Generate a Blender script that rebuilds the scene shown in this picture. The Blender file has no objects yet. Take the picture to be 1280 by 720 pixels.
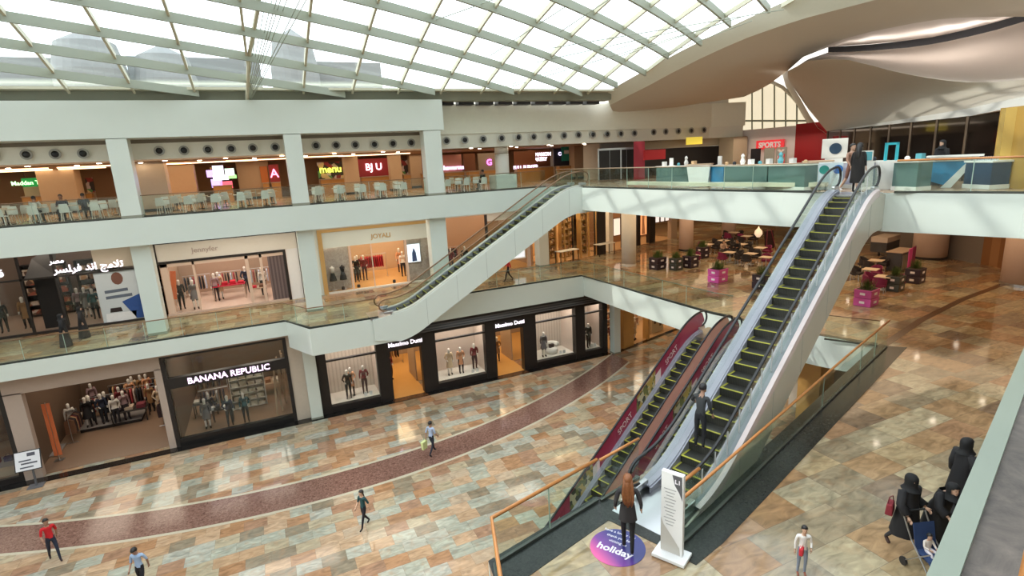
import bpy, bmesh, math, random
from mathutils import Vector, Matrix
random.seed(7)
PI = math.pi
SC = bpy.context.scene
COL = SC.collection

# ------------------------------------------------------------------ camera
FPX = 682.0
def _camray(x, y): return Vector(((x - 640) / FPX, (360 - y) / FPX, -1.0))
_dn = _camray(795, 3300).normalized()
_up = -_dn
_wx = _camray(2200, 120)
_wx = (_wx - _up * _wx.dot(_up)).normalized()
_wy = _up.cross(_wx)
ROT = Matrix((_wx, _wy, _up))
CAMZ = 14.0
L0, L1, L2 = 0.0, 6.2, 12.25
def ray(x, y): return ROT @ _camray(x, y)
def onz(x, y, z):
    """place on a level of the building seen at that spot of the photograph"""
    d = ray(x, y); t = (z - CAMZ) / d.z
    return Vector((d.x * t, d.y * t, z))
def ony(x, y, Y):
    d = ray(x, y); t = Y / d.y
    return Vector((d.x * t, Y, CAMZ + d.z * t))
def at(x, y, dist):
    d = ray(x, y); k = dist / math.hypot(d.x, d.y)
    return Vector((d.x * k, d.y * k, CAMZ + d.z * k))
cd = bpy.data.cameras.new('camera'); cam = bpy.data.objects.new('camera', cd); COL.objects.link(cam)
cam.matrix_world = Matrix.Translation((0, 0, CAMZ)) @ ROT.to_4x4()
cd.sensor_width = 36; cd.lens = 36 * FPX / 1280; cd.clip_start = 0.05; cd.clip_end = 500
SC.camera = cam

# ------------------------------------------------------------------ materials
MATS = {}
def mat(name, col, rough=.6, metal=0, emit=None, es=1.0, noise=0, nscale=6, spec=None, trans=0):
    if name in MATS: return MATS[name]
    m = bpy.data.materials.new(name); m.use_nodes = True
    nt = m.node_tree; b = nt.nodes['Principled BSDF']
    b.inputs['Base Color'].default_value = (*col, 1)
    b.inputs['Roughness'].default_value = rough
    b.inputs['Metallic'].default_value = metal
    if spec is not None: b.inputs['Specular IOR Level'].default_value = spec
    if emit:
        b.inputs['Emission Color'].default_value = (*emit, 1); b.inputs['Emission Strength'].default_value = es
    n = nt.nodes.new('ShaderNodeTexNoise'); n.inputs['Scale'].default_value = nscale; n.inputs['Detail'].default_value = 3
    tc = nt.nodes.new('ShaderNodeTexCoord'); nt.links.new(tc.outputs['Object'], n.inputs['Vector'])
    a = noise or .04
    mx = nt.nodes.new('ShaderNodeMix'); mx.data_type = 'RGBA'; mx.blend_type = 'MULTIPLY'; mx.inputs[0].default_value = 1
    mr = nt.nodes.new('ShaderNodeMapRange'); mr.inputs[3].default_value = 1 - a; mr.inputs[4].default_value = 1 + a * .5
    nt.links.new(n.outputs['Fac'], mr.inputs[0])
    mx.inputs[6].default_value = (*col, 1); nt.links.new(mr.outputs[0], mx.inputs[7]); nt.links.new(mx.outputs[2], b.inputs['Base Color'])
    MATS[name] = m
    return m
def S(r, g, b):      # sRGB 0-255 -> linear
    f = lambda c: (c / 255 / 12.92) if c / 255 <= .04045 else ((c / 255 + .055) / 1.055) ** 2.4
    return (f(r), f(g), f(b))
def glassmat(name, tint, refl=.12, clear=.92):
    m = bpy.data.materials.new(name); m.use_nodes = True; nt = m.node_tree; nt.nodes.clear()
    o = nt.nodes.new('ShaderNodeOutputMaterial'); t = nt.nodes.new('ShaderNodeBsdfTransparent'); g = nt.nodes.new('ShaderNodeBsdfGlossy')
    t.inputs[0].default_value = (*tint, 1); g.inputs['Roughness'].default_value = .03; g.inputs[0].default_value = (.95, 1, .97, 1)
    lw = nt.nodes.new('ShaderNodeLayerWeight'); lw.inputs[0].default_value = .5
    pw = nt.nodes.new('ShaderNodeMath'); pw.operation = 'POWER'; pw.inputs[1].default_value = 4.0; nt.links.new(lw.outputs['Facing'], pw.inputs[0])
    ml = nt.nodes.new('ShaderNodeMath'); ml.operation = 'MULTIPLY_ADD'; ml.inputs[1].default_value = .6; ml.inputs[2].default_value = refl * .45; nt.links.new(pw.outputs[0], ml.inputs[0])
    cl = nt.nodes.new('ShaderNodeClamp'); nt.links.new(ml.outputs[0], cl.inputs[0])
    x = nt.nodes.new('ShaderNodeMixShader'); nt.links.new(cl.outputs[0], x.inputs[0]); nt.links.new(t.outputs[0], x.inputs[1]); nt.links.new(g.outputs[0], x.inputs[2])
    nt.links.new(x.outputs[0], o.inputs[0]); MATS[name] = m; return m
GLASS = glassmat('balustrade_glass', (.91, .965, .93), .08)
SHOPGLASS = glassmat('shop_glass', (.95, .96, .95), .07)
ROOFGLASS = glassmat('roof_glass', (.93, .96, .97), .04)
EDGEGLASS = mat('glass_edge', (.34, .46, .38), .3)

def tilemat(name, cols, sx, sy, rough=.16, dark=1.0, seed=0.0, blotch=.35, vein=6.0):
    m = bpy.data.materials.new(name); m.use_nodes = True; nt = m.node_tree; b = nt.nodes['Principled BSDF']; L = nt.links
    N = lambda t: nt.nodes.new(t)
    tc = N('ShaderNodeTexCoord'); sp = N('ShaderNodeSeparateXYZ'); L.new(tc.outputs['Object'], sp.inputs[0])
    def M(op, a, b_=None):
        n = N('ShaderNodeMath'); n.operation = op
        for i, v in enumerate((a, b_)):
            if v is None: continue
            if isinstance(v, (int, float)): n.inputs[i].default_value = v
            else: L.new(v, n.inputs[i])
        return n.outputs[0]
    v = M('DIVIDE', sp.outputs[1], sy); row = M('FLOOR', v)
    wn0 = N('ShaderNodeTexWhiteNoise'); wn0.noise_dimensions = '1D'; L.new(row, wn0.inputs['W'])
    u = M('ADD', M('DIVIDE', sp.outputs[0], sx), M('MULTIPLY', wn0.outputs['Value'], 7.3)); colr = M('FLOOR', u)
    cb = N('ShaderNodeCombineXYZ'); L.new(colr, cb.inputs[0]); L.new(row, cb.inputs[1]); cb.inputs[2].default_value = seed
    wn = N('ShaderNodeTexWhiteNoise'); wn.noise_dimensions = '3D'; L.new(cb.outputs[0], wn.inputs['Vector'])
    rp = N('ShaderNodeValToRGB'); rp.color_ramp.interpolation = 'CONSTANT'
    e = rp.color_ramp.elements
    while len(e) < len(cols): e.new(.5)
    for i, c in enumerate(cols): e[i].position = i / len(cols); e[i].color = (*c, 1)
    L.new(wn.outputs['Value'], rp.inputs[0])
    nz = N('ShaderNodeTexNoise'); nz.inputs['Scale'].default_value = vein; nz.inputs['Detail'].default_value = 6; nz.inputs['Distortion'].default_value = 1.2
    ofs = N('ShaderNodeVectorMath'); ofs.operation = 'MULTIPLY_ADD'; L.new(wn.outputs['Color'], ofs.inputs[0]); ofs.inputs[1].default_value = (9, 9, 9); L.new(tc.outputs['Object'], ofs.inputs[2])
    sc_ = N('ShaderNodeVectorMath'); sc_.operation = 'MULTIPLY'; L.new(ofs.outputs[0], sc_.inputs[0]); sc_.inputs[1].default_value = (.22, .55, 1); L.new(sc_.outputs[0], nz.inputs['Vector'])
    mr = N('ShaderNodeMapRange'); mr.inputs[1].default_value = .3; mr.inputs[2].default_value = .7; mr.inputs[3].default_value = 1 - blotch; mr.inputs[4].default_value = 1 + blotch * .4; L.new(nz.outputs['Fac'], mr.inputs[0])
    mx = N('ShaderNodeMix'); mx.data_type = 'RGBA'; mx.blend_type = 'MULTIPLY'; mx.inputs[0].default_value = 1; L.new(rp.outputs[0], mx.inputs[6]); L.new(mr.outputs[0], mx.inputs[7])
    # second tint: rust / olive clouding inside slabs
    nz2 = N('ShaderNodeTexNoise'); nz2.inputs['Scale'].default_value = vein * .5; nz2.inputs['Detail'].default_value = 2; L.new(ofs.outputs[0], nz2.inputs['Vector'])
    mr2 = N('ShaderNodeMapRange'); mr2.inputs[1].default_value = .5; mr2.inputs[2].default_value = .75; mr2.inputs[4].default_value = .35; L.new(nz2.outputs['Fac'], mr2.inputs[0])
    mx2 = N('ShaderNodeMix'); mx2.data_type = 'RGBA'; L.new(mr2.outputs[0], mx2.inputs[0]); L.new(mx.outputs[2], mx2.inputs[6]); mx2.inputs[7].default_value = (*cols[2], 1)
    # thin joints
    fu = M('FRACT', u); fv = M('FRACT', v)
    g = M('MAXIMUM', M('LESS_THAN', fu, .012), M('LESS_THAN', fv, .018))
    mx3 = N('ShaderNodeMix'); mx3.data_type = 'RGBA'; L.new(M('MULTIPLY', g, .45), mx3.inputs[0]); L.new(mx2.outputs[2], mx3.inputs[6]); mx3.inputs[7].default_value = (.12, .09, .07, 1)
    L.new(mx3.outputs[2], b.inputs['Base Color']); b.inputs['Roughness'].default_value = rough
    MATS[name] = m; return m
def stonemat(name, c1, c2, scale=3, rough=.2, dist=2.0):
    m = bpy.data.materials.new(name); m.use_nodes = True; nt = m.node_tree; b = nt.nodes['Principled BSDF']; L = nt.links
    tc = nt.nodes.new('ShaderNodeTexCoord'); nz = nt.nodes.new('ShaderNodeTexNoise'); nz.inputs['Scale'].default_value = scale; nz.inputs['Detail'].default_value = 9; nz.inputs['Roughness'].default_value = .7; nz.inputs['Distortion'].default_value = dist
    L.new(tc.outputs['Object'], nz.inputs['Vector']); rp = nt.nodes.new('ShaderNodeValToRGB'); rp.color_ramp.elements[0].position = .35; rp.color_ramp.elements[1].position = .72
    rp.color_ramp.elements[0].color = (*c1, 1); rp.color_ramp.elements[1].color = (*c2, 1); L.new(nz.outputs['Fac'], rp.inputs[0]); L.new(rp.outputs[0], b.inputs['Base Color'])
    b.inputs['Roughness'].default_value = rough; MATS[name] = m; return m
def stripemat(name, c1, c2, scale, axis='z', rough=.5, width=.5):
    m = bpy.data.materials.new(name); m.use_nodes = True; nt = m.node_tree; b = nt.nodes['Principled BSDF']; L = nt.links
    tc = nt.nodes.new('ShaderNodeTexCoord'); sp = nt.nodes.new('ShaderNodeSeparateXYZ'); L.new(tc.outputs['Object'], sp.inputs[0])
    a = nt.nodes.new('ShaderNodeMath'); a.operation = 'MULTIPLY'; a.inputs[1].default_value = scale; L.new(sp.outputs['xyz'.index(axis)], a.inputs[0])
    f = nt.nodes.new('ShaderNodeMath'); f.operation = 'FRACT'; L.new(a.outputs[0], f.inputs[0])
    g = nt.nodes.new('ShaderNodeMath'); g.operation = 'GREATER_THAN'; g.inputs[1].default_value = width; L.new(f.outputs[0], g.inputs[0])
    mx = nt.nodes.new('ShaderNodeMix'); mx.data_type = 'RGBA'; L.new(g.outputs[0], mx.inputs[0]); mx.inputs[6].default_value = (*c1, 1); mx.inputs[7].default_value = (*c2, 1)
    L.new(mx.outputs[2], b.inputs['Base Color']); b.inputs['Roughness'].default_value = rough; MATS[name] = m; return m
def clothmat(name, cols, scale=9, rough=.8):
    """busy stock of folded and hanging garments: patches of several dyes"""
    m = bpy.data.materials.new(name); m.use_nodes = True; nt = m.node_tree; b = nt.nodes['Principled BSDF']; L = nt.links
    tc = nt.nodes.new('ShaderNodeTexCoord'); v = nt.nodes.new('ShaderNodeTexVoronoi'); v.inputs['Scale'].default_value = scale; L.new(tc.outputs['Object'], v.inputs['Vector'])
    sp = nt.nodes.new('ShaderNodeSeparateColor'); L.new(v.outputs['Color'], sp.inputs[0]); rp = nt.nodes.new('ShaderNodeValToRGB'); rp.color_ramp.interpolation = 'CONSTANT'; e = rp.color_ramp.elements
    while len(e) < len(cols): e.new(.5)
    for i, c in enumerate(cols): e[i].position = i / len(cols); e[i].color = (*c, 1)
    L.new(sp.outputs[0], rp.inputs[0]); L.new(rp.outputs[0], b.inputs['Base Color']); b.inputs['Roughness'].default_value = rough; MATS[name] = m; return m

WHITE = mat('white_cladding', (.66, .715, .66), .35, noise=.05, nscale=.7)
WARMW = mat('warm_white_paint', (.72, .70, .64), .6)
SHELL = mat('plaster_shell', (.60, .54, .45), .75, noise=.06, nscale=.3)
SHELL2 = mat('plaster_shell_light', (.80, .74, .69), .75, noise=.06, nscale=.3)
STEELG = mat('painted_roof_steel', (.36, .40, .33), .5)
STEELY = mat('painted_rib_steel', (.62, .61, .47), .5)
GRAYBAND = mat('grey_green_band', (.27, .28, .22), .6)
DARK = mat('dark_bronze', (.016, .012, .011), .45)
BLACK = mat('black_rubber', (.012, .012, .014), .4)
BEIGE = mat('beige_stone', (.42, .33, .27), .5, noise=.06)
SAND = mat('sand_wall', (.62, .50, .38), .6)
CHROME = mat('brushed_steel', (.55, .56, .58), .28, 1.0)
LAV = mat('skirt_aluminium', (.33, .33, .385), .4, .2)
WOODRAIL = mat('varnished_wood', (.52, .21, .06), .3, noise=.2, nscale=14)
WARMWOOD = mat('orange_veneer', (.50, .26, .08), .4, noise=.15, nscale=3)
GRANITE = stonemat('dark_granite', (.012, .014, .013), (.042, .045, .040), 9, .22)
GRANITE.node_tree.nodes['Principled BSDF'].inputs['Specular IOR Level'].default_value = .22
LEDGE = stonemat('grey_marble_ledge', (.030, .022, .018), (.125, .098, .082), 2.0, .45, 2.5)
MAROONST = stonemat('maroon_marble', (.10, .042, .03), (.33, .19, .145), 9, .16, 1)
GREYSTONE = tilemat('shop_floor_tile', [(.42, .28, .18), (.45, .30, .20), (.40, .27, .18)], 1.2, 1.2, .3, blotch=.08)
FLOOR0 = tilemat('slate_patchwork', [tuple(v * .80 for v in c) for c in [S(182, 182, 164), S(200, 164, 128), S(186, 140, 102), S(192, 176, 146), S(154, 140, 118), S(202, 178, 150), S(188, 186, 170), S(178, 138, 110), S(206, 172, 138)]], .88, .62, .09, blotch=.38, vein=8)
FLOOR1 = tilemat('amber_marble', [S(158, 146, 120), S(166, 136, 102), S(152, 118, 84), S(130, 110, 90), S(172, 152, 118), S(146, 132, 108), S(162, 128, 98), S(176, 162, 132)], 1.2, .88, .08, seed=4.0, blotch=.42, vein=8)
FLOOR2 = mat('food_court_floor', (.40, .27, .17), .25, noise=.15, nscale=1)
# ------------------------------------------------------------------ builder
RM = {}
class MB:
    def __init__(s, M=None): s.v = []; s.f = []; s.m = []; s.M = M
    def add(s, vs, fs, mi=0):
        b = len(s.v); s.v += [(s.M @ Vector(p)) if s.M else Vector(p) for p in vs]
        for f in fs: s.f.append([b + i for i in f]); s.m.append(mi)
    def box(s, x0, y0, z0, x1, y1, z1, mi=0):
        s.add([(x0, y0, z0), (x1, y0, z0), (x1, y1, z0), (x0, y1, z0), (x0, y0, z1), (x1, y0, z1), (x1, y1, z1), (x0, y1, z1)],
              [(0, 3, 2, 1), (4, 5, 6, 7), (0, 1, 5, 4), (1, 2, 6, 5), (2, 3, 7, 6), (3, 0, 4, 7)], mi); return s
    def cbox(s, c, d, rz=0, mi=0, rx=0, ry=0):
        R = Matrix.Translation(c) @ Matrix.Rotation(rz, 4, 'Z') @ Matrix.Rotation(ry, 4, 'Y') @ Matrix.Rotation(rx, 4, 'X')
        h = [k / 2 for k in d]
        vs = [R @ Vector((a * h[0], b * h[1], c_ * h[2])) for c_ in (-1, 1) for a, b in ((-1, -1), (1, -1), (1, 1), (-1, 1))]
        s.add(vs, [(0, 3, 2, 1), (4, 5, 6, 7), (0, 1, 5, 4), (1, 2, 6, 5), (2, 3, 7, 6), (3, 0, 4, 7)], mi); return s
    def taper(s, c, d0, d1, h, rz=0, mi=0):
        R = Matrix.Translation(c) @ Matrix.Rotation(rz, 4, 'Z')
        vs = [R @ Vector((a * d[0] / 2, b * d[1] / 2, z)) for z, d in ((0, d0), (h, d1)) for a, b in ((-1, -1), (1, -1), (1, 1), (-1, 1))]
        s.add(vs, [(0, 3, 2, 1), (4, 5, 6, 7), (0, 1, 5, 4), (1, 2, 6, 5), (2, 3, 7, 6), (3, 0, 4, 7)], mi); return s
    def prism(s, poly, z0, z1, mi=0, ms=None):
        n = len(poly); a = sum(poly[i][0] * poly[(i + 1) % n][1] - poly[(i + 1) % n][0] * poly[i][1] for i in range(n))
        if a < 0: poly = poly[::-1]
        vs = [(p[0], p[1], z0) for p in poly] + [(p[0], p[1], z1) for p in poly]
        s.add(vs, [list(range(n))[::-1], list(range(n, 2 * n))], mi)
        b = len(s.v) - 2 * n
        for i in range(n):
            j = (i + 1) % n; s.f.append([b + i, b + j, b + n + j, b + n + i]); s.m.append(mi if ms is None else ms)
        return s
    def xprof(s, prof, y0, y1, mi=0):
        """profile in x-z extruded along y"""
        n = len(prof)
        s.add([(p[0], y0, p[1]) for p in prof] + [(p[0], y1, p[1]) for p in prof], [list(range(n)), list(range(n, 2 * n))[::-1]] + [[(i + 1) % n, i, n + i, n + (i + 1) % n] for i in range(n)], mi); return s
    def tube(s, pts, r, n=8, mi=0, caps=True):
        pts = [Vector(p) for p in pts]; rs = r if isinstance(r, (list, tuple)) else [r] * len(pts)
        vs = []; prev = None
        for i, p in enumerate(pts):
            d = (pts[min(i + 1, len(pts) - 1)] - pts[max(i - 1, 0)])
            if d.length < 1e-9: d = Vector((0, 0, 1))
            d.normalize()
            if prev is None:
                u = d.orthogonal().normalized()
            else:
                u = (prev - d * prev.dot(d))
                u = u.normalized() if u.length > 1e-6 else d.orthogonal().normalized()
            prev = u; w = d.cross(u)
            for k in range(n):
                a = 2 * PI * k / n; vs.append(p + (u * math.cos(a) + w * math.sin(a)) * rs[i])
        fs = []
        for i in range(len(pts) - 1):
            for k in range(n): fs.append((i * n + k, i * n + (k + 1) % n, (i + 1) * n + (k + 1) % n, (i + 1) * n + k))
        if caps: fs += [tuple(range(n))[::-1], tuple(range((len(pts) - 1) * n, len(pts) * n))]
        s.add(vs, fs, mi); return s
    def lathe(s, prof, c=(0, 0, 0), n=16, mi=0, sx=1, sy=1):
        vs = [(c[0] + r * sx * math.cos(2 * PI * k / n), c[1] + r * sy * math.sin(2 * PI * k / n), c[2] + z) for r, z in prof for k in range(n)]
        fs = [(i * n + k, i * n + (k + 1) % n, (i + 1) * n + (k + 1) % n, (i + 1) * n + k) for i in range(len(prof) - 1) for k in range(n)]
        fs += [tuple(range(n))[::-1], tuple(range((len(prof) - 1) * n, len(prof) * n))]
        s.add(vs, fs, mi); return s
    def rows(s, rows, mi=0, closed=False, thick=None):
        """a sheet through rows of points; thick offsets a second skin"""
        m = len(rows[0]); vs = [Vector(p) for r in rows for p in r]; fs = []
        for i in range(len(rows) - 1):
            for k in range(m if closed else m - 1):
                fs.append((i * m + k, i * m + (k + 1) % m, (i + 1) * m + (k + 1) % m, (i + 1) * m + k))
        s.add(vs, fs, mi)
        if thick:
            s.add([v + Vector(thick) for v in vs], [f[::-1] for f in fs], mi)
            n0 = len(s.v) - 2 * len(vs); N = len(vs)
            edge = list(range(m)) + [i * m + m - 1 for i in range(1, len(rows))] + [(len(rows) - 1) * m + k for k in range(m - 2, -1, -1)] + [i * m for i in range(len(rows) - 2, 0, -1)]
            for a, b in zip(edge, edge[1:] + edge[:1]):
                s.f.append([n0 + a, n0 + b, n0 + N + b, n0 + N + a]); s.m.append(mi)
        return s
    def ball(s, c, r, n=10, mi=0, sz=1.0):
        pr = [(max(r * math.sin(PI * i / (n // 2 + 2)), .0005), -r * sz * math.cos(PI * i / (n // 2 + 2))) for i in range(n // 2 + 3)]
        return s.lathe(pr, c, n, mi)
    def build(s, name, mats, parent=None, smooth=False, bevel=0, auto=None):
        if not isinstance(mats, (list, tuple)): mats = [mats]
        me = bpy.data.meshes.new(name)
        inv = RM[parent.name].inverted() if parent is not None and parent.name in RM else None
        vs = [inv @ v for v in s.v] if inv else s.v
        me.from_pydata([tuple(v) for v in vs], [], s.f)
        for m in mats: me.materials.append(m)
        for p, k in zip(me.polygons, s.m): p.material_index = k; p.use_smooth = smooth
        me.update()
        o = bpy.data.objects.new(name, me); COL.objects.link(o)
        if parent is not None:
            o.parent = parent
        if bevel:
            b = o.modifiers.new('b', 'BEVEL'); b.width = bevel; b.segments = 2; b.limit_method = 'ANGLE'
        return o
def thing(name, label, cat, loc=(0, 0, 0), rz=0, group=None):
    o = bpy.data.objects.new(name, None); COL.objects.link(o); o.empty_display_size = .2
    o.location = loc; o.rotation_euler = (0, 0, rz); o['label'] = label; o['category'] = cat
    if group: o['group'] = group
    RM[o.name] = Matrix.Translation(loc) @ Matrix.Rotation(rz, 4, 'Z')
    return o
def part_parent(o, parent_root):      # lets a part serve as parent of sub-parts built in the same frame
    RM[o.name] = RM[parent_root.name]; return o
def tag(o, label, cat, group=None):
    o['label'] = label; o['category'] = cat
    if group: o['group'] = group
    return o
def struct(o): o['kind'] = 'structure'; return o
def dup(root, loc, rz, label, group=None):
    r = root.copy(); COL.objects.link(r); r.location = loc; r.rotation_euler = (0, 0, rz); r['label'] = label
    if group: r['group'] = group
    for ch in list(root.children):
        c = ch.copy(); COL.objects.link(c); c.parent = r
        for g in list(ch.children):
            d = g.copy(); COL.objects.link(d); d.parent = c
    return r
def text_mb(body, size, M, depth=.01, align='CENTER', font=None, bold=0, spacing=1.0):
    cu = bpy.data.curves.new('t', 'FONT'); cu.body = body; cu.size = size; cu.extrude = depth; cu.align_x = align; cu.offset = bold; cu.resolution_u = 3; cu.space_character = spacing
    o = bpy.data.objects.new('t', cu); COL.objects.link(o)
    dg = bpy.context.evaluated_depsgraph_get(); me = bpy.data.meshes.new_from_object(o.evaluated_get(dg))
    mb = MB(M); mb.add([tuple(v.co) for v in me.vertices], [tuple(p.vertices) for p in me.polygons])
    bpy.data.objects.remove(o); bpy.data.curves.remove(cu); bpy.data.meshes.remove(me)
    return mb
def wallM(x, y, z, rz=0):   # text plane standing upright facing -Y (rz turns it)
    return Matrix.Translation((x, y, z)) @ Matrix.Rotation(rz, 4, 'Z') @ Matrix.Rotation(PI / 2, 4, 'X')
def area(name, loc, sx, sy, power, col=(1, .86, .68), rot=(0, 0, 0)):
    l = bpy.data.lights.new(name, 'AREA'); l.shape = 'RECTANGLE'; l.size = sx; l.size_y = sy; l.energy = power; l.color = col
    o = bpy.data.objects.new(name, l); COL.objects.link(o); o.location = loc; o.rotation_euler = rot; return o
# ------------------------------------------------------------------ frame of the right-hand void and its escalators
HD = math.radians(18.0)
E1 = Vector((math.cos(HD), math.sin(HD), 0)); E2 = Vector((-math.sin(HD), math.cos(HD), 0)); OO = Vector((6.5, 7.5, 0))
def st(s, t, z=0): p = OO + E1 * s + E2 * t; return Vector((p.x, p.y, z))

# L0 floor
m = MB(); m.prism([(-30, -12), (60, -12), (60, 60), (-30, 60)], -.3, 0); struct(m.build('floor', FLOOR0))
# curved maroon band set in the floor
def arc(o): return [(x, 24.0 + o + (x - 1.5) ** 2 * .0158) for x in [-30 + i * .75 for i in range(72)] if 24.0 + o + (x - 1.5) ** 2 * .0158 < 31.2 or x < 0]
a, b = arc(-.95), arc(.95)
m = MB(); n = min(len(a), len(b)); xs = [-24 + i * .75 for i in range(62)]
f = lambda x, o: 24.0 + o + (x - 1.5) ** 2 * .0158
m.rows([[(x, f(x, -.95), .004) for x in xs], [(x, f(x, .95), .004) for x in xs]]); struct(m.build('floor_band', MAROONST))
m = MB(); m.rows([[(x, f(x, .95), .004) for x in xs], [(x, f(x, 1.12), .004) for x in xs]]); m.rows([[(x, f(x, -1.12), .004) for x in xs], [(x, f(x, -.95), .004) for x in xs]])
struct(m.build('floor_border', mat('pale_border_stone', (.52, .46, .34), .2, noise=.2)))

# L1 slab: gallery + bump-out + restaurant floor + foreground deck
edge_main = [(19.15, 31.0), (19.15, 25.0), (19.35, 19.5), (19.9, 16.9), (20.6, 14.6), (21.25, 12.75)]
void_r = [(16.5, 11.15), (12.4, 9.75), (8.9, 8.62)]
deck = [st(2.6, .12), st(2.6, 1.95), st(-.12, 1.95), (6.2, 9.72), (3.15, 8.95), (2.6, 7.0), (1.2, 3.0)]
L1poly = [(-30, 31), (.35, 31), (1.37, 28.7), (5.75, 28.7), (5.75, 30.2), (7.6, 31)] + edge_main + void_r + [(p[0], p[1]) for p in deck] + [(-1, -4), (60, -12), (60, 62), (21, 62), (21, 45), (-30, 45)]
def slab(name, poly, z0, z1, top, side, bot):
    m = MB(); m.prism(poly, z0, z1, 0, 1)
    # bottom face gets its own material
    o = m.build(name, [top, side, bot]); o.data.polygons[0].material_index = 2; return struct(o)
slab('floor_upper', L1poly, 5.42, L1, FLOOR1, WHITE, WARMW)
# deeper fascia skirts under the bump-out, the far edge and the right-hand edges
m = MB(); m.prism([(.35, 31), (1.37, 28.7), (5.75, 28.7), (5.75, 30.2), (7.6, 31)], 4.75, 5.42); struct(m.build('trim_10', WHITE))
def skirt_run(name, pts, z0, z1, th=.25):
    P = [Vector((p[0], p[1])) for p in pts]
    for i in range(len(P) - 1):
        d = (P[i + 1] - P[i]).normalized(); n = Vector((-d.y, d.x)) * th; m = MB(); m.prism([tuple(P[i]), tuple(P[i + 1]), tuple(P[i + 1] + n), tuple(P[i] + n)], z0, z1); struct(m.build(name, WHITE))
skirt_run('trim_11', [(7.6, 31), (19.15, 31.0)], 4.78, 5.42); skirt_run('trim_12', [(19.15, 31.0), (19.15, 25.0), (19.35, 19.5), (19.9, 16.9), (20.6, 14.6), (21.25, 12.75)], 4.85, 5.42)
skirt_run('trim_13', [(21.25, 12.75), (16.5, 11.15), (12.4, 9.75), (8.9, 8.62)], 4.85, 5.42)
L2poly = [(-30, 32), (17.4, 32), (17.9, 26.2), (18.2, 19.5), (18.9, 15.5), (19.55, 13.4), (20.2, 11.5), (21, 8.7), (20.4, 7.1), (-6, -1.7), (-6, -12), (60, -12), (60, 62), (-30, 62)]
slab('floor_top', L2poly, 10.9, L2, FLOOR2, WHITE, WARMW)

def strip(name, pts, w, z, mt, h=.012, side=1, zb=None):
    """flat border following an edge, w metres wide to one side"""
    P = [Vector((p[0], p[1], 0)) for p in pts]; Q = []
    for i, p in enumerate(P):
        d = (P[min(i + 1, len(P) - 1)] - P[max(i - 1, 0)]).normalized(); nrm = Vector((-d.y, d.x, 0)) * side
        Q.append(p + nrm * w)
    m = MB()
    for i in range(len(P) - 1):
        m.prism([tuple(P[i])[:2], tuple(P[i + 1])[:2], tuple(Q[i + 1])[:2], tuple(Q[i])[:2]], z - (0 if zb is None else zb), z + h)
    return m.build(name, mt)
def border(*a, **k): return struct(strip(*a, **k))
border('floor_edge', [(-30, 31), (.35, 31), (1.37, 28.7), (5.75, 28.7)], .28, L1, GRANITE)
border('floor_edge', [(7.6, 31)] + edge_main, .28, L1, GRANITE)
border('floor_edge', [(17.4, 32), (17.9, 26.2), (18.2, 19.5), (18.9, 15.5), (19.4, 13.7)], .25, L2, GRANITE)
border('floor_edge', [(-30, 32), (17.4, 32)], .25, L2, GRANITE)
# wide dark granite band of the foreground deck
inner = [(4.9, 8.55), (5.98, 8.86), (6.45, 7.62), (6.68, 6.93), (7.6, 7.15), (9.7, 7.85), (21.95, 12.0), (21.25, 12.75), (16.5, 11.15), (12.4, 9.75), (8.9, 8.62)]
m = MB()
m.prism([(3.15, 8.95), (3.0, 8.0), (4.9, 8.55), (5.98, 8.86), (6.2, 9.72)], L1, L1 + .012)
m.prism([(5.98, 8.86), (6.45, 7.62), (6.95, 7.78), (6.6, 9.3), (6.2, 9.72)], L1, L1 + .012)
m.prism([(6.45, 7.62), (6.68, 6.93), (7.6, 7.15), (9.7, 7.85), (21.95, 12.0), (21.25, 12.75), (16.5, 11.15), (12.4, 9.75), (8.9, 8.62), (7.2, 7.95)], L1, L1 + .012)
struct(m.build('floor_border', GRANITE))
border('floor_border', [(21.3, 12.4), (26, 13.6), (31, 14.5), (37.5, 15.2)], .3, L1, mat('brown_inlay', (.10, .05, .025), .2), h=.004)

# near L2 platform rim and marble ledge under the camera
d = Vector((math.cos(math.radians(18.4)), math.sin(math.radians(18.4)), 0)); nn = Vector((d.y, -d.x, 0)); p0 = Vector((-6, -1.7, 0))
m = MB(); q = [p0, p0 + d * 27.4, p0 + d * 27.4 + nn * .09, p0 + nn * .09]
m.prism([tuple(v)[:2] for v in q], L2, L2 + .1); struct(m.build('trim_1', mat('pale_green_trim', (.18, .215, .17), .3)))
m = MB(); q = [p0 + nn * .09, p0 + d * 27.4 + nn * .09, p0 + d * 27.4 + nn * 1.05, p0 + nn * 1.05]
m.prism([tuple(v)[:2] for v in q], L2, L2 + .07); struct(m.build('floor_ledge', LEDGE))

# ------------------------------------------------------------------ walls closing the hall
def wall(name, b, mt=WARMW): m = MB(); m.box(*b); return struct(m.build(name, mt))
wall('wall_back', (-30, -12.4, 0, 60, -12, 26)); wall('wall_left', (-30.4, -12.4, 0, -30, 62, 18)); wall('wall_right', (60, -12.4, 0, 60.4, 62, 26))
wall('wall_far', (-30, 62, 0, 60, 62.4, 15.2), BEIGE)
# L0 shop line solid parts
wall('wall_shops_ground', (-30, 41.2, 0, 21.6, 41.5, 5.42), SAND)
wall('wall_shops_first', (-30, 44.6, 6.2, 21, 45, 10.9), SAND)
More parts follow.
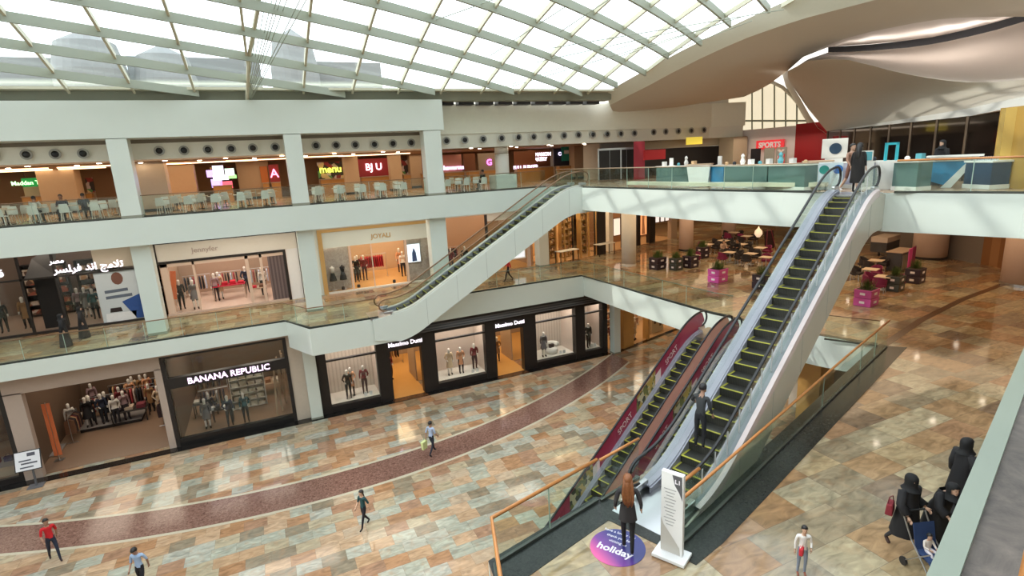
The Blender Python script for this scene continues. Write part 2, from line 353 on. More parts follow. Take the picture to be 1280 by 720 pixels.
# upper fascias, recess and nozzle band
m = MB(); m.box(-30, 32, 16.02, 10.42, 33.7, 17.72); struct(m.build('wall_upper_fascia', WHITE))
m = MB(); m.prism([(10.42, 33.8), (33.6, 34.6), (36.2, 33.6), (37.2, 36.5), (10.42, 36.5)], 15.86, 17.66); struct(m.build('wall_upper_fascia', mat('cream_panel', (.86, .86, .75), .5)))
m = MB(); m.box(-30, 33.6, 15.05, 10.42, 33.8, 16.02); m.prism([(10.42, 33.9), (33.5, 34.7), (36.1, 33.7), (37.0, 36.5), (10.42, 36.5)], 15.0, 15.86); struct(m.build('wall_nozzle_band', mat('cream_band', (.82, .81, .72), .5)))
m = MB(); m.box(-30, 33.55, 15.84, 10.42, 33.6, 16.02); struct(m.build('trim_9', mat('recess_brown', (.20, .17, .13), .7)))
m = MB(); m.box(-30, 32.5, 17.72, 22.6, 33.4, 18.2); struct(m.build('trim_2', GRAYBAND))
m = MB(); m.box(-30, 31.9, 18.2, 22.4, 33.6, 18.32); struct(m.build('trim_3', STEELY))
m = MB()
for i in range(9): m.box(10.6 + i * 1.32, 33.3, 17.55, 11.6 + i * 1.32, 33.9, 17.78)
struct(m.build('trim_4', BLACK))
# food court ceiling, L1 ceilings are the slab soffits
m = MB(); m.prism([(-30, 33.8), (37, 36), (37, 62), (-30, 62)], 15.0, 15.3); struct(m.build('ceiling', mat('food_court_ceiling', (.42, .27, .17), .7)))

# ------------------------------------------------------------------ glazed roof
XB = lambda y: 22.2 + .32 * (32.2 - y)
def rz_(y): s = 32.3 - y; return 18.24 + .34 * s - .006 * s * s
XS = [-7.2 + 2.52 * k for k in range(-9, 18)]
def girder(m, pts, w, dpt, mi=0, mi2=None):
    rows = []
    for i, p in enumerate(pts):
        p = Vector(p); d_ = Vector(pts[min(i + 1, len(pts) - 1)]) - Vector(pts[max(i - 1, 0)]); d_.z = 0; d_.normalize(); n_ = Vector((-d_.y, d_.x, 0)) * w / 2
        rows.append([p + n_, p - n_, p - n_ - Vector((0, 0, dpt)), p + n_ - Vector((0, 0, dpt))])
    m.rows(rows, mi, closed=True); m.add(rows[0], [(0, 1, 2, 3)], mi); m.add(rows[-1], [(3, 2, 1, 0)], mi)
for x in XS:
    y1 = 32.2 if x < 22.2 else 32.2 - (x - 22.2) / .32
    if y1 < -11: continue
    ys = [y1 - i * (y1 + 12) / 24 for i in range(25)]
    m = MB(); girder(m, [(x, y, rz_(y) - .02) for y in ys], .10, .22); struct(m.build('roof_rib', STEELY))
ck = 32.75
while ck > -24:
    pts = []; x = -30.0
    while x < 40:
        y = ck + .32 * x + .005 * max(0, x - 3) ** 2
        if y > 32.25 or x > XB(y): break
        if y > -12: pts.append((x, y, rz_(y) - .05))
        x += 1.0
    if len(pts) > 1:
        m = MB(); girder(m, pts, .12, .36); struct(m.build('roof_purlin', STEELG))
    ck -= 2.12
rows = []
for i in range(46):
    y = 32.3 - i * .985; xb = XB(y); rows.append([(-30 + (xb + 30) * k / 12, y, rz_(y) + .02) for k in range(13)])
m = MB(); m.rows(rows, 0, thick=(0, 0, .03)); struct(m.build('ceiling_glass_roof', ROOFGLASS, smooth=True))
# side glazing where the vault meets the left end
# edge beam C0-C1 and the plaster shell C1-C2
C0 = [(22.2, 32.6, 18.2)] + [(XB(y), y, rz_(y)) for y in (31.2, 30, 28.7, 27, 25.4, 24, 22.5, 21.4, 19, 16, 13, 9, 5, 0, -6, -12)]
C1 = [(23.3, 33.7, 17.5), (23.65, 31.6, 18.0), (23.95, 30.2, 18.35), (24.4, 28.6, 18.85), (24.9, 26.8, 19.35), (25.35, 25.3, 19.72), (25.75, 24, 20.0), (26.2, 22.3, 20.22), (26.6, 21.0, 20.36), (27.5, 18.4, 20.5), (28.6, 15.5, 20.6), (29.6, 12.6, 20.6), (30.9, 8.6, 20.5), (32.2, 4.6, 20.4), (34, -.4, 20.2), (36, -6, 20), (38, -12, 20)]
m = MB(); m.rows([C0, C1]); struct(m.build('wall_roof_edge_beam', mat('edge_beam_white', (.78, .80, .70), .5), smooth=True))
C2 = [at(775, 131, 44), at(860, 130, 46), at(930, 121, 48), at(948, 113, 48), at(962, 105, 46.5), at(985, 88, 44), at(1002, 72, 42.5), at(1030, 58, 41.5), at(1060, 47, 40.6), at(1090, 38, 40), at(1130, 30, 39.6), at(1165, 25, 39.3), at(1200, 22, 39), at(1240, 21, 39), at(1280, 21, 39), at(1340, 24, 39), at(1420, 34, 39)]
rows = [C1]
for k in range(1, 9):
    t = k / 8; rows.append([Vector(a) * (1 - t) + Vector(b_) * t - Vector((0, 0, .55 * math.sin(PI * t))) for a, b_ in zip(C1, C2)])
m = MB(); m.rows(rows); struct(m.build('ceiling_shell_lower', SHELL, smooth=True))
xs_ = [985, 1010, 1035, 1060, 1090, 1110, 1135, 1160, 1185, 1210, 1245, 1280, 1340, 1420]
slot_t = [80, 68, 59.5, 58, 56, 54, 51, 47.5, 43, 37, 28, 18, 2, -22]
slot_b = [90, 74, 65.5, 65, 63.5, 61.5, 59.5, 56, 51.5, 46, 37.5, 27, 12, -10]
rim = [88.5, 76, 74, 75, 82, 87.5, 93, 97.5, 101, 103, 103, 99.5, 92, 82]
low = [99, 136, 166, 160, 155.5, 152, 148, 144, 140, 135.5, 128, 121, 110, 95]
dl = [47, 46, 44.5, 43, 41.5, 40.3, 39, 37.6, 36.2, 34.8, 32.8, 31, 28.5, 26]
m = MB(); m.rows([[p for p in C2[5:]], [at(x, y, 50) for x, y in zip([985, 1010, 1035, 1060, 1090, 1130, 1165, 1200, 1240, 1280, 1340, 1420], [78, 66, 59, 57, 55, 51, 46.5, 39, 29, 17.5, 2, -22])]])
struct(m.build('ceiling_shell_upper', SHELL2, smooth=True))
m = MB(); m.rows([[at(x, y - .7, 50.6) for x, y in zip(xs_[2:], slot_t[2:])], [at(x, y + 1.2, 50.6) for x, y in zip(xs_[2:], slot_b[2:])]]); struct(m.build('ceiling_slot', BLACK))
rows = []
for k in range(9):
    t = k / 8; rows.append([at(x, a * (1 - t) + b_ * t, 50 - 13 * t ** 1.3) for x, a, b_ in zip(xs_, slot_b, rim)])
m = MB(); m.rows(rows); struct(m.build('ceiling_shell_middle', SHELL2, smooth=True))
rows = []
for k in range(11):
    t = k / 10; rows.append([at(x, a * (1 - t) + b_ * t, 37 * (1 - t) + d_ * t + 1.5 * math.sin(PI * t)) for x, a, b_, d_ in zip(xs_, rim, low, dl)])
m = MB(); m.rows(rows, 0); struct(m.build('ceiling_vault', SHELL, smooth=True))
# white cornice under the vault and its soffit
j = 2
top = [at(x, y, d_) for x, y, d_ in zip(xs_[j:], low[j:], dl[j:])]; bot = [at(x, y + 8 + .012 * (x - 1035), d_ - .1) for x, y, d_ in zip(xs_[j:], low[j:], dl[j:])]
inn = [v + Vector((2.6, 1.2, 0)) for v in bot]
m = MB(); m.rows([top, bot, inn]); struct(m.build('ceiling_cornice', mat('cornice_plaster', (.86, .83, .76), .7)))
# closing lid above the shells (keeps the sky out)
far_ = []
for c in C1:
    v = Vector(c); h = math.hypot(v.x, v.y); k = 64 / h; far_.append((v.x * k, v.y * k, 14 + (v.z + .35 - 14) * k * .96))
m = MB(); m.rows([[(c[0], c[1], c[2] + .3) for c in C1], far_]); struct(m.build('ceiling_outer_roof', WARMW))
m = MB(); m.prism([(10, 36.4), (37.2, 36.4), (37.2, 36.8), (10, 36.8)], 15, 18.6); struct(m.build('wall_attic', WARMW))
# ------------------------------------------------------------------ columns
def sqcol(x0, x1, y0, y1, z0, z1, label, mt=WHITE):
    t = thing('square_column', label, 'column', ((x0 + x1) / 2, (y0 + y1) / 2, z0))
    m = MB(); m.box(x0, y0, z0, x1, y1, z1 - .002); m.build('shaft', mt, t, bevel=.015)
    m = MB(); m.box(x0 - .01, y0 - .012, z0, x1 + .01, y1 + .01, z0 + .12); m.build('base_plate', GRAYBAND, t)
    return t
for i, (a, b_) in enumerate(((-13.95, -13.1), (-6.2, -5.35), (1.58, 2.45), (9.17, 10.2))):
    nm = ['at the far left', 'left of the white-fronted shop', 'between the white shop and the gold-framed shop', 'right of the gold-framed shop'][i]
    sqcol(a, b_, 32.02, 32.9, L2 + .02, 16.0, 'white square column on the food court edge, ' + ['beyond the left edge', 'first from the left of the photo', 'second from the left', 'third from the left'][i])
    sqcol(a, b_, 32.4, 33.2, L1, 10.9, 'white square column on the first floor gallery ' + nm)
sqcol(.95, 1.6, 31.55, 31.9, 0, 5.42, 'white square column between the two dark ground floor shopfronts')
sqcol(21.75, 22.3, 31.2, 31.75, 0, 5.42, 'slim white column at the right end of the black shopfront')
sqcol(18.3, 19.1, 35.7, 36.5, L1, 10.9, 'white square column behind the white escalator beside the lit shop')
def rcol(x, y, r, z0, z1, label, mt, base=None):
    t = thing('round_column', label, 'column', (x, y, z0))
    m = MB(); m.lathe([(r, 0), (r, z1 - z0 - .45)], (x, y, z0), 32); m.lathe([(r * 1.03, 0), (r * 1.03, .03)], (x, y, z1 - .55), 32); m.lathe([(r, 0), (r, .4)], (x, y, z1 - .42), 32); m.build('shaft', mt, t, smooth=False)
    for p in t.children[0].data.polygons: p.use_smooth = abs(p.normal.z) < .5
    m = MB(); m.lathe([(r * 1.02, 0), (r * 1.02, .14), (r, .15)], (x, y, z0), 32); m.build('base_ring', base or DARK, t)
    return t
PINKCOL = mat('pinkish_column_render', (.62, .47, .40), .55)
rcol(23.7, 32.1, .52, L1, 10.9, 'pale round column at the corner of the first floor gallery', WARMW, WARMW)
rcol(31.0, 34.3, .55, L1, 10.9, 'beige round column behind the black planters', PINKCOL)
rcol(38.2, 36.8, .6, L1, 10.9, 'beige round column far behind the cafe tables', PINKCOL)
rcol(40.6, 21.5, .98, L1, 10.9, 'pink-beige round column beside the grey service wall', PINKCOL)
rcol(36.4, 14.55, 1.0, L1, 10.9, 'large pink-beige round column at the right edge', PINKCOL, CHROME)
m_ = rcol(15.3, 34.9, .47, L2, 15.0, 'white round column on a square plinth in the food court', WARMW)
m = MB(); m.cbox((15.3, 34.9, L2 + .45), (1.5, 1.3, .9)); m.build('plinth', WHITE, m_, bevel=.02)
m = MB(); 
for i, (px, w, Y_, lab) in enumerate(((190, 1.6, 38, 'wide cream pier in the food court right of the first white column'), (75, 1.9, 44, 'tall tan pier behind the green food court sign'), (228, 1.7, 45, 'brown pier left of the lit food court menu'), (318, 2.2, 47, 'tan pier right of the lit food court menu'), (440, 1.0, 42, 'slim tan pier beside the yellow-lit counter'), (495, .9, 43, 'tan pier between the red counter and the next stall'), (520, 1.0, 46, 'tan pier just left of the third white column'), (128, 1.0, 50, 'thin pier in the depth of the food court'), (722, 1.1, 42, 'tan pier beside the hoarding on the top floor'))):
    p = ony(px, 225, Y_)
    t = thing('square_pier', lab, 'pier', (p.x, Y_, L2))
    m = MB(); m.cbox((p.x, Y_, (L2 + 15) / 2), (w, w * .8, 15 - L2 - .01)); m.build('shaft', [SAND, mat('tan_pier', (.50, .36, .24), .6)][i != 0], t, bevel=.02)
    m = MB(); m.cbox((p.x, Y_, L2 + .08), (w + .03, w * .8 + .03, .16)); m.build('base_ring', DARK, t)
# ------------------------------------------------------------------ glass balustrades
BRONZE = mat('bronze_rail', (.22, .13, .07), .35, .4)
def balustrade(label, pts, z, h=1.08, wood=WOODRAIL, r=.03, panel=1.6, group=None, gl=GLASS, rail=True, base=True, off=0):
    P = [Vector((p[0], p[1], 0)) for p in pts]
    t = thing('glass_balustrade', label, 'balustrade', (P[0].x, P[0].y, z), group=group)
    for i in range(len(P) - 1):
        a, b_ = P[i], P[i + 1]; d = b_ - a; n = max(1, round(d.length / panel)); u = d.normalized(); w = Vector((-u.y, u.x, 0)) * .008
        for k in range(n):
            p, q = a + d * (k / n) + u * .008, a + d * ((k + 1) / n) - u * .008
            m = MB(); m.prism([tuple(v)[:2] for v in (p - w, q - w, q + w, p + w)], z + .05, z + h - .02, 0); m.build('glass_panel', gl, t)
            if k and panel > 1:
                e = MB(); c = a + d * (k / n); e.cbox((c.x, c.y, z + h / 2), (.02, .02, h - .05), math.atan2(u.y, u.x)); e.build('joint', EDGEGLASS, t)
    if base:
        m = MB()
        for i in range(len(P) - 1):
            a, b_ = P[i], P[i + 1]; u = (b_ - a).normalized(); w = Vector((-u.y, u.x, 0)) * .035
            m.prism([tuple(v)[:2] for v in (a - w, b_ - w, b_ + w, a + w)], z, z + .07)
        m.build('base_channel', mat('dark_channel', (.06, .065, .055), .4, .3), t)
    if rail:
        m = MB(); m.tube([(p.x, p.y, z + h) for p in P], r, 10); m.build('handrail', wood, t, smooth=True)
    return t
for i in range(0, 5):
    xs = [-30, -13.1, -5.35, 2.45, 10.2, 17.3]
    a = xs[i]; b_ = [-13.95, -6.2, 1.58, 9.17, 17.3][i]
    balustrade('glass balustrade of the food court edge ' + ['left of all columns', 'between the left edge and the first white column', 'between the first and second white columns', 'between the second and third white columns', 'right of the third white column'][i], [(a, 32.5), (b_, 32.5)], L2, 1.05, BRONZE, .02)
balustrade('glass balustrade along the curved right edge of the top floor', [(17.55, 31.5), (18.0, 26.3), (18.35, 19.6), (19.05, 15.6), (19.45, 14.45)], L2, 1.1, mat('pale_bronze_rail', (.42, .30, .20), .3, .3), .025)
balustrade('glass balustrade with wooden rail right of the tall escalator top', [(19.95, 11.9), (20.3, 11.3), (21.1, 8.7), (21.0, 7.6)], L2, 1.1, WOODRAIL, .035)
balustrade('long glass balustrade of the first floor gallery with bronze rail', [(-30, 31.12), (.3, 31.12), (1.42, 28.85), (4.9, 28.85)], L1, 1.05, BRONZE, .028)
balustrade('glass balustrade of the first floor gallery behind the white escalator', [(8.2, 31.15), (19.05, 31.15), (19.3, 25.0), (19.5, 19.6), (19.75, 18.6)], L1, 1.05, mat('greenish_rail', (.12, .17, .12), .3, .3), .02)
balustrade('glass balustrade on the far side of the right void', [st(15.2, 2.15), st(15.55, .35)], L1, 1.05, BRONZE, .02)
balustrade('glass balustrade with long orange wooden rail right of the tall escalator', [st(.35, -.10), st(1.2, -.10), st(4, -.06), (12.58, 9.45), (16.64, 10.85), (21.38, 12.42)], L1, 1.08, WOODRAIL, .035, 1.9)
balustrade('glass balustrade with orange rail around the left corner of the foreground deck', [(1.3, 3.3), (2.7, 7.1), (3.22, 8.78), (6.15, 9.55)], L1, 1.08, WOODRAIL, .04, 1.9)
balustrade('short glass balustrade with orange rail between the red escalators and the landing', [(6.2, 9.5), (7.55, 9.85)], L1, 1.08, WOODRAIL, .035, 1.4)
balustrade('short glass balustrade with orange rail behind the white totem', [st(.45, .2), st(1.5, .2)], L1, 1.08, WOODRAIL, .04, 1.2)
# near handrail of the viewer's level
t = thing('handrail', 'orange wooden handrail at the bottom right corner of the photo', 'handrail', (0, -.35, L2))
m = MB(); a = onz(1268, 722, 13.3); dd = Vector((math.cos(math.radians(18.4)), math.sin(math.radians(18.4)), 0)); a = a - Vector((0, 0, .0)) + Vector((.03, -.03, 0))
m.tube([a - dd * 3, a + dd * 4], .035, 12); m.build('rail_tube', WOODRAIL, t, smooth=True)
m = MB()
for k in (-2.6, 3.6): c = a + dd * k; m.tube([(c.x, c.y, L2 + .02), (c.x, c.y, 13.28)], .02, 8)
m.build('rail_post', CHROME, t)
# ------------------------------------------------------------------ escalators
YEL = mat('yellow_step_line', (.40, .38, .05), .6); TREAD = stripemat('ribbed_tread', (.012, .012, .010), (.035, .034, .028), 30, 'y', .5)
MAROON = mat('maroon_film', (.34, .03, .08), .3); TANFILM = mat('tan_film', (.86, .64, .44), .7)
FILMW = mat('white_film', (.80, .68, .68), .4); FILMPIC = clothmat('photo_film', [(.45, .32, .08), (.05, .05, .04), (.5, .45, .3), (.15, .16, .05)], 6)
BALG = glassmat('escalator_glass', (.89, .92, .90), .09)
def escalator(label, base, heading, H, width=1.0, far='glass', near='glass', deckm=LAV, neardeck=None, clad=WHITE, rail=BLACK, depth=1.35, nearstrip=None, ladder=False, bh=.92, flat=.5, ad=False, gap=.12):
    """local frame: x along the run, y to the far side, z up; base = middle of the lower comb"""
    t = thing('escalator', label, 'escalator', base, heading); B = Matrix.Translation(base) @ Matrix.Rotation(heading, 4, 'Z')
    run = H / math.tan(PI / 6); L = run + 2 * flat; R = .9
    def zc(s):
        def ramp(x): return 0 if x < -R else (x if x > R else (x + R) ** 2 / (4 * R))
        return (ramp(s - flat) - ramp(s - flat - run)) * math.tan(PI / 6)
    def MBl(): return MB(B)
    hw = width / 2
    # steps, one mesh shared
    proto = None; k = 0; s = .18
    m = MB(); m.box(0, -hw, -.02, .4, hw, 0, 0); m.box(0, -hw, -.24, .02, hw, 0, 0); m.box(-.002, -hw, -.012, .045, hw, .004, 1); m.box(0, -hw, -.01, .4, -hw + .05, .004, 1); m.box(0, hw - .05, -.01, .4, hw, .004, 1)
    while s < L - .3:
        if proto is None:
            me = bpy.data.meshes.new('step'); me.from_pydata([tuple(v) for v in m.v], [], m.f)
            for q in (TREAD, YEL): me.materials.append(q)
            for p, kk in zip(me.polygons, m.m): p.material_index = kk
            proto = me
        o = bpy.data.objects.new('step', proto); COL.objects.link(o); o.parent = t
        zz = zc(s + .2)
        o.location = (s, 0, zz); s += .4
    # combs and landing plates
    for nm, s0, s1, z in (('landing_plate', -1.5, .02, 0), ('landing_plate', L - .02, L + 1.3, H)):
        m = MBl(); m.box(s0, -hw - .28, z - .06, s1, hw + .28, z + .018); m.build(nm, CHROME, t)
    for s0, s1, z in ((.0, .2, 0), (L - .2, L, H)):
        m = MBl(); m.box(s0, -hw, z - .02, s1, hw, z + .012); m.build('comb_plate', YEL if H > 0 and False else CHROME, t)
    S_ = [-.35 + i * (L + .7) / 60 for i in range(61)]
    for side, kind in ((1, far), (-1, near)):
        nm = 'far' if side > 0 else 'near'
        y0, y1 = hw + .005, hw + .05
        prof = [(s, zc(s) - .25) for s in S_] + [(s, zc(s) + .14) for s in S_[::-1]]
        m = MBl(); m.xprof(prof, min(side * y0, side * y1), max(side * y0, side * y1)); m.build('skirt', LAV, t)
        yi, yo = hw + .05, hw + .05 + gap * 2.0
        m = MBl(); rows = [[(s, side * yi, zc(s) + .14), (s, side * yi, zc(s) + .17), (s, side * yo, zc(s) + .17), (s, side * yo, zc(s) + .10)] for s in S_]; m.rows(rows, closed=True); m.build('decking', (neardeck or deckm) if side < 0 else deckm, t)
        yc = side * (hw + .05 + gap)
        Sb = [-.75 + i * (L + 1.5) / 70 for i in range(71)]
        def ztop(s):
            e = 0
            if s < -.35: e = (-.35 - s) / .4
            if s > L + .35: e = (s - L - .35) / .4
            return zc(s) + .17 + (bh - .17) * (1 if e <= 0 else max(.45, math.sqrt(max(0, 1 - e * e)) * .5 + .5))
        def zbot(s): return zc(s) + .16 + ((.3 * min(1, (abs(s + .35) / .4)) if s < -.35 else 0) + (.3 * min(1, (abs(s - L - .35) / .4)) if s > L + .35 else 0))
        gm = {'glass': BALG, 'maroon': MAROON, 'tan': TANFILM}[kind]
        prof = [(s, zbot(s)) for s in Sb] + [(s, ztop(s)) for s in Sb[::-1]]
        m = MBl(); m.xprof(prof, yc - .006, yc + .006); bal = part_parent(m.build('balustrade_panel', gm, t), t)
        # handrail loop
        top = [(s, yc, zc(s) + bh + .03) for s in [-.55 + i * (L + 1.1) / 60 for i in range(61)]]
        def nose(c, z, sgn):
            return [(c + sgn * .42 * math.sin(a), yc, z + bh + .03 - .34 + .34 * math.cos(a)) for a in [PI * q / 10 for q in range(1, 11)]]
        path = nose(-.55, 0, -1)[::-1] + top + nose(L + .55, H, 1)
        m = MBl(); m.tube(path, .042, 8); m.build('handrail', rail, t, smooth=True)
        # newel inlet caps
        for ca in ((-.5, yc, .2), (L + .5, yc, H + .2)):
            m = MBl(); m.cbox(ca, (.5, .14, .16)); m.build('newel_base', CHROME, t, bevel=.03)
        # outer cladding of the truss
        yo2 = hw + .05 + gap * 2.0
        Sc = [i * L / 40 for i in range(41)]
        under = lambda s: zc(s) - depth
        lo_ = [(-.1, -.06)] + [(s, max(under(s), -.06 - 1.3) if s > .3 else -1.3) for s in Sc] if False else [(s, under(s)) for s in Sc]
        prof = [(-1.4, -1.2)] + lo_ + [(L + 1.2, H - depth)] + [(L + 1.2, H - .05), (L, H + .1)] + [(s, zc(s) + .1) for s in Sc[::-1]] + [(-1.4, -.05)]
        m = MBl(); a_, b2 = side * yo2, side * (yo2 + .05); m.xprof(prof, min(a_, b2), max(a_, b2)); cl = part_parent(m.build('cladding', clad, t), t)
        m = MBl()
        for s in [1.6 + i * 1.85 for i in range(int(L / 1.85))]:
            m.cbox((s, side * (yo2 + .051), zc(s) - depth / 2 + .05), (.012, .006, depth + .02), 0)
        m.build('panel_joint', mat('joint_line', (.30, .33, .30), .6), cl)
        if side < 0 and nearstrip:
            m = MBl(); m.rows([[(s, -yo2 - .056, zc(s) + .16), (s, -yo2 - .056, zc(s) - .08)] for s in S_]); m.rows([[(s, -yo2 - .056, zc(s) + .16), (s, -yo2 + .05, zc(s) + .19)] for s in S_]); m.build('outer_trim', nearstrip, t)
        if side < 0 and ladder:
            for i in range(int((L + .4) / .6)):
                m = MBl(); s = .1 + i * .6; m.cbox((s, yc - .012, zc(s) + .5), (.05, .01, .62), 0); m.build('glass_joint', mat('pale_joint', (.62, .64, .66), .4), bal)
        if kind == 'maroon':
            sgn = -1 if side > 0 else -1
            y_ = yc - .012
            def slab_(s0, s1, za, zb, mt, name):
                SS = [s0 + (s1 - s0) * i / 8 for i in range(9)]
                m = MBl(); m.rows([[(s, y_, zc(s) + .17 + (bh - .2) * za), (s, y_, zc(s) + .17 + (bh - .2) * zb)] for s in SS]); return m.build(name, mt, bal)
            for s0 in (1.7, 5.9, L - 2.5) if ad else ():
                slab_(s0, s0 + 1.25, .10, .70, mat('crimson_box', (.30, .02, .06), .4), 'lettering_patch')
                sm = s0 + .62; body = 'TRADES' if s0 > 3 else 'ROADS'
                Mx = B @ Matrix.Translation((sm, y_ - .012, zc(sm) + .36)) @ Matrix.Rotation(-PI / 6, 4, 'Y') @ Matrix.Rotation(PI / 2, 4, 'X')
                tm = text_mb('SPORT', .34, Mx, .002); tm.build('lettering', FILMW, bal)
            for s0 in (3.2, L - 4.4):
                slab_(s0, s0 + 1.3, .0, .95, FILMPIC, 'photo_strip')
                slab_(s0 + 1.3, s0 + 1.7, .0, .6, FILMW, 'white_patch')
    # underside of the truss
    m = MBl(); yo = hw + .05 + gap * 2 + .04
    m.rows([[(s, -yo, zc(s) - depth), (s, yo, zc(s) - depth)] for s in [i * L / 30 for i in range(31)]] + [[(L + 1.2, -yo, H - depth), (L + 1.2, yo, H - depth)]]); m.build('truss_underside', clad, t)
    return t, zc, L
ESC = {}
CREAM = mat('cream_cladding', (.47, .45, .375), .3, noise=.1, nscale=1.2)
PINKTR = mat('pinkish_trim', (.62, .52, .51), .25)
BL = st(1.75, .93, L1); hdL = math.radians(18.8)
ESC['long'] = escalator('tall escalator with yellow-edged steps rising from the landing to the top floor', BL, hdL, L2 - L1, nearstrip=PINKTR, neardeck=mat('near_deck_grey', (.20, .22, .235), .4), ladder=True, clad=CREAM, depth=1.25, flat=.45, width=.82, gap=.15)
ESC['left'] = escalator('white escalator along the gallery rising from the first floor to the food court', (5.95, 29.45, L1), 0.0, L2 - L1, deckm=mat('pale_deck', (.60, .60, .54), .35), rail=BRONZE, depth=1.5, flat=.45)
BA = st(.95, 5.88, 0); BB = st(.95, 4.28, 0)
ESC['A'] = escalator('escalator with maroon advert panels, nearer the shops, rising from the ground floor', BA, HD, L1, far='maroon', near='tan', clad=TANFILM, depth=1.2, ad=True, flat=.45, width=.82, gap=.13)
ESC['B'] = escalator('escalator with maroon advert panels next to the tall escalator, rising from the ground floor', BB, HD, L1, far='maroon', near='glass', deckm=mat('pink_white_deck', (.60, .54, .52), .4), clad=MAROON, depth=1.2, ad=True, flat=.45, width=.82, gap=.13)
# ------------------------------------------------------------------ figures
SKIN = mat('skin_light', (.58, .36, .25), .55); SKIND = mat('skin_tan', (.36, .20, .13), .55); MANN = mat('mannequin_white', (.72, .68, .63), .45)
HAIRB = mat('hair_black', (.012, .010, .010), .5); HAIRR = mat('hair_chestnut', (.26, .09, .03), .5, noise=.4, nscale=30)
EYE = mat('eye_dark', (.02, .015, .012), .3)
FABS = {}
def fab(r, g, b):
    k = (r, g, b)
    if k not in FABS: FABS[k] = mat('fabric_%d_%d_%d' % k, S(r, g, b), .8, noise=.12, nscale=8)
    return FABS[k]
def skin_mesh(verts, edges, radii, root, sub=1):
    me = bpy.data.meshes.new('sk'); me.from_pydata(verts, edges, []); o = bpy.data.objects.new('sk', me); COL.objects.link(o)
    bm = bmesh.new(); bm.from_mesh(me); ly = bm.verts.layers.skin.verify(); bm.verts.ensure_lookup_table()
    for i, v in enumerate(bm.verts):
        r = radii[i]; v[ly].radius = r if isinstance(r, tuple) else (r, r); v[ly].use_root = (i == root)
    bm.to_mesh(me); bm.free()
    md = o.modifiers.new('s', 'SKIN'); md.use_smooth_shade = True; md.branch_smoothing = .3
    if sub: q = o.modifiers.new('u', 'SUBSURF'); q.levels = sub; q.render_levels = sub
    dg = bpy.context.evaluated_depsgraph_get(); out = bpy.data.meshes.new_from_object(o.evaluated_get(dg))
    bpy.data.objects.remove(o); bpy.data.meshes.remove(me); return out
def segd(p, a, b):
    ab = b - a; t = max(0, min(1, (p - a).dot(ab) / max(ab.length_squared, 1e-9))); return (p - a - ab * t).length
BASEJ = dict(pel=(0, 0, .95), wst=(0, 0, 1.10), che=(0, .005, 1.30), nek=(0, .0, 1.47), hed=(0, .02, 1.60),
    ls=(-.17, 0, 1.415), le=(-.22, -.02, 1.14), lh=(-.23, .04, .90), rs=(.17, 0, 1.415), re=(.22, -.02, 1.14), rh=(.23, .04, .90),
    lp=(-.09, 0, .90), lk=(-.10, .02, .50), la=(-.10, -.02, .09), lt=(-.11, .13, .035), rp=(.09, 0, .90), rk=(.10, .02, .50), ra=(.10, -.02, .09), rt=(.11, .13, .035))
WALK = dict(lk=(-.10, .16, .52), la=(-.10, .26, .12), lt=(-.11, .40, .07), rk=(.10, -.06, .50), ra=(.10, -.32, .14), rt=(.11, -.20, .03), le=(-.23, -.10, 1.15), lh=(-.22, -.14, .92), re=(.23, .04, 1.14), rh=(.21, .20, .96))
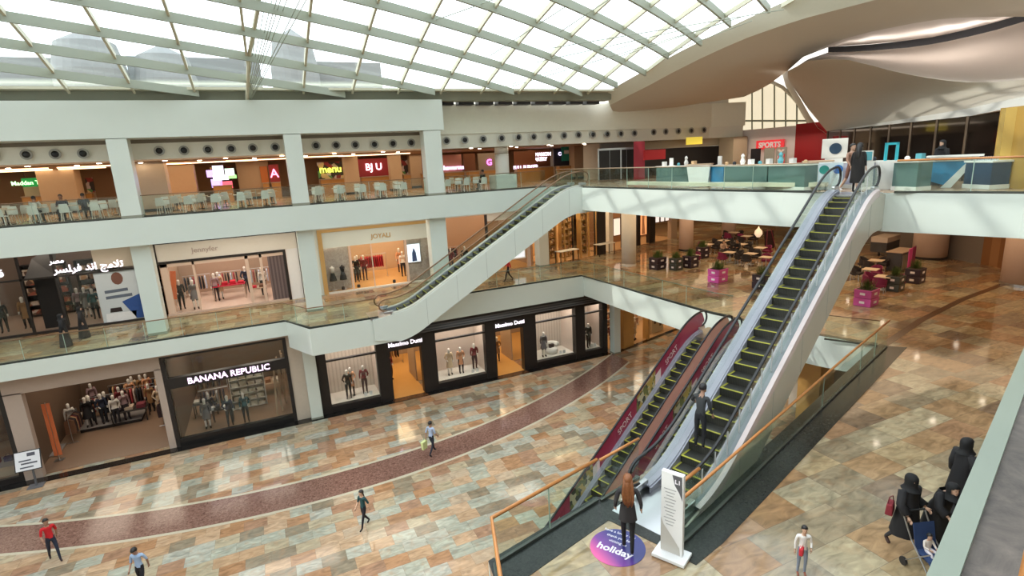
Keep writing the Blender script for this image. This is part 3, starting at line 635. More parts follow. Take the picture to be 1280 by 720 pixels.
def figure(name, label, cat, loc, rz, H=1.72, pose=None, top=(60, 60, 60), bottom=(30, 30, 40), shoe=(20, 18, 18), skin=SKIN, sleeves='long', hair=None, dress=None, group=None, detail=True, lean=0, abaya=False, parent=None, legs='trousers', mann=False):
    k = H / 1.72; J = {a: Vector(v) for a, v in BASEJ.items()}
    for a, v in (pose or {}).items(): J[a] = Vector(v)
    t = thing(name, label, cat, loc, rz, group)
    W = RM[t.name]
    names = ['pel', 'wst', 'che', 'nek', 'hed', 'ls', 'le', 'lh', 'rs', 're', 'rh', 'lp', 'lk', 'la', 'lt', 'rp', 'rk', 'ra', 'rt']
    rad = [(.135, .105), (.12, .09), (.15, .105), .052, .07, .062, .042, .030, .062, .042, .030, .088, .056, .038, .035, .088, .056, .038, .035]
    E_ = [('pel', 'wst'), ('wst', 'che'), ('che', 'nek'), ('nek', 'hed'), ('che', 'ls'), ('ls', 'le'), ('le', 'lh'), ('che', 'rs'), ('rs', 're'), ('re', 'rh'), ('pel', 'lp'), ('lp', 'lk'), ('lk', 'la'), ('la', 'lt'), ('pel', 'rp'), ('rp', 'rk'), ('rk', 'ra'), ('ra', 'rt')]
    ix = {n: i for i, n in enumerate(names)}
    me = skin_mesh([tuple(J[n]) for n in names], [(ix[a], ix[b]) for a, b in E_], rad, 0, 1 if detail else 0)
    mats = [skin, fab(*top), fab(*bottom), fab(*shoe)]
    reg = {('pel', 'wst'): 1, ('wst', 'che'): 1, ('che', 'nek'): 1, ('nek', 'hed'): 0, ('che', 'ls'): 1, ('che', 'rs'): 1, ('ls', 'le'): 1 if sleeves else 0, ('rs', 're'): 1 if sleeves else 0,
           ('le', 'lh'): 1 if sleeves == 'long' else 0, ('re', 'rh'): 1 if sleeves == 'long' else 0, ('pel', 'lp'): 2, ('pel', 'rp'): 2, ('lp', 'lk'): 2, ('rp', 'rk'): 2, ('lk', 'la'): 2 if legs == 'trousers' else 0, ('rk', 'ra'): 2 if legs == 'trousers' else 0, ('la', 'lt'): 3, ('ra', 'rt'): 3}
    vs = [v.co.copy() for v in me.vertices]; fs = [tuple(p.vertices) for p in me.polygons]; fm = []
    for p in me.polygons:
        c = p.center; best = min(E_, key=lambda e: segd(c, J[e[0]], J[e[1]]) - (.02 if e[0] == 'wst' else 0)); r_ = reg[best]
        if best == ('le', 'lh') and (c - J['lh']).length < .05: r_ = 0
        if best == ('re', 'rh') and (c - J['rh']).length < .05: r_ = 0
        if best == ('che', 'nek') and c.z > J['nek'].z - .03: r_ = 0
        fm.append(r_)
    bpy.data.meshes.remove(me)
    b = MB(W @ Matrix.Scale(k, 4)); b.add([tuple(v) for v in vs], fs, 0); b.m = fm
    # head: skull, jaw, nose, ears joined to the neck
    hd = J['hed'] + Vector((0, 0, .02)); hn = (J['hed'] - J['nek']).normalized()
    fw = Vector((0, 1, 0)) if not (pose and 'look' in pose) else Vector(pose['look']).normalized()
    up = (hn - fw * hn.dot(fw)).normalized(); rt = fw.cross(up); HM = Matrix((rt, fw, up)).transposed().to_4x4(); HM.translation = hd
    def hp(x, y, z): return tuple(HM @ Vector((x, y, z)))
    nn_ = 12 if detail else 8; pr = [(.001, -.115, .035), (.045, -.105, .03), (.062, -.07, .012), (.073, -.02, .004), (.079, .03, 0), (.076, .07, -.004), (.056, .105, -.008), (.025, .122, -.01), (.001, .125, -.01)]
    hv = []; 
    for r_, z, yo in pr:
        for q in range(nn_):
            a = 2 * PI * q / nn_; hv.append(hp(r_ * math.cos(a), yo + r_ * 1.22 * math.sin(a), z))
    hf = [(i * nn_ + q, i * nn_ + (q + 1) % nn_, (i + 1) * nn_ + (q + 1) % nn_, (i + 1) * nn_ + q) for i in range(len(pr) - 1) for q in range(nn_)]
    b.add(hv, hf, 0)
    if detail:
        b.add([hp(-.014, .088, -.015), hp(.014, .088, -.015), hp(0, .118, -.022), hp(0, .092, .03), hp(0, .09, -.032)], [(0, 2, 3), (2, 1, 3), (0, 4, 2), (2, 4, 1)], 0)
        for sx in (-1, 1):
            b.add([hp(sx * .078, -.005, -.02), hp(sx * .09, -.02, -.01), hp(sx * .092, -.02, .025), hp(sx * .078, -.005, .03), hp(sx * .078, -.03, .005)], [(0, 1, 2, 3), (1, 4, 2)], 0)
    # hands: palm with four fingers and a thumb
    for side, h, e, sg in (('l', 'lh', 'le', -1), ('r', 'rh', 're', 1)):
        d = (J[h] - J[e]).normalized(); ax = d.cross(Vector((sg, 0, .01))).normalized(); ax = ax if ax.length > .1 else Vector((0, 1, 0)); nrm = d.cross(ax).normalized(); o_ = J[h]
        b.tube([tuple(o_), tuple(o_ + d * .05), tuple(o_ + d * .085)], [.026, .030, .026], 6, 0)
        if detail:
            for q, (off, ln) in enumerate(((-.027, .055), (-.009, .066), (.009, .07), (.027, .062))):
                p0_ = o_ + d * .08 + ax * off; b.tube([tuple(p0_), tuple(p0_ + d * ln * .55 - nrm * .006 * sg), tuple(p0_ + d * ln * .9 - nrm * .022 * sg)], [.009, .008, .006], 5, 0)
            p0_ = o_ + d * .03 + ax * .028; b.tube([tuple(p0_), tuple(p0_ + d * .03 + ax * .022), tuple(p0_ + d * .06 + ax * .028 - nrm * .01)], [.011, .010, .007], 5, 0)
    b.build('body', mats, t, smooth=True)
    if detail and not mann and hair != 'niqab':
        for sx in (-1, 1):
            e = MB(W @ Matrix.Scale(k, 4)); e.ball(hp(sx * .03, .083, .008), .010, 6); e.build('eye', EYE, t)
        e = MB(W @ Matrix.Scale(k, 4)); e.tube([hp(-.024, .083, -.052), hp(0, .092, -.055), hp(.024, .083, -.052)], .005, 5); e.build('mouth', mat('lips', (.35, .12, .10), .5), t)
    KM = W @ Matrix.Scale(k, 4)
    if hair in ('short', 'long', 'bun', 'ponytail', 'scarf', 'niqab', 'longred'):
        hm = MB(KM); big = 1.08 if hair not in ('scarf', 'niqab') else 1.22
        pr2 = [(.001, .137), (.03, .133), (.062, .112), (.082, .07), (.087, .03), (.086, -.01 if hair == 'short' else -.03)]
        if hair in ('scarf', 'niqab'): pr2 += [(.082, -.07), (.085, -.12), (.10, -.16), (.125, -.20)]
        n = 14; vv = []
        for r_, z in pr2:
            for q in range(n):
                a = 2 * PI * q / n; y = r_ * 1.22 * math.sin(a) * big; cut = 0
                if z < .06 and z > -.12 and math.sin(a) > .35: y = min(y, .072 if hair != 'niqab' else 9); 
                rr = r_ * big
                zz = z
                if hair not in ('scarf', 'niqab') and math.sin(a) > .2 and z < .06: zz = .06 + (z - .06) * .1; y = min(y, .085)
                vv.append(hp(rr * math.cos(a), y - .012, zz))
        ff = [(i * n + q, i * n + (q + 1) % n, (i + 1) * n + (q + 1) % n, (i + 1) * n + q) for i in range(len(pr2) - 1) for q in range(n)]
        if hair == 'scarf': ff = [f for f in ff if not (4 <= f[0] // n <= 5 and math.sin(2 * PI * ((f[0] % n) + .5) / n) > .55)]
        hm.add(vv, ff)
        if hair in ('long', 'longred', 'ponytail'):
            ln = .42 if hair != 'ponytail' else .25
            w = (.06 if hair == 'longred' else .085) if hair != 'ponytail' else .03
            hm.tube([hp(0, -.05, .06), hp(0, -.085, -.03), hp(0, -.10, -.12), hp(0, -.125, -.12 - ln * .5), hp(0, -.10, -.12 - ln)], [w * .8, w, w * 1.05, w, w * .35], 10)
        if hair == 'longred':
            for q in range(6):
                xo = -.075 + .03 * q; hm.tube([hp(xo * .7, -.05, .06), hp(xo, -.10, -.06), hp(xo * 1.25 + .01 * math.sin(q * 2), -.14, -.22), hp(xo * 1.1 - .012 * math.sin(q * 2), -.145, -.36), hp(xo * .9, -.13, -.46 - .03 * (q % 3))], [.03, .034, .032, .028, .006], 7)
        hmt = HAIRR if hair == 'longred' else (fab(18, 18, 20) if hair in ('scarf', 'niqab') else HAIRB)
        hm.build('headscarf' if hair in ('scarf', 'niqab') else 'hair', hmt, t, smooth=True)
        if hair == 'niqab':
            e = MB(KM); e.rows([[hp(-.062, .095, .022), hp(0, .112, .022), hp(.062, .095, .022)], [hp(-.062, .095, -.004), hp(0, .112, -.004), hp(.062, .095, -.004)]]); e.build('eye_slit', SKIN, t)
    if dress:
        col, z0, z1, w1, flare = dress   # skirt / gown: from z1 (shoulder or waist) down to z0
        g = MB(KM); n = 20; rows = []
        zt = [z1 + (z0 - z1) * i / 10 for i in range(11)]
        cyo = lambda z: (J['la'].y + J['ra'].y) / 2 * max(0, (.95 - z)) / .95 + (J['che'].y if z > 1.2 else J['che'].y * max(0, z - .9) / .3)
        for z in zt:
            u = (z1 - z) / max(z1 - z0, .01)
            if abaya:
                w_ = .20 if z > 1.36 else (.215 if z > 1.2 else .18 + (1.2 - z) * .12); dd_ = .115 if z > 1.2 else .14 + (1.2 - z) * .13
                if z > 1.40: w_, dd_ = .12, .09
            else: w_ = w1 + flare * u; dd_ = w_ * .8
            rows.append([((w_ * (1 + .05 * math.sin(5 * a + z * 4))) * math.cos(a), cyo(z) + dd_ * (1 + .07 * math.sin(6 * a + 1)) * math.sin(a), z) for a in [2 * PI * q / n for q in range(n)]])
        g.rows(rows, closed=True); g.build('gown' if abaya else 'skirt', fab(*col), t, smooth=True)
        if abaya:
            for s_ in 'lr':
                a_, e_, h_ = J[s_ + 's'], J[s_ + 'e'], J[s_ + 'h']
                g = MB(KM); g.tube([tuple(a_), tuple(e_), tuple(e_ * .15 + h_ * .85)], [.085, .085, .10], 10); g.build('sleeve', fab(*col), t, smooth=True)
    return t
SIT = dict(pel=(0, 0, .50), wst=(0, -.01, .65), che=(0, .02, .86), nek=(0, .04, 1.03), hed=(0, .07, 1.16), ls=(-.17, .03, .98), le=(-.22, .08, .72), lh=(-.15, .32, .72), rs=(.17, .03, .98), re=(.22, .08, .72), rh=(.15, .32, .72),
           lp=(-.09, .04, .50), lk=(-.11, .45, .50), la=(-.11, .42, .09), lt=(-.12, .56, .035), rp=(.09, .04, .50), rk=(.11, .45, .50), ra=(.11, .42, .09), rt=(.12, .56, .035))
def face(dx, dy): return math.atan2(dy, dx) - PI / 2     # turn so local +y points along (dx, dy)

# ---- people on the ground floor
p = onz(70, 700, 0)
figure('person', 'person in a red T-shirt and dark jeans walking on the ground floor at lower left', 'person', p, face(.45, -.9), 1.78, WALK, (200, 30, 40), (34, 40, 58), (40, 20, 20), SKIND, 'short', 'short')
p = onz(181, 738, 0)
figure('person', 'person in a pale blue shirt looking down at the bottom edge', 'person', p, face(-.35, -.94), 1.78, {**WALK, 'look': (0, .85, -.5), 'hed': (0, .07, 1.58), 'rh': (.12, .30, 1.05), 're': (.22, .02, 1.12)}, (160, 184, 216), (22, 22, 30), (20, 20, 20), SKIND, 'short', 'short')
p = onz(541, 568, 0)
t = figure('person', 'person in a light blue shirt carrying a pale bag on the maroon floor band', 'person', p, face(.75, .5), 1.78, WALK, (170, 186, 214), (26, 30, 44), (18, 16, 16), SKIND, 'short', 'short')
q = p + Vector((-.36, .1, 0))
t = thing('carrier_bag', 'pale yellow-green carrier bag held by the person on the maroon band', 'bag', (q.x, q.y, .35))
m = MB(); m.taper((q.x, q.y, .35), (.30, .12), (.36, .16), .42, .6); m.build('bag_body', fab(206, 214, 150), t, bevel=.01)
m = MB(); m.tube([(q.x - .1, q.y, .76), (q.x - .05, q.y, .92), (q.x + .05, q.y, .92), (q.x + .1, q.y, .76)], .008, 6); m.build('bag_handle', fab(206, 214, 150), t)
p = onz(457, 659, 0)
figure('person', 'person in a dark green top and black trousers striding across the middle of the floor', 'person', p, face(-.55, -.35), 1.66, WALK, (24, 66, 70), (20, 16, 28), (18, 16, 16), SKIN, 'short', 'ponytail')
# ---- people on the foreground deck
p = onz(785, 691, L1); p.z += .012
figure('person', 'person with long chestnut hair in a dark grey jacket walking onto the round floor sticker', 'person', p, face(.55, .85), 1.72, {**BASEJ, 'lk': (-.08, .10, .51), 'la': (-.07, .10, .10), 'lt': (-.08, .24, .04), 'rk': (.08, -.03, .50), 'ra': (.07, -.16, .12), 'rt': (.08, -.03, .035), 'le': (-.25, -.07, 1.16), 'lh': (-.24, .08, .98), 're': (.25, -.07, 1.16), 'rh': (.26, .06, .97)}, (48, 44, 46), (18, 18, 20), (60, 40, 34), SKIN, 'long', 'longred', dress=((46, 42, 44), .78, 1.12, .135, .045))
p = onz(1001, 718, L1)
figure('person', 'small child in a white top and grey-blue trousers with dark hair', 'child', p, face(-.55, -.75), 1.02, {**BASEJ, 'le': (-.24, -.02, 1.16), 'lh': (-.20, .12, 1.04), 'hed': (0, .03, 1.62)}, (236, 232, 228), (140, 150, 168), (150, 90, 70), SKIN, 'long', 'short')
p2 = p + Vector((-.2, -.12, .60))
t = thing('toy_bag', 'small red and white toy bag held by the child', 'bag', p2)
m = MB(); m.cbox(p2 + Vector((0, 0, .07)), (.14, .07, .15), .5); m.build('bag_body', fab(206, 50, 60), t, bevel=.02)
m = MB(); m.tube([p2 + Vector((-.04, 0, .14)), p2 + Vector((0, 0, .20)), p2 + Vector((.04, 0, .14))], .008, 6); m.build('bag_handle', fab(230, 220, 215), t)
BLK = (26, 25, 28)
p = onz(1128, 688, L1)
t = figure('person', 'person in a black abaya and niqab striding with a dark red handbag', 'person', p, face(-.2, -.95), 1.64, {**WALK, 'lh': (-.3, .12, 1.02), 'le': (-.27, -.08, 1.12)}, BLK, (46, 46, 50), (60, 40, 34), SKIN, 'long', 'niqab', dress=(BLK, .42, 1.44, .2, 0), abaya=True)
q = onz(1112, 640, 6.2 + .85)
t = thing('handbag', 'dark red handbag carried by the striding person in black', 'handbag', q)
m = MB(); m.taper(q, (.30, .13), (.24, .10), .22, .4); m.build('bag_body', fab(120, 30, 40), t, bevel=.02)
m = MB(); m.tube([q + Vector((-.09, 0, .21)), q + Vector((-.05, 0, .34)), q + Vector((.05, 0, .34)), q + Vector((.09, 0, .21))], .01, 6); m.build('bag_handle', fab(100, 26, 34), t)
p = onz(1190, 648, L1) + Vector((.25, .05, 0))
figure('person', 'tall person in a black abaya and headscarf with an orange bag at the marble ledge', 'person', p, face(.9, -.35), 1.74, {**BASEJ, 'rh': (.16, .26, 1.04), 're': (.24, .02, 1.14)}, BLK, BLK, BLK, SKIN, 'long', 'scarf', dress=(BLK, .03, 1.44, .2, 0), abaya=True)
q = p + Vector((.02, -.30, .82))
t = thing('shoulder_bag', 'orange-red shoulder bag with strap on the tall person in black', 'handbag', q)
m = MB(); m.taper(q, (.34, .10), (.30, .09), .17, -.35); m.build('bag_body', fab(232, 78, 40), t, bevel=.02)
m = MB(); m.tube([q + Vector((-.12, .04, .16)), q + Vector((-.05, .10, .45)), q + Vector((.0, .16, .62))], .012, 6); m.build('strap', fab(170, 90, 80), t)
p = onz(1160, 692, L1) + Vector((.32, .10, 0))
figure('person', 'person in a black abaya bending forward to push the stroller', 'person', p, face(-.35, -.93), 1.60, {**BASEJ, 'che': (0, .13, 1.26), 'nek': (0, .22, 1.40), 'hed': (0, .30, 1.50), 'ls': (-.17, .18, 1.36), 'rs': (.17, .18, 1.36), 'le': (-.22, .26, 1.12), 'lh': (-.2, .48, 1.02), 're': (.22, .26, 1.12), 'rh': (.2, .48, 1.02)}, BLK, BLK, BLK, SKIN, 'long', 'scarf', dress=(BLK, .03, 1.42, .2, 0), abaya=True)
# stroller with a baby
q = onz(1152, 722, L1) + Vector((.15, -.05, 0)); rzs = face(-.35, -.93)
t = thing('stroller', 'small stroller with a dark blue seat and checked hem pushed at the bottom edge', 'stroller', q, rzs); T_ = RM[t.name]
NAVY = fab(40, 62, 104); WHT = fab(214, 216, 224)
for sx in (-1, 1):
    m = MB(T_); m.tube([(sx * .22, -.52, 1.02), (sx * .22, -.25, .62), (sx * .24, .35, .10)], .014, 8); m.tube([(sx * .22, .18, .62), (sx * .24, -.34, .10)], .012, 8); m.build('frame_tube', CHROME, t)
    for y in (.35, -.34):
        m = MB(T_ @ Matrix.Translation((sx * .24, y, .085)) @ Matrix.Rotation(PI / 2, 4, 'Y')); m.lathe([(.02, -.02), (.08, -.022), (.085, 0), (.08, .022), (.02, .02)], n=14); m.build('wheel', BLACK, t)
m = MB(T_); m.rows([[(-.2, -.28, .92), (.2, -.28, .92)], [(-.2, -.16, .45), (.2, -.16, .45)], [(-.2, .14, .42), (.2, .14, .42)], [(-.2, .30, .30), (.2, .30, .30)]], thick=(0, .01, .03)); m.build('seat', NAVY, t)
m = MB(T_); m.rows([[(-.21, .26, .32), (.21, .26, .32)], [(-.21, .40, .16), (.21, .40, .16)]], thick=(0, .02, .02)); m.build('checked_hem', clothmat('check_cloth', [(.05, .09, .2), (.75, .75, .8)], 18), t)
m = MB(T_); m.tube([(-.22, -.52, 1.02), (.22, -.52, 1.02)], .018, 8); m.build('push_bar', BLACK, t)
bb = q + (T_.to_3x3() @ Vector((0, -.12, .10)))
figure('baby', 'baby in pale clothes sitting in the stroller', 'baby', (bb.x, bb.y, bb.z), rzs, .80, {**SIT, 'pel': (0, 0, .82), 'wst': (0, -.02, .95), 'che': (0, -.03, 1.12), 'nek': (0, 0, 1.26), 'hed': (0, .03, 1.40), 'ls': (-.15, -.02, 1.2), 'rs': (.15, -.02, 1.2), 'le': (-.22, .08, 1.0), 're': (.22, .08, 1.0), 'lh': (-.14, .26, 1.0), 'rh': (.14, .26, 1.0), 'lp': (-.1, .04, .82), 'rp': (.1, .04, .82), 'lk': (-.14, .36, .86), 'rk': (.14, .36, .86), 'la': (-.14, .5, .62), 'ra': (.14, .5, .62), 'lt': (-.14, .6, .66), 'rt': (.14, .6, .66)}, (225, 215, 205), (214, 208, 214), (190, 160, 150), SKIN, 'long', 'short')
# man riding the tall escalator, leaning on the far rail
_, zL, LL = ESC['long']
uL = Vector((math.cos(hdL), math.sin(hdL), 0)); vL = Vector((-uL.y, uL.x, 0))
sM = 1.38; c = BL + uL * sM + vL * .12; c.z = BL.z + .006 + zL(1.38)
figure('person', 'person in a dark suit leaning on the rail near the bottom of the tall escalator', 'person', c, math.atan2(uL.y, uL.x) - PI / 2, 1.70, {**BASEJ, 'che': (-.04, .10, 1.27), 'nek': (-.06, .18, 1.42), 'hed': (-.07, .24, 1.53), 'ls': (-.22, .13, 1.37), 'rs': (.12, .13, 1.37), 'le': (-.36, .22, 1.17), 'lh': (-.40, .42, 1.04), 're': (.2, .10, 1.12), 'rh': (.2, .22, .93)}, (52, 54, 56), (34, 34, 38), (150, 120, 110), SKIND, 'long', 'short')
# couple at the top of the tall escalator and others on the top floor
tp = BL + uL * (LL + .9); tp.z = L2 + .02
figure('person', 'person in a long black coat stepping off the tall escalator', 'person', tp + vL * .05, face(uL.x, uL.y), 1.72, BASEJ, (30, 28, 28), (24, 22, 22), (20, 18, 18), SKIN, 'long', 'long', dress=((32, 28, 26), .35, 1.42, .19, .04))
figure('person', 'person with bare legs beside the person in the long black coat', 'person', tp + uL * .5 + vL * .42, face(-.2, -1), 1.70, WALK, (170, 130, 110), (120, 80, 66), (220, 210, 205), SKIN, 'long', 'short', legs='shorts')
figure('person', 'person in black standing behind the glass right of the tall escalator top', 'person', (23.6, 12.5, L2), face(-1, .2), 1.68, BASEJ, (16, 16, 18), (16, 16, 18), (16, 16, 18), SKIN, 'long', 'scarf', dress=((16, 16, 18), .05, 1.42, .2, .1), abaya=True)
# first floor gallery
p = onz(84, 433, L1)
figure('person', 'left of two people in black abayas walking along the first floor gallery', 'person', p, face(1, .1), 1.64, BASEJ, BLK, BLK, BLK, SKIN, 'long', 'scarf', dress=(BLK, .03, 1.44, .2, 0), abaya=True)
p = onz(107, 422, L1)
figure('person', 'right of two people in black abayas walking along the first floor gallery', 'person', p, face(1, .1), 1.64, BASEJ, BLK, BLK, BLK, SKIN, 'long', 'scarf', dress=(BLK, .03, 1.44, .2, 0), abaya=True)
p = onz(636, 352, L1)
figure('person', 'person in a red top and dark trousers on the gallery under the white escalator', 'person', p, face(-.9, .2), 1.74, WALK, (190, 36, 44), (40, 30, 34), (30, 20, 20), SKIND, 'long', 'short')
# ------------------------------------------------------------------ shop kit
SIGNW = mat('sign_white_glow', (.9, .85, .95), .4, emit=(1, .93, 1), es=1.35)
PURPLEG = mat('sign_purple_glow', (.5, .3, .8), .4, emit=(.62, .35, 1), es=2.6)
SHOPFL = mat('shop_floor_honey', (.52, .31, .15), .25, noise=.1, nscale=1)
PINKFL = mat('shop_floor_pinkish', (.60, .46, .38), .2, noise=.06)
MARBLE = stonemat('pale_grey_marble', (.34, .31, .29), (.56, .53, .50), 2.2, .25, 2.5)
GOLD = mat('gold_trim', (.70, .45, .18), .3, .5)
IVORY = mat('ivory_panel', (.74, .71, .64), .5)
TAUPE = mat('taupe_wall', (.40, .30, .22), .6)
CURT = stripemat('curtain_fabric', (.60, .53, .46), (.50, .44, .38), 4.5, 'x', .8, .6)
RIB = stripemat('ribbed_bronze', (.085, .072, .066), (.015, .013, .012), 7.0, 'z', .4, .6)
CLOTHD = clothmat('dark_stock', [(.03, .03, .035), (.08, .06, .06), (.25, .22, .2), (.02, .02, .02), (.3, .08, .06), (.12, .14, .2)], 5)
CLOTHW = clothmat('warm_stock', [(.45, .25, .12), (.55, .45, .35), (.12, .06, .04), (.6, .5, .42), (.35, .10, .06), (.2, .13, .09)], 4)
def room(tag_, x0, x1, y0, y1, z0, z1, floor_, wall_, power, col=(1, .82, .62), back=True, lights=1):
    m = MB(); m.box(x0, y0, z0, x1, y1, z0 + .02); struct(m.build('floor_shop', floor_))
    m = MB(); m.box(x0 - .08, y0 + .12, z0, x0, y1, z1 - .01); struct(m.build('wall_shop_left', wall_)); m = MB(); m.box(x1, y0 + .12, z0, x1 + .08, y1, z1 - .01); struct(m.build('wall_shop_right', wall_))
    if back: m = MB(); m.box(x0 - .08, y1, z0, x1 + .08, y1 + .1, z1 - .01); struct(m.build('wall_shop_back', wall_))
    for i in range(lights):
        a = area('shop_downlight', (x0 + (x1 - x0) * (i + .5) / lights, (y0 + y1) / 2 + .3, z1 - .12), (x1 - x0) / lights * .7, (y1 - y0) * .75, power / lights, col)
MANC = {}
MPOSE = [dict(lk=(-.10, .05, .50), le=(-.26, -.06, 1.16), lh=(-.18, .10, 1.02)), dict(re=(.28, -.02, 1.15), rh=(.16, .10, .98), rk=(.11, .10, .5), ra=(.12, .08, .09), rt=(.13, .22, .035)), dict(le=(-.24, -.05, 1.12), lh=(-.24, .0, .88), rk=(.1, .02, .5))]
def mannequin(kind, loc, rz, label, group=None):
    top, bot, dr, pose, leg = kind
    key = str(kind)
    if key in MANC: return dup(MANC[key], loc, rz, label, group)
    MANC[key] = figure('mannequin', label, 'mannequin', loc, rz, 1.80, MPOSE[pose], top, bot, (40, 30, 28), MANN, 'long', None, dr, group, False, legs=leg, mann=True); return MANC[key]
K = dict(
    coat=((150, 112, 74), (40, 36, 38), ((150, 112, 74), .55, 1.12, .14, .05), 0, 'trousers'), black=((28, 26, 30), (24, 24, 28), None, 1, 'trousers'),
    blackdress=((26, 24, 28), (24, 24, 28), ((26, 24, 28), .5, 1.1, .13, .12), 2, 'shorts'), white=((226, 222, 216), (30, 30, 36), None, 0, 'trousers'),
    grey=((120, 116, 118), (120, 116, 118), ((120, 116, 118), .6, 1.12, .13, .10), 2, 'shorts'), navy=((44, 52, 72), (30, 32, 40), None, 1, 'trousers'), teal=((52, 92, 98), (34, 40, 46), None, 0, 'trousers'),
    mauve=((158, 132, 136), (52, 44, 50), None, 2, 'trousers'), cream=((214, 190, 160), (190, 168, 140), ((206, 182, 150), .5, 1.1, .14, .08), 1, 'shorts'), maroon=((120, 40, 46), (60, 24, 30), None, 0, 'trousers'), peach=((220, 160, 120), (60, 40, 40), ((215, 150, 110), .6, 1.1, .13, .06), 0, 'trousers'))
GARM = {}
def garments(x, y, z, n, dx, dy, cols, label, group, h=.85):
    """clothes on hangers, every one an object"""
    for i in range(n):
        c = cols[i % len(cols)]; key = (c, round(h, 2)); ang = math.atan2(dy, dx) + PI / 2
        if key not in GARM:
            m = MB(); m.rows([[(-.03, -.02, 0), (.03, -.02, 0)], [(-.22, -.025, -.10), (.22, -.025, -.10)], [(-.25, -.03, -h * .5), (.25, -.03, -h * .5)], [(-.24, -.035, -h), (.24, -.035, -h)]], thick=(0, .07, 0)); m.tube([(0, .01, 0), (0, .01, .06), (.02, .01, .09)], .004, 5)
            GARM[key] = m.build('hanging_garment', fab(*c)).data; o = [q for q in COL.objects if q.data == GARM[key]][0]
        else: o = bpy.data.objects.new('hanging_garment', GARM[key]); COL.objects.link(o)
        o.location = (x + dx * i, y + dy * i, z); o.rotation_euler = (0, 0, ang); o['label'] = label; o['category'] = 'garment'; o['group'] = group
def rack(x, y, z, length, rz, label, cols, n, group, glabel, h=1.45):
    t = thing('clothes_rack', label, 'clothes rack', (x, y, z), rz); T = RM[t.name]
    m = MB(T); m.tube([(-length / 2, 0, h), (length / 2, 0, h)], .016, 8); m.build('hanging_rail', CHROME, t)
    for s in (-1, 1):
        m = MB(T); m.tube([(s * length / 2, 0, h), (s * length / 2, 0, .03)], .016, 8); m.tube([(s * length / 2, -.25, .02), (s * length / 2, .25, .02)], .018, 8); m.build('upright', CHROME, t)
    st_ = length * .86 / n; d = T.to_3x3() @ Vector((1, 0, 0)); a = T @ Vector((-length * .43, 0, h - .10))
    garments(a.x, a.y, a.z, n, d.x * st_, d.y * st_, cols, glabel, group)
def table(x, y, z, lx, ly, h, label, topm=IVORY, legm=DARK, rz=0, stacks=0, cols=((200, 190, 170),), cat='display table'):
    t = thing('display_table', label, cat, (x, y, z), rz); T = RM[t.name]
    m = MB(T); m.box(-lx / 2, -ly / 2, h - .05, lx / 2, ly / 2, h); m.build('table_top', topm, t, bevel=.008)
    for a in (-1, 1):
        for b_ in (-1, 1):
            m = MB(T); m.cbox((a * (lx / 2 - .05), b_ * (ly / 2 - .05), (h - .05) / 2), (.05, .05, h - .05)); m.build('leg', legm, t)
    for i in range(stacks):
        c = cols[i % len(cols)]; px = -lx / 2 + (i + .5) * lx / stacks; pz = h + .001; hh = .12 + .05 * (i % 3)
        m = MB(T); m.cbox((px, 0, pz + hh / 2), (lx / stacks * .7, ly * .6, hh)); o = m.build('folded_stack', fab(*c)); me_M = RM[t.name]
        tag(o, 'stack of folded clothes on ' + label[:70], 'clothes', 'folded clothes on ' + label[:60])
    return t
def podium(x0, x1, y0, y1, z0, h, label, mt=DARK):
    t = thing('podium', label, 'podium', ((x0 + x1) / 2, (y0 + y1) / 2, z0)); m = MB(); m.box(x0, y0, z0, x1, y1, z0 + h); m.build('podium_block', mt, t, bevel=.01)
    m = MB(); m.box(x0 - .02, y0 - .02, z0 + h, x1 + .02, y1 + .02, z0 + h + .02); m.build('podium_top', mat('podium_top_grey', (.25, .23, .22), .4), t)
def shelf(x, y, z, w, h, d, rows_, label, body=TAUPE, stock=CLOTHW, rz=0, lit=False):
    t = thing('shelf_unit', label, 'shelf', (x, y, z), rz); T = RM[t.name]
    m = MB(T); m.box(-w / 2, d - .03, 0, w / 2, d, h); m.build('back_panel', body, t)
    for s in (-1, 1): m = MB(T); m.box(s * w / 2 - .02, 0, 0, s * w / 2 + .02, d, h); m.build('side_panel', body, t)
    for i in range(rows_ + 1):
        zz = .06 + i * (h - .1) / rows_; m = MB(T); m.box(-w / 2 + .02, 0, zz, w / 2 - .02, d - .03, zz + .03); m.build('shelf_board', body, t)
    for i in range(rows_):
        zz = .095 + i * (h - .1) / rows_; m = MB(T); n = max(2, int(w / .45))
        for k in range(n):
            hh = (h / rows_) * random.uniform(.35, .75); x_ = -w / 2 + .05 + (k + .5) * (w - .1) / n; m.cbox((x_, d * .45, zz + hh / 2), ((w - .1) / n * .8, d * .6, hh))
        o = m.build('shelf_stock', stock); o['label'] = 'folded goods on the ' + ' '.join(label.split()[:11]); o['category'] = 'goods'; o['kind'] = 'stuff'
    return t
def pane(t, x0, x1, y, z0, z1, name='glass_pane'):
    m = MB(); m.box(x0, y, z0, x1, y + .012, z1); return m.build(name, SHOPGLASS, t)
def bar(t, x0, x1, y0, y1, z0, z1, name, mt, bevel=0):
    m = MB(); m.box(x0, y0, z0, x1, y1, z1); return m.build(name, mt, t, bevel=bevel)

# ================================================================== ground floor
# polished black threshold
m = MB(); m.box(-30, 31.35, 0, 21.6, 31.95, .012); struct(m.build('floor_threshold', mat('black_polished', (.012, .010, .009), .08)))
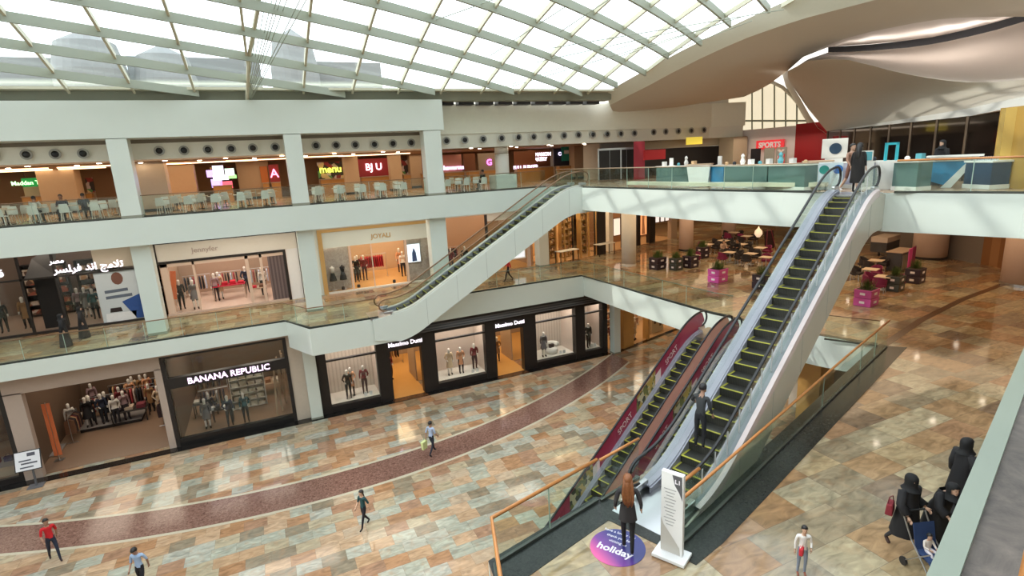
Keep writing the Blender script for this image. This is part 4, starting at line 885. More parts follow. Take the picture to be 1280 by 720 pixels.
# --- open shop with beige portal
DKW = mat('shop_wall_brown', (.13, .082, .052), .6)
GF = mat('shop_floor_tan', (.25, .16, .105), .35, noise=.05)
room('s1', -12.0, -6.0, 32.32, 41, 0, 5.4, GF, DKW, 230, (1, .84, .66), lights=2)
t = thing('shopfront', 'beige portal of the wide open clothes shop at the lower left', 'shopfront', (-9, 32, 0))
PORT = mat('portal_render', (.46, .36, .30), .6, noise=.04)
bar(t, -12.3, -11.6, 31.9, 32.3, .01, 4.5, 'jamb', PORT); bar(t, -6.2, -5.88, 31.9, 32.3, .01, 4.5, 'jamb', PORT); bar(t, -12.3, -5.88, 31.9, 32.3, 4.45, 5.41, 'lintel', PORT)
bar(t, -12.3, -5.88, 31.4, 31.9, .0, .03, 'threshold', mat('black_polished2', (.015, .012, .011), .1))
for i, (px, py, kd, w_) in enumerate(((93, 541, 'white', 'in a cream coat nearest the entrance'), (72, 530, 'cream', 'in a beige dress left of the entrance'), (66, 526, 'coat', 'in a tan coat left of the entrance'), (113, 533, 'blackdress', 'in a black dress at the left of the central group'), (118, 531, 'black', 'in black at the left of the central group'), (132, 528, 'navy', 'in navy in the middle of the central group'), (137, 525, 'blackdress', 'in a black frock in the middle of the central group'), (148, 530, 'white', 'in a white top in the central group'), (160, 524, 'mauve', 'in mauve at the right of the central group'), (167, 507, 'peach', 'in an orange top behind the central group'), (172, 500, 'cream', 'in a beige coat behind the central group'), (185, 493, 'coat', 'in a tan jacket near the right wall'), (192, 491, 'peach', 'in an ochre jacket near the right wall'), (95, 502, 'black', 'in dark clothes deep in the shop'), (125, 505, 'mauve', 'in mauve deep behind the central group'))):
    p = onz(px, py, .02); up_ = .0
    if 110 < px < 175 and py > 520: up_ = .20
    p = onz(px, py, .02 + up_)
    mannequin(K[kd], (p.x, min(p.y, 40.3), .024 + up_), face(.2 + .2 * (i % 3), -1), 'mannequin ' + w_ + ' in the beige shop', None)
a, b_ = onz(111, 537, .02), onz(168, 528, .02); podium(a.x - .3, b_.x + .4, a.y - .35, a.y + 1.5, .02, .18, 'low dark podium under the central mannequins of the open beige shop')
podium(onz(70, 545, .02).x - .1, onz(70, 545, .02).x + .9, 34.2, 35.6, .02, .06, 'flat podium under the left mannequins of the open beige shop', TAUPE)
for i, (x, y, w_) in enumerate(((-10.6, 38.6, 'at the back left'), (-8.6, 39.2, 'at the back middle'), (-7.0, 38.6, 'at the back right'))):
    rack(x, y, .02, 1.7, 0, 'chrome clothes rack ' + w_ + ' of the open beige shop', [(60, 30, 36), (30, 28, 34), (120, 90, 80), (170, 60, 66), (200, 180, 170)][i:] + [(40, 40, 48)], 9, 'clothes on the rack ' + w_ + ' of the open beige shop', 'garment hanging on the rack ' + w_ + ' of the open beige shop')
table(-8.8, 37.2, .02, 1.8, .9, .8, 'dark table behind the central mannequins of the open beige shop', DARK, DARK, 0, 3, ((60, 50, 60), (190, 170, 150), (110, 40, 50)))
q = thing('banner', 'narrow orange banner standing inside the open beige shop', 'banner', (-11.4, 33.6, .02)); m = MB(); m.cbox((-11.4, 33.6, 1.75), (.34, .03, 2.9)); m.build('banner_sheet', mat('orange_banner', (.85, .22, .08), .5), q); m = MB(); m.tube([(-11.4, 33.6, .03), (-11.4, 33.6, 3.25)], .02, 6); m.cbox((-11.4, 33.6, .04), (.4, .3, .03)); m.build('banner_stand', CHROME, q)
# tilted poster stand in front
p = onz(54, 590, 0); p.y = 31.1; p.x += .15
t = thing('poster_stand', 'white poster board on a grey stand beside the beige portal', 'poster stand', p)
m = MB(); m.cbox(p + Vector((0, 0, .02)), (.62, .5, .04)); m.build('base', mat('stand_grey', (.12, .12, .13), .4), t, bevel=.01); m = MB(); m.tube([p + Vector((0, .05, .03)), p + Vector((0, .12, 1.05))], .05, 8); m.build('post', mat('stand_grey', (.12, .12, .13)), t)
Mp = Matrix.Translation(p + Vector((-.08, .06, 1.35))) @ Matrix.Rotation(-.35, 4, 'X') @ Matrix.Rotation(.1, 4, 'Z'); m = MB(Mp); m.cbox((0, .02, 0), (1.0, .05, .95)); m.build('board_frame', DARK, t); m = MB(Mp); m.cbox((0, -.01, 0), (.92, .02, .87)); bo = part_parent(m.build('poster_sheet', mat('poster_white', (.75, .74, .76), .5), t), t)
m = MB(Mp); m.cbox((.14, -.024, .28), (.3, .006, .16)); m.cbox((-.1, -.024, .02), (.45, .006, .06)); m.cbox((.05, -.024, -.12), (.6, .006, .07)); m.cbox((-.05, -.024, -.3), (.5, .006, .06)); m.build('poster_print', mat('poster_ink', (.08, .08, .10), .6), bo)
# --- shop at the far lower left, only its edge shows
room('s0', -20, -12.55, 32.2, 38, 0, 5.4, GF, mat('plum_wall', (.10, .05, .04), .6), 60)
t = thing('shopfront', 'dark shopfront cut by the left edge on the ground floor', 'shopfront', (-13, 32, 0)); bar(t, -12.5, -12.3, 31.95, 32.2, .01, 5.41, 'jamb', DARK); bar(t, -20, -12.5, 31.95, 32.15, 4.1, 5.41, 'header', DARK); pane(t, -20, -12.5, 32.03, .3, 4.1); bar(t, -20, -12.5, 31.95, 32.15, .01, .3, 'plinth', DARK)
podium(-14.2, -12.8, 33, 34.4, .02, .5, 'display block at the lower left shop window', TAUPE)
for i, c in enumerate(((150, 40, 44), (60, 50, 80), (200, 150, 90))):
    m = MB(); m.cbox((0, 0, .12), (.34, .2, .24)); m.tube([(-.1, 0, .24), (-.06, 0, .38), (.06, 0, .38), (.1, 0, .24)], .01, 6); o = m.build('handbag', fab(*c)); o.location = (-13.9 + i * .5, 33.7, .542); tag(o, ['red', 'violet', 'ochre'][i] + ' handbag on the display block in the lower left shop window', 'handbag')
# --- Banana Republic
room('br', -5.65, .0, 32.2, 40.5, 0, 5.4, mat('br_floor', (.26, .165, .105), .35), DKW, 250, (1, .86, .70), lights=2)
t = thing('shopfront', 'black-framed glass shopfront with a glowing BANANA REPUBLIC sign', 'shopfront', (-2.8, 32, 0))
bar(t, -5.86, -5.68, 31.9, 32.15, .01, 5.08, 'post', DARK); bar(t, .02, .2, 31.9, 32.15, .01, 5.08, 'post', DARK); bar(t, -5.68, .02, 31.9, 32.15, 4.98, 5.08, 'top_rail', DARK); bar(t, -5.68, .02, 31.85, 32.2, 3.32, 3.88, 'sign_band', DARK); bar(t, -5.68, .02, 31.9, 32.15, .01, .45, 'plinth', mat('black_plinth', (.012, .011, .011), .25))
for i in range(3): pane(t, -5.68 + i * 1.9, -3.79 + i * 1.9 + .01, 32.02, .45, 3.32); pane(t, -5.68 + i * 1.9, -3.79 + i * 1.9 + .01, 32.02, 3.88, 4.98)
bar(t, -5.86, .2, 31.92, 32.15, 5.08, 5.41, 'fascia_board', PORT)
m = text_mb('BANANA REPUBLIC', .46, wallM(-2.80, 31.83, 3.45), .02, bold=.008); m.build('sign_lettering', mat('sign_pink_white', (.9, .8, .95), .4, emit=(1, .72, 1), es=1.5), t)
for i, (px, py, kd, w_) in enumerate(((261, 535, 'grey', 'in a grey dress at the left'), (266, 528, 'navy', 'in a dark skirt suit at the left'), (289, 531, 'navy', 'in a navy jacket in the middle'), (309, 527, 'teal', 'in a teal jacket in the middle'))):
    p = onz(px, py, .02); mannequin(K[kd], (p.x, p.y, .024), face(.1, -1), 'mannequin ' + w_ + ' of the shop with glowing capitals')
sh = shelf(-2.3, 35.4, .02, 1.9, 2.4, .5, 5, 'tall white shelf of folded clothes behind the navy and teal mannequins', IVORY, clothmat('pale_stock', [(.7, .66, .55), (.6, .55, .42), (.75, .7, .6), (.5, .42, .3)], 3))
rack(-4.2, 36.0, .02, 1.6, 0, 'clothes rack at the left inside the glass-fronted shop', [(30, 30, 36), (60, 66, 80), (190, 190, 190)], 8, 'clothes on the left rack of the glass-fronted shop', 'dark garment hanging on the left rack of the glass-fronted shop')
for i in range(6):
    x = -.75 + .13 * i; m = MB(); m.cbox((x, 33.2 + i * .55, 1.6), (.09, .12, 3.1), .1 * (i % 2), 0, 0, .06 * (-1) ** i); o = m.build('wooden_slat', mat('pale_timber', (.48, .34, .22), .5, noise=.1)); tag(o, 'leaning timber slat of the screen along the right wall of the glass-fronted shop', 'slat', 'timber slats of the screen in the glass-fronted shop')
for i in range(2): rack(-4.6 + i * 2.2, 39.3, .02, 1.8, 0, ['left', 'right'][i] + ' clothes rack on the back wall of the glass-fronted shop', [(90, 50, 40), (40, 30, 30), (150, 130, 110), (70, 60, 66)], 9, ['left', 'right'][i] + ' back rack of the glass-fronted shop', 'garment hanging on the ' + ['left', 'right'][i] + ' back rack of the glass-fronted shop')
table(-1.4, 37.3, .02, 1.8, 1, .8, 'timber table at the back of the glass-fronted shop', mat('pale_timber', (.48, .34, .22)), DARK, 0, 4, ((210, 200, 180), (90, 96, 110), (150, 110, 80)))
# beige wall piece right of it
m = MB(); m.box(.2, 31.95, 0, 1.62, 32.3, 5.42); struct(m.build('wall_pier_panel', mat('pier_stone', (.56, .47, .38), .5, noise=.08)))
# --- Massimo Dutti
t = thing('shopfront', 'long black shopfront with ribbed canopy and two Massimo Dutti doorways', 'shopfront', (11.6, 32, 0))
wins = [(2.16, 5.05), (8.75, 12.1), (15.82, 18.95), (19.72, 21.22)]; doors = [(5.85, 7.8), (12.84, 14.85)]
xs_o = sorted(wins + doors); cur = 1.63
for (a, b_) in xs_o + [(21.62, 21.62)]:
    if a - cur > .02: bar(t, cur, a, 31.85, 32.35, .01, 3.95, 'pier', DARK, .01)
    cur = b_
for a, b_ in wins:
    bar(t, a, b_, 31.9, 32.3, .01, .40, 'plinth', DARK); bar(t, a, b_, 31.9, 32.1, 3.18, 3.28, 'transom', DARK); bar(t, a, b_, 31.9, 32.2, 3.78, 3.95, 'head', DARK); pane(t, a, b_, 32.0, .40, 3.18); pane(t, a, b_, 32.0, 3.28, 3.78)
for a, b_ in doors: bar(t, a, b_, 31.9, 32.25, 3.12, 3.95, 'head', DARK)
m = MB(); m.add([(1.63, 31.25, 4.16), (21.6, 31.25, 4.16), (20.9, 31.85, 5.3), (1.63, 31.85, 5.3), (1.63, 32.2, 3.96), (21.6, 32.2, 3.96), (20.9, 32.2, 5.3), (1.63, 32.2, 5.3)], [(0, 1, 2, 3), (5, 4, 7, 6), (1, 5, 6, 2), (4, 0, 3, 7), (0, 4, 5, 1), (3, 2, 6, 7)]); m.build('ribbed_canopy', RIB, t)
for x in (6.85, 13.9): m = text_mb('Massimo Dutti', .36, wallM(x, 31.82, 3.42), .015, bold=.006); m.build('sign_lettering', SIGNW, t)
MDW = mat('md_back_panel', (.62, .52, .45), .6)
for i, (a, b_) in enumerate(wins):
    m = MB(); m.box(a - .05, 32.25, .36, b_ + .05, 34.0, .42); struct(m.build('floor_window_display', IVORY)); m = MB(); m.box(a - .05, 34.0, .0, b_ + .05, 34.08, 4.6); struct(m.build('wall_window_back', CURT if i != 1 else MDW))
    for s in (a - .1, b_ + .02): m = MB(); m.box(s, 32.3, 0, s + .08, 34.05, 4.6); struct(m.build('wall_window_side', MDW))
    area('window_display_light', ((a + b_) / 2, 32.75, 4.4), b_ - a - .3, .8, 110 * (b_ - a) / 3, (1, .88, .78), (math.radians(-18), 0, 0))
for i, (a, b_) in enumerate(doors):
    m = MB(); m.box(a - .1, 31.95, .0, b_ + .1, 40, .02); struct(m.build('floor_shop', mat('md_floor', (.62, .33, .10), .2, noise=.08, nscale=1)))
    for s in (a - .12, b_ + .04): m = MB(); m.box(s, 34.1, 0, s + .08, 36, 4.6); struct(m.build('wall_passage', TAUPE))
    area('doorway_light', ((a + b_) / 2, 35, 4.5), 1.6, 5, 150, (1, .74, .42))
    m = MB(); m.box(a - .1, 31.4, .0, b_ + .1, 31.96, .016); struct(m.build('floor_threshold', mat('brown_marble_step', (.10, .045, .02), .12, noise=.3, nscale=3)))
m = MB(); m.box(1.7, 40, 0, 21.6, 40.1, 4.7); struct(m.build('wall_shop_back', TAUPE))
m = MB(); m.box(1.7, 34.1, 0, 21.6, 40, .015); struct(m.build('floor_shop', mat('md_floor', (.62, .33, .10))))
area('shop_downlight', (7, 37.5, 4.5), 8, 4, 160, (1, .76, .5)); area('shop_downlight', (16, 37.5, 4.5), 8, 4, 160, (1, .76, .5))
MDL = 'of the long black shopfront'
for px, py, kd, w_ in ((437, 497, 'black', 'left mannequin in the first window'), (441, 494, 'peach', 'middle mannequin in the first window'), (457, 491, 'maroon', 'right mannequin in the first window'), (577, 466, 'peach', 'mannequin in a cream jacket in the second window'), (594, 461, 'maroon', 'mannequin in a maroon jacket in the second window'), (563, 468, 'cream', 'mannequin in pale clothes in the second window'), (684, 448, 'grey', 'mannequin in a checked coat in the third window'), (735, 440, 'black', 'left mannequin in the narrow fourth window'), (744, 438, 'black', 'right mannequin in the narrow fourth window')):
    p = onz(px, py, .42); mannequin(K[kd], (p.x, min(max(p.y, 32.6), 33.6), .424), face(-.1, -1), w_ + ' ' + MDL)
p = onz(690, 444, .42)
t = thing('armchair', 'round white armchair in the third window of the long black shopfront', 'armchair', (p.x + .2, 33.0, .42)); c = Vector((p.x + .2, 33.0, .42))
m = MB(); m.lathe([(.45, .05), (.5, .2), (.46, .42), (.1, .44)], c, 20); m.build('seat', WARMW, t, smooth=True); m = MB(); pts = [c + Vector((.46 * math.cos(a), .40 * math.sin(a), .62)) for a in [PI * k / 10 for k in range(-1, 12)]]; m.tube(pts, .17, 10); m.build('backrest', WARMW, t, smooth=True)
m = MB(); m.cbox(c + Vector((0, -.05, .56)), (.4, .2, .3), .2); o = m.build('cushion', fab(70, 62, 60), bevel=.05); tag(o, 'dark cushion on the round white armchair in the shop window', 'cushion')
for i, (x, w_) in enumerate(((4.55, 'first'), (11.6, 'second'), (18.3, 'third'), (20.9, 'fourth'))):
    for k in range(2): m = MB(); m.box(-.1, -.01, 0, .1, .01, .24); m.box(-.08, .0, 0, .08, .09, .02); o = m.build('notice_card', mat('card_white', (.8, .8, .78), .5)); o.location = (x - .3 * k, 32.45, .422); tag(o, ['right', 'left'][k] + ' white card standing in the ' + w_ + ' window ' + MDL, 'card')
for i, (a, b_) in enumerate(doors):
    rack((a + b_) / 2 + .1, 38.3, .02, 2.0, 0, 'clothes rack facing the ' + ['left', 'right'][i] + ' doorway ' + MDL, [(80, 44, 24), (30, 24, 24), (150, 110, 70), (200, 160, 110)], 10, 'clothes facing the ' + ['left', 'right'][i] + ' doorway', 'garment hanging opposite the ' + ['left', 'right'][i] + ' doorway ' + MDL)
    if i: mannequin(K['coat'], (14.0, 34.6, .024), face(-.5, -1), 'mannequin in a tan coat inside the right doorway ' + MDL)
    else: mannequin(K['maroon'], (6.35, 35.2, .024), face(.5, -1), 'mannequin in maroon inside the left doorway ' + MDL)
# --- row under the slab to the right of the black shop
A_, B_ = Vector((22.3, 31.6, 0)), Vector((33.0, 34.4, 0)); dv = (B_ - A_).normalized(); an = math.atan2(dv.y, dv.x); RT = Matrix.Translation(A_) @ Matrix.Rotation(an, 4, 'Z')
Lr = (B_ - A_).length
m = MB(RT); m.box(0, 3.6, 0, Lr, 3.7, 5.4); struct(m.build('wall_shop_back', SAND)); m = MB(RT); m.box(0, 0.1, 0, Lr, 3.6, .02); struct(m.build('floor_shop', SHOPFL)); m = MB(RT); m.box(0, -.25, 0, Lr, .1, .012); struct(m.build('floor_threshold', mat('black_polished', (.01, .01, .01))))
t = thing('shopfront', 'warm-lit open shopfront with honey wood piers under the first floor slab', 'shopfront', A_, an)
for x0, x1 in ((.7, 1.9), (3.6, 3.8), (7.6, 8.9), (10.6, 10.9)): m = MB(RT); m.box(x0, 0, .01, x1, .5, 5.38); m.build('pier', mat('honey_pier', (.60, .33, .10), .35, noise=.15, nscale=2), t)
m = MB(RT); m.box(0, 0, 4.5, Lr, .3, 5.4); m.build('lintel', TAUPE, t)
a0 = RT @ Vector((Lr / 2, 1.8, 4.5)); area('shop_downlight', a0, Lr * .8, 2.6, 260, (1, .78, .52), (0, 0, an))
for i, (x, y, kd, w_) in enumerate(((.3, .8, 'maroon', 'at the left end'), (2.4, .9, 'peach', 'right of the wide honey pier'), (2.9, .8, 'cream', 'second from the wide honey pier'), (4.6, 1.0, 'white', 'near the display boxes'), (6.6, 1.0, 'coat', 'in a tan coat'))):
    p = RT @ Vector((x, y, .024)); mannequin(K[kd], p, an + PI, 'mannequin ' + w_ + ' in the warm-lit shop under the slab')
for i, x in enumerate((2.6, 5.2)):
    p = RT @ Vector((x, 2.9, .02)); shelf(p.x, p.y, .02, 2.0, 2.6, .45, 4, ['left', 'right'][i] + ' wall shelf in the warm-lit shop under the slab', SAND, CLOTHW, an)
for i, x in enumerate((5.3, 6.0)):
    p = RT @ Vector((x, .6, .02)); t = thing('display_box', ['left', 'right'][i] + ' cream display box with a dark emblem in the shop under the slab', 'box', p, an); T = RM[t.name]
    m = MB(T); m.box(-.4, 0, 0, .4, .6, 1.5 - i * .4); m.build('box_body', mat('cream_box', (.62, .50, .32), .5), t, bevel=.01); m = MB(T); m.cbox((0, -.012, .9 - i * .3), (.26, .02, .26)); m.build('emblem', mat('dark_emblem', (.10, .05, .03), .5), t)
m = MB(); m.box(33, 34.4, 0, 60, 34.8, 5.42); struct(m.build('wall_ground_right', SAND))
area('concourse_light', (34, 22, 4.6), 18, 14, 420, (1, .78, .52))
# beige wall and brown pier seen down the right void
c = onz(1005, 520, 0)
t = thing('square_pier', 'honey-brown pier standing on the ground floor inside the right void', 'pier', (24.2, 17.2, 0)); m = MB(); m.box(23.6, 16.6, 0, 24.6, 17.8, 5.4); m.build('shaft', mat('honey_pier', (.6, .33, .1)), t); m = MB(); m.box(23.57, 16.57, 0, 24.63, 17.83, .15); m.build('base_ring', DARK, t)
m = MB(); m.box(25.2, 9, 0, 25.5, 19.5, 5.4); struct(m.build('wall_ground_pale', mat('pale_lower_wall', (.66, .58, .48), .5)))

for i, (x, y, w_) in enumerate(((-11.3, 36.4, 'on the left wall side'), (-6.9, 36.2, 'on the right wall side'), (-9.6, 40.3, 'against the back wall, left'), (-7.6, 40.3, 'against the back wall, right'))):
    rack(x, y, .02, 1.6, PI / 2 if i < 2 else 0, 'long clothes rack ' + w_ + ' of the beige shop', [(120, 84, 60), (60, 40, 40), (26, 24, 28), (190, 150, 110), (100, 30, 36)][i:] + [(34, 30, 36)], 9, 'stock on the rack ' + w_ + ' of the beige shop', 'garment on the long rack ' + w_ + ' of the beige shop')
for i, (x, y, kd) in enumerate(((-10.9, 38.0, 'coat'), (-10.2, 37.6, 'peach'), (-7.9, 38.2, 'coat'), (-7.3, 37.4, 'cream'), (-9.5, 38.6, 'maroon'))):
    mannequin(K[kd], (x, y, .024), face(.2 * (i - 2), -1), 'mannequin in ' + ['a tan coat, far left back', 'orange, left back', 'a tan coat, right back', 'beige, far right back', 'maroon, middle back'][i] + ' row of the beige shop')
for i, (x, y, w_) in enumerate(((-5.2, 34.2, 'left'), (-3.2, 38.5, 'middle'))): table(x + .5, y + 1.6, .02, 1.3, .8, .85, w_ + ' dark table inside the glass-fronted shop', DARK, DARK, 0, 3, ((200, 196, 186), (70, 76, 90), (150, 130, 110)))
p = onz(262, 500, .02)
table(-3.9, 34.0, .02, 1.5, .5, .9, 'low bar of dark and white shirts near the grey mannequin', DARK, DARK, 0, 5, ((40, 46, 60), (220, 220, 220)))
# ================================================================== first floor shops, plane Y = 36.5
YP = 36.5
LT = 10.88
def amb(*a): return area(*a)
# gallery soffit: warm downlights along the gallery
for i, x in enumerate((-9, -1.5, 6, 13.5)): area('gallery_downlight', (x, 34.0, 10.8), 6, 2, 150, (1, .90, .78))
# --- A: dark glass shop with the white Arabic neon
room('A', -20, -6.9, YP + .15, 43, L1, LT, mat('shop_A_floor', (.36, .26, .20), .3), mat('shop_A_wall', (.16, .10, .075), .6), 210, (1, .84, .68), lights=2)
t = thing('shopfront', 'dark glass shopfront with glowing Arabic lettering on the first floor', 'shopfront', (-10, YP, L1))
bar(t, -20, -6.75, YP, YP + .1, 9.18, 9.28, 'transom', DARK); bar(t, -6.98, -6.75, YP, YP + .2, L1, 10.8, 'post', DARK); bar(t, -20, -6.98, YP, YP + .2, L1, L1 + .12, 'plinth', DARK); bar(t, -10.62, -10.5, YP, YP + .12, L1 + .12, 10.8, 'post', DARK); bar(t, -12.1, -11.98, YP, YP + .12, L1 + .12, 10.8, 'post', DARK)
for x0, x1 in ((-10.5, -9.0), (-9.0, -6.98)): pane(t, x0, x1, YP + .04, 9.28, 10.7)
pane(t, -10.5, -9.0, YP + .04, L1 + .12, 9.18); pane(t, -13.5, -12.1, YP + .04, L1 + .12, 10.7)
q = bar(t, -8.85, -6.98, YP + .3, YP + .36, 9.35, 10.8, 'upper_panel', SAND)
m = MB(); m.add([(-12, YP + .3, 9.2), (-10.6, YP + .3, 9.2), (-10.6, YP + .3, 10.75), (-10.8, YP + 2, 10.75), (-12, YP + 2, 10.1)], [(0, 1, 2, 3, 4)]); m.build('awning_panel', mat('grey_awning', (.12, .12, .12), .6), t)
AR = '\ufeae\ufeb4\ufee0\ufeae\ufed3 \ufeaa\ufee7\ufe8d \ufe9e\ufee3\ufefc\ufe97'
m = text_mb(AR, .52, wallM(-9.0, YP - .04, 9.42), .02, bold=.012); ok_ = len(m.v) > 60
m.build('sign_lettering', SIGNW, t)
m = text_mb('\ufeae\ufebc\ufee3', .34, wallM(-10.35, YP - .04, 9.95), .02, bold=.01); m.build('sign_lettering', SIGNW, t)
m = text_mb('\ufeea\ufed7', .55, wallM(-12.9, YP - .04, 9.5), .02, bold=.01); m.build('sign_lettering', SIGNW, t)
# poster
t = thing('window_poster', 'pale blue window poster of a seated figure in denim on the first floor', 'poster', (-7.95, YP + .15, L1)); m = MB(); m.box(-8.95, YP + .12, L1 + .12, -6.98, YP + .15, 9.18); ps = part_parent(m.build('poster_sheet', mat('poster_blue_grey', (.50, .56, .60), .5), t), t)
def flat(poly, mt, nm, y=YP + .112): m = MB(); m.add([(a, y, b_) for a, b_ in poly] + [(a, y + .004, b_) for a, b_ in poly], [list(range(len(poly)))]); return m.build(nm, mt, ps)
flat([(-7.9 + .28 * math.cos(a), 8.75 + .36 * math.sin(a)) for a in [PI * k / 6 for k in range(12)]], fab(110, 74, 62), 'printed_head')
flat([(-7.9, 7.4), (-7.0, 7.75), (-7.0, 6.35), (-7.35, 6.35)], fab(40, 76, 140), 'printed_denim'); flat([(-8.5, 7.1), (-8.0, 7.1), (-7.95, 6.85), (-8.55, 6.85)], fab(40, 30, 30), 'printed_bag'); flat([(-8.8, 6.32), (-7.4, 6.32), (-7.3, 6.8), (-8.75, 6.8)], fab(222, 226, 230), 'printed_plinth')
for z, wd in ((7.95, 1.1), (7.62, 1.25)): flat([(-8.6, z), (-8.6 + wd, z + .05), (-8.6 + wd, z + .22), (-8.6, z + .17)], fab(90, 100, 116), 'printed_text')
for i, (px, py, kd, w_) in enumerate(((8, 415, 'black', 'at the left edge'), (36, 410, 'coat', 'beside the dark doorway'), (68, 392, 'peach', 'in peach behind the doorway'), (103, 397, 'mauve', 'in lilac right of the doorway'), (112, 396, 'grey', 'in grey right of the doorway'), (122, 398, 'teal', 'in denim next to the poster'))):
    p = onz(px, py, L1 + .02); mannequin(K[kd], (min(p.x, -7.45), min(max(p.y, 37.0), 41), L1 + .024), face(.2, -1), 'mannequin ' + w_ + ' of the shop with Arabic lettering')
for i, (x, w_) in enumerate(((-12.6, 'left'), (-9.9, 'right'))): shelf(x, 41.6, L1 + .02, 2.2, 3.2, .5, 5, w_ + ' stock shelf at the back of the shop with Arabic lettering', DARK, CLOTHW)
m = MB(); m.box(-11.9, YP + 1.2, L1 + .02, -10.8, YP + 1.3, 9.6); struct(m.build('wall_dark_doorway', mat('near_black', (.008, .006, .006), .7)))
# --- B: white-fronted shop
room('B', -5.75, 1.0, YP + .15, 43, L1, LT, PINKFL, mat('shop_B_wall', (.42, .29, .21), .6), 300, (1, .88, .76), lights=2)
t = thing('shopfront', 'white shopfront with thin black frame and pink-beige interior', 'shopfront', (-2, YP, L1))
bar(t, -5.95, -5.8, YP - .05, YP + .15, 9.3, 10.55, 'frame', DARK); bar(t, -5.95, 1.85, YP - .06, YP + .15, 10.42, 10.55, 'frame', DARK); bar(t, -5.95, .98, YP - .06, YP + .15, 9.28, 9.42, 'frame', DARK); bar(t, 1.7, 1.85, YP - .05, YP + .15, L1, 10.42, 'frame', DARK)
bar(t, -5.8, 1.7, YP, YP + .12, 9.42, 10.42, 'sign_panel', IVORY); bar(t, 1.0, 1.7, YP + .01, YP + .12, L1, 9.42, 'blank_panel', mat('bright_panel', (.80, .80, .80), .5))
bar(t, .82, .98, YP - .03, YP + .2, L1, 9.28, 'frame', DARK); m = MB(); m.box(-.1, YP + .05, L1 + .02, .82, YP + .15, 9.28); m.build('dark_curtain', stripemat('curtain_dark', (.10, .07, .07), (.16, .12, .12), 5, 'x', .8), t)
bar(t, -5.8, .82, YP - .05, YP + .15, L1, L1 + .12, 'sill', PINKFL)
PINKW = mat('pinkish_jamb', (.66, .50, .40), .5)
for x, w_ in ((-5.75, .35), (-4.15, .12), (-1.35, .18), (-.55, .14)): bar(t, x, x + w_, YP, YP + .2, L1 + .12, 9.28, 'mullion', PINKW)
bar(t, -5.75, .82, YP, YP + .2, 9.08, 9.28, 'mullion', PINKW); pane(t, -5.4, -4.15, YP + .08, L1 + .12, 9.08); pane(t, -1.17, -.55, YP + .08, L1 + .12, 9.08)
m = text_mb('Jennyfer', .42, wallM(-3.35, YP - .02, 9.78), .012); m.build('sign_lettering', mat('faint_sign', (.45, .36, .32), .5), t)
for i, (px, py, kd, w_) in enumerate(((212, 374, 'black', 'in black at the left window'), (229, 386, 'black', 'in dark trousers left of the entrance'), (246, 386, 'grey', 'in grey in the entrance'), (272, 376, 'mauve', 'in mauve right of the entrance'), (277, 374, 'cream', 'in cream right of the entrance'), (310, 366, 'navy', 'in navy near the dark curtain'), (331, 368, 'white', 'in white in front of the dark curtain'), (222, 352, 'peach', 'in orange at the back left'))):
    p = onz(px, py, L1 + .02); mannequin(K[kd], (p.x, min(max(p.y, 37.1), 41), L1 + .024), face(.2, -1), 'mannequin ' + w_ + ' of the white-fronted shop')
table(-2.6, 39.4, L1 + .02, 1.9, .9, .95, 'table heaped with crimson clothes in the white-fronted shop', mat('crimson_cloth', (.40, .01, .035), .7), TAUPE, 0, 4, ((190, 20, 46), (170, 16, 40)))
table(-.9, 38.4, L1 + .02, 1.0, .7, .7, 'low table with a crimson pile in the white-fronted shop', TAUPE, DARK, 0, 2, ((186, 20, 46), (120, 80, 60)))
for i, x in enumerate((-4.6, -2.7, -.6)): rack(x, 41.6, L1 + .02, 1.6, 0, 'clothes rack ' + ['left', 'middle', 'right'][i] + ' on the back wall of the white-fronted shop', [(40, 44, 60), (30, 26, 30), (180, 190, 210), (150, 40, 56)][i:] + [(60, 50, 50)], 8, ['left', 'middle', 'right'][i] + ' back rack of the white-fronted shop', 'garment on the ' + ['left', 'middle', 'right'][i] + ' back rack of the white-fronted shop')
q = thing('banner', 'orange display banner at the left window of the white-fronted shop', 'banner', (-5.35, 37.1, L1 + .02)); m = MB(); m.cbox((-5.35, 37.1, 7.9), (.3, .03, 1.7), 0, 0, 0, .12); m.build('banner_sheet', mat('orange_banner', (.85, .22, .08)), q); m = MB(); m.cbox((-5.35, 37.1, L1 + .04), (.3, .25, .03)); m.tube([(-5.35, 37.1, L1 + .05), (-5.35, 37.12, 8.7)], .015, 6); m.build('banner_stand', CHROME, q)
# white wall between B and C is the columns' line
m = MB(); m.box(1.85, YP, L1, 2.95, YP + .3, LT); struct(m.build('wall_between_shops', WHITE)); m = MB(); m.box(-6.75, YP, L1, -5.95, YP + .3, LT); struct(m.build('wall_between_shops', WHITE))
m = MB(); m.box(-5.95, YP - .04, 10.55, 1.85, YP + .2, LT); m.box(2.95, YP - .04, 10.4, 18.0, YP + .2, LT); struct(m.build('wall_shop_headers', WARMW))
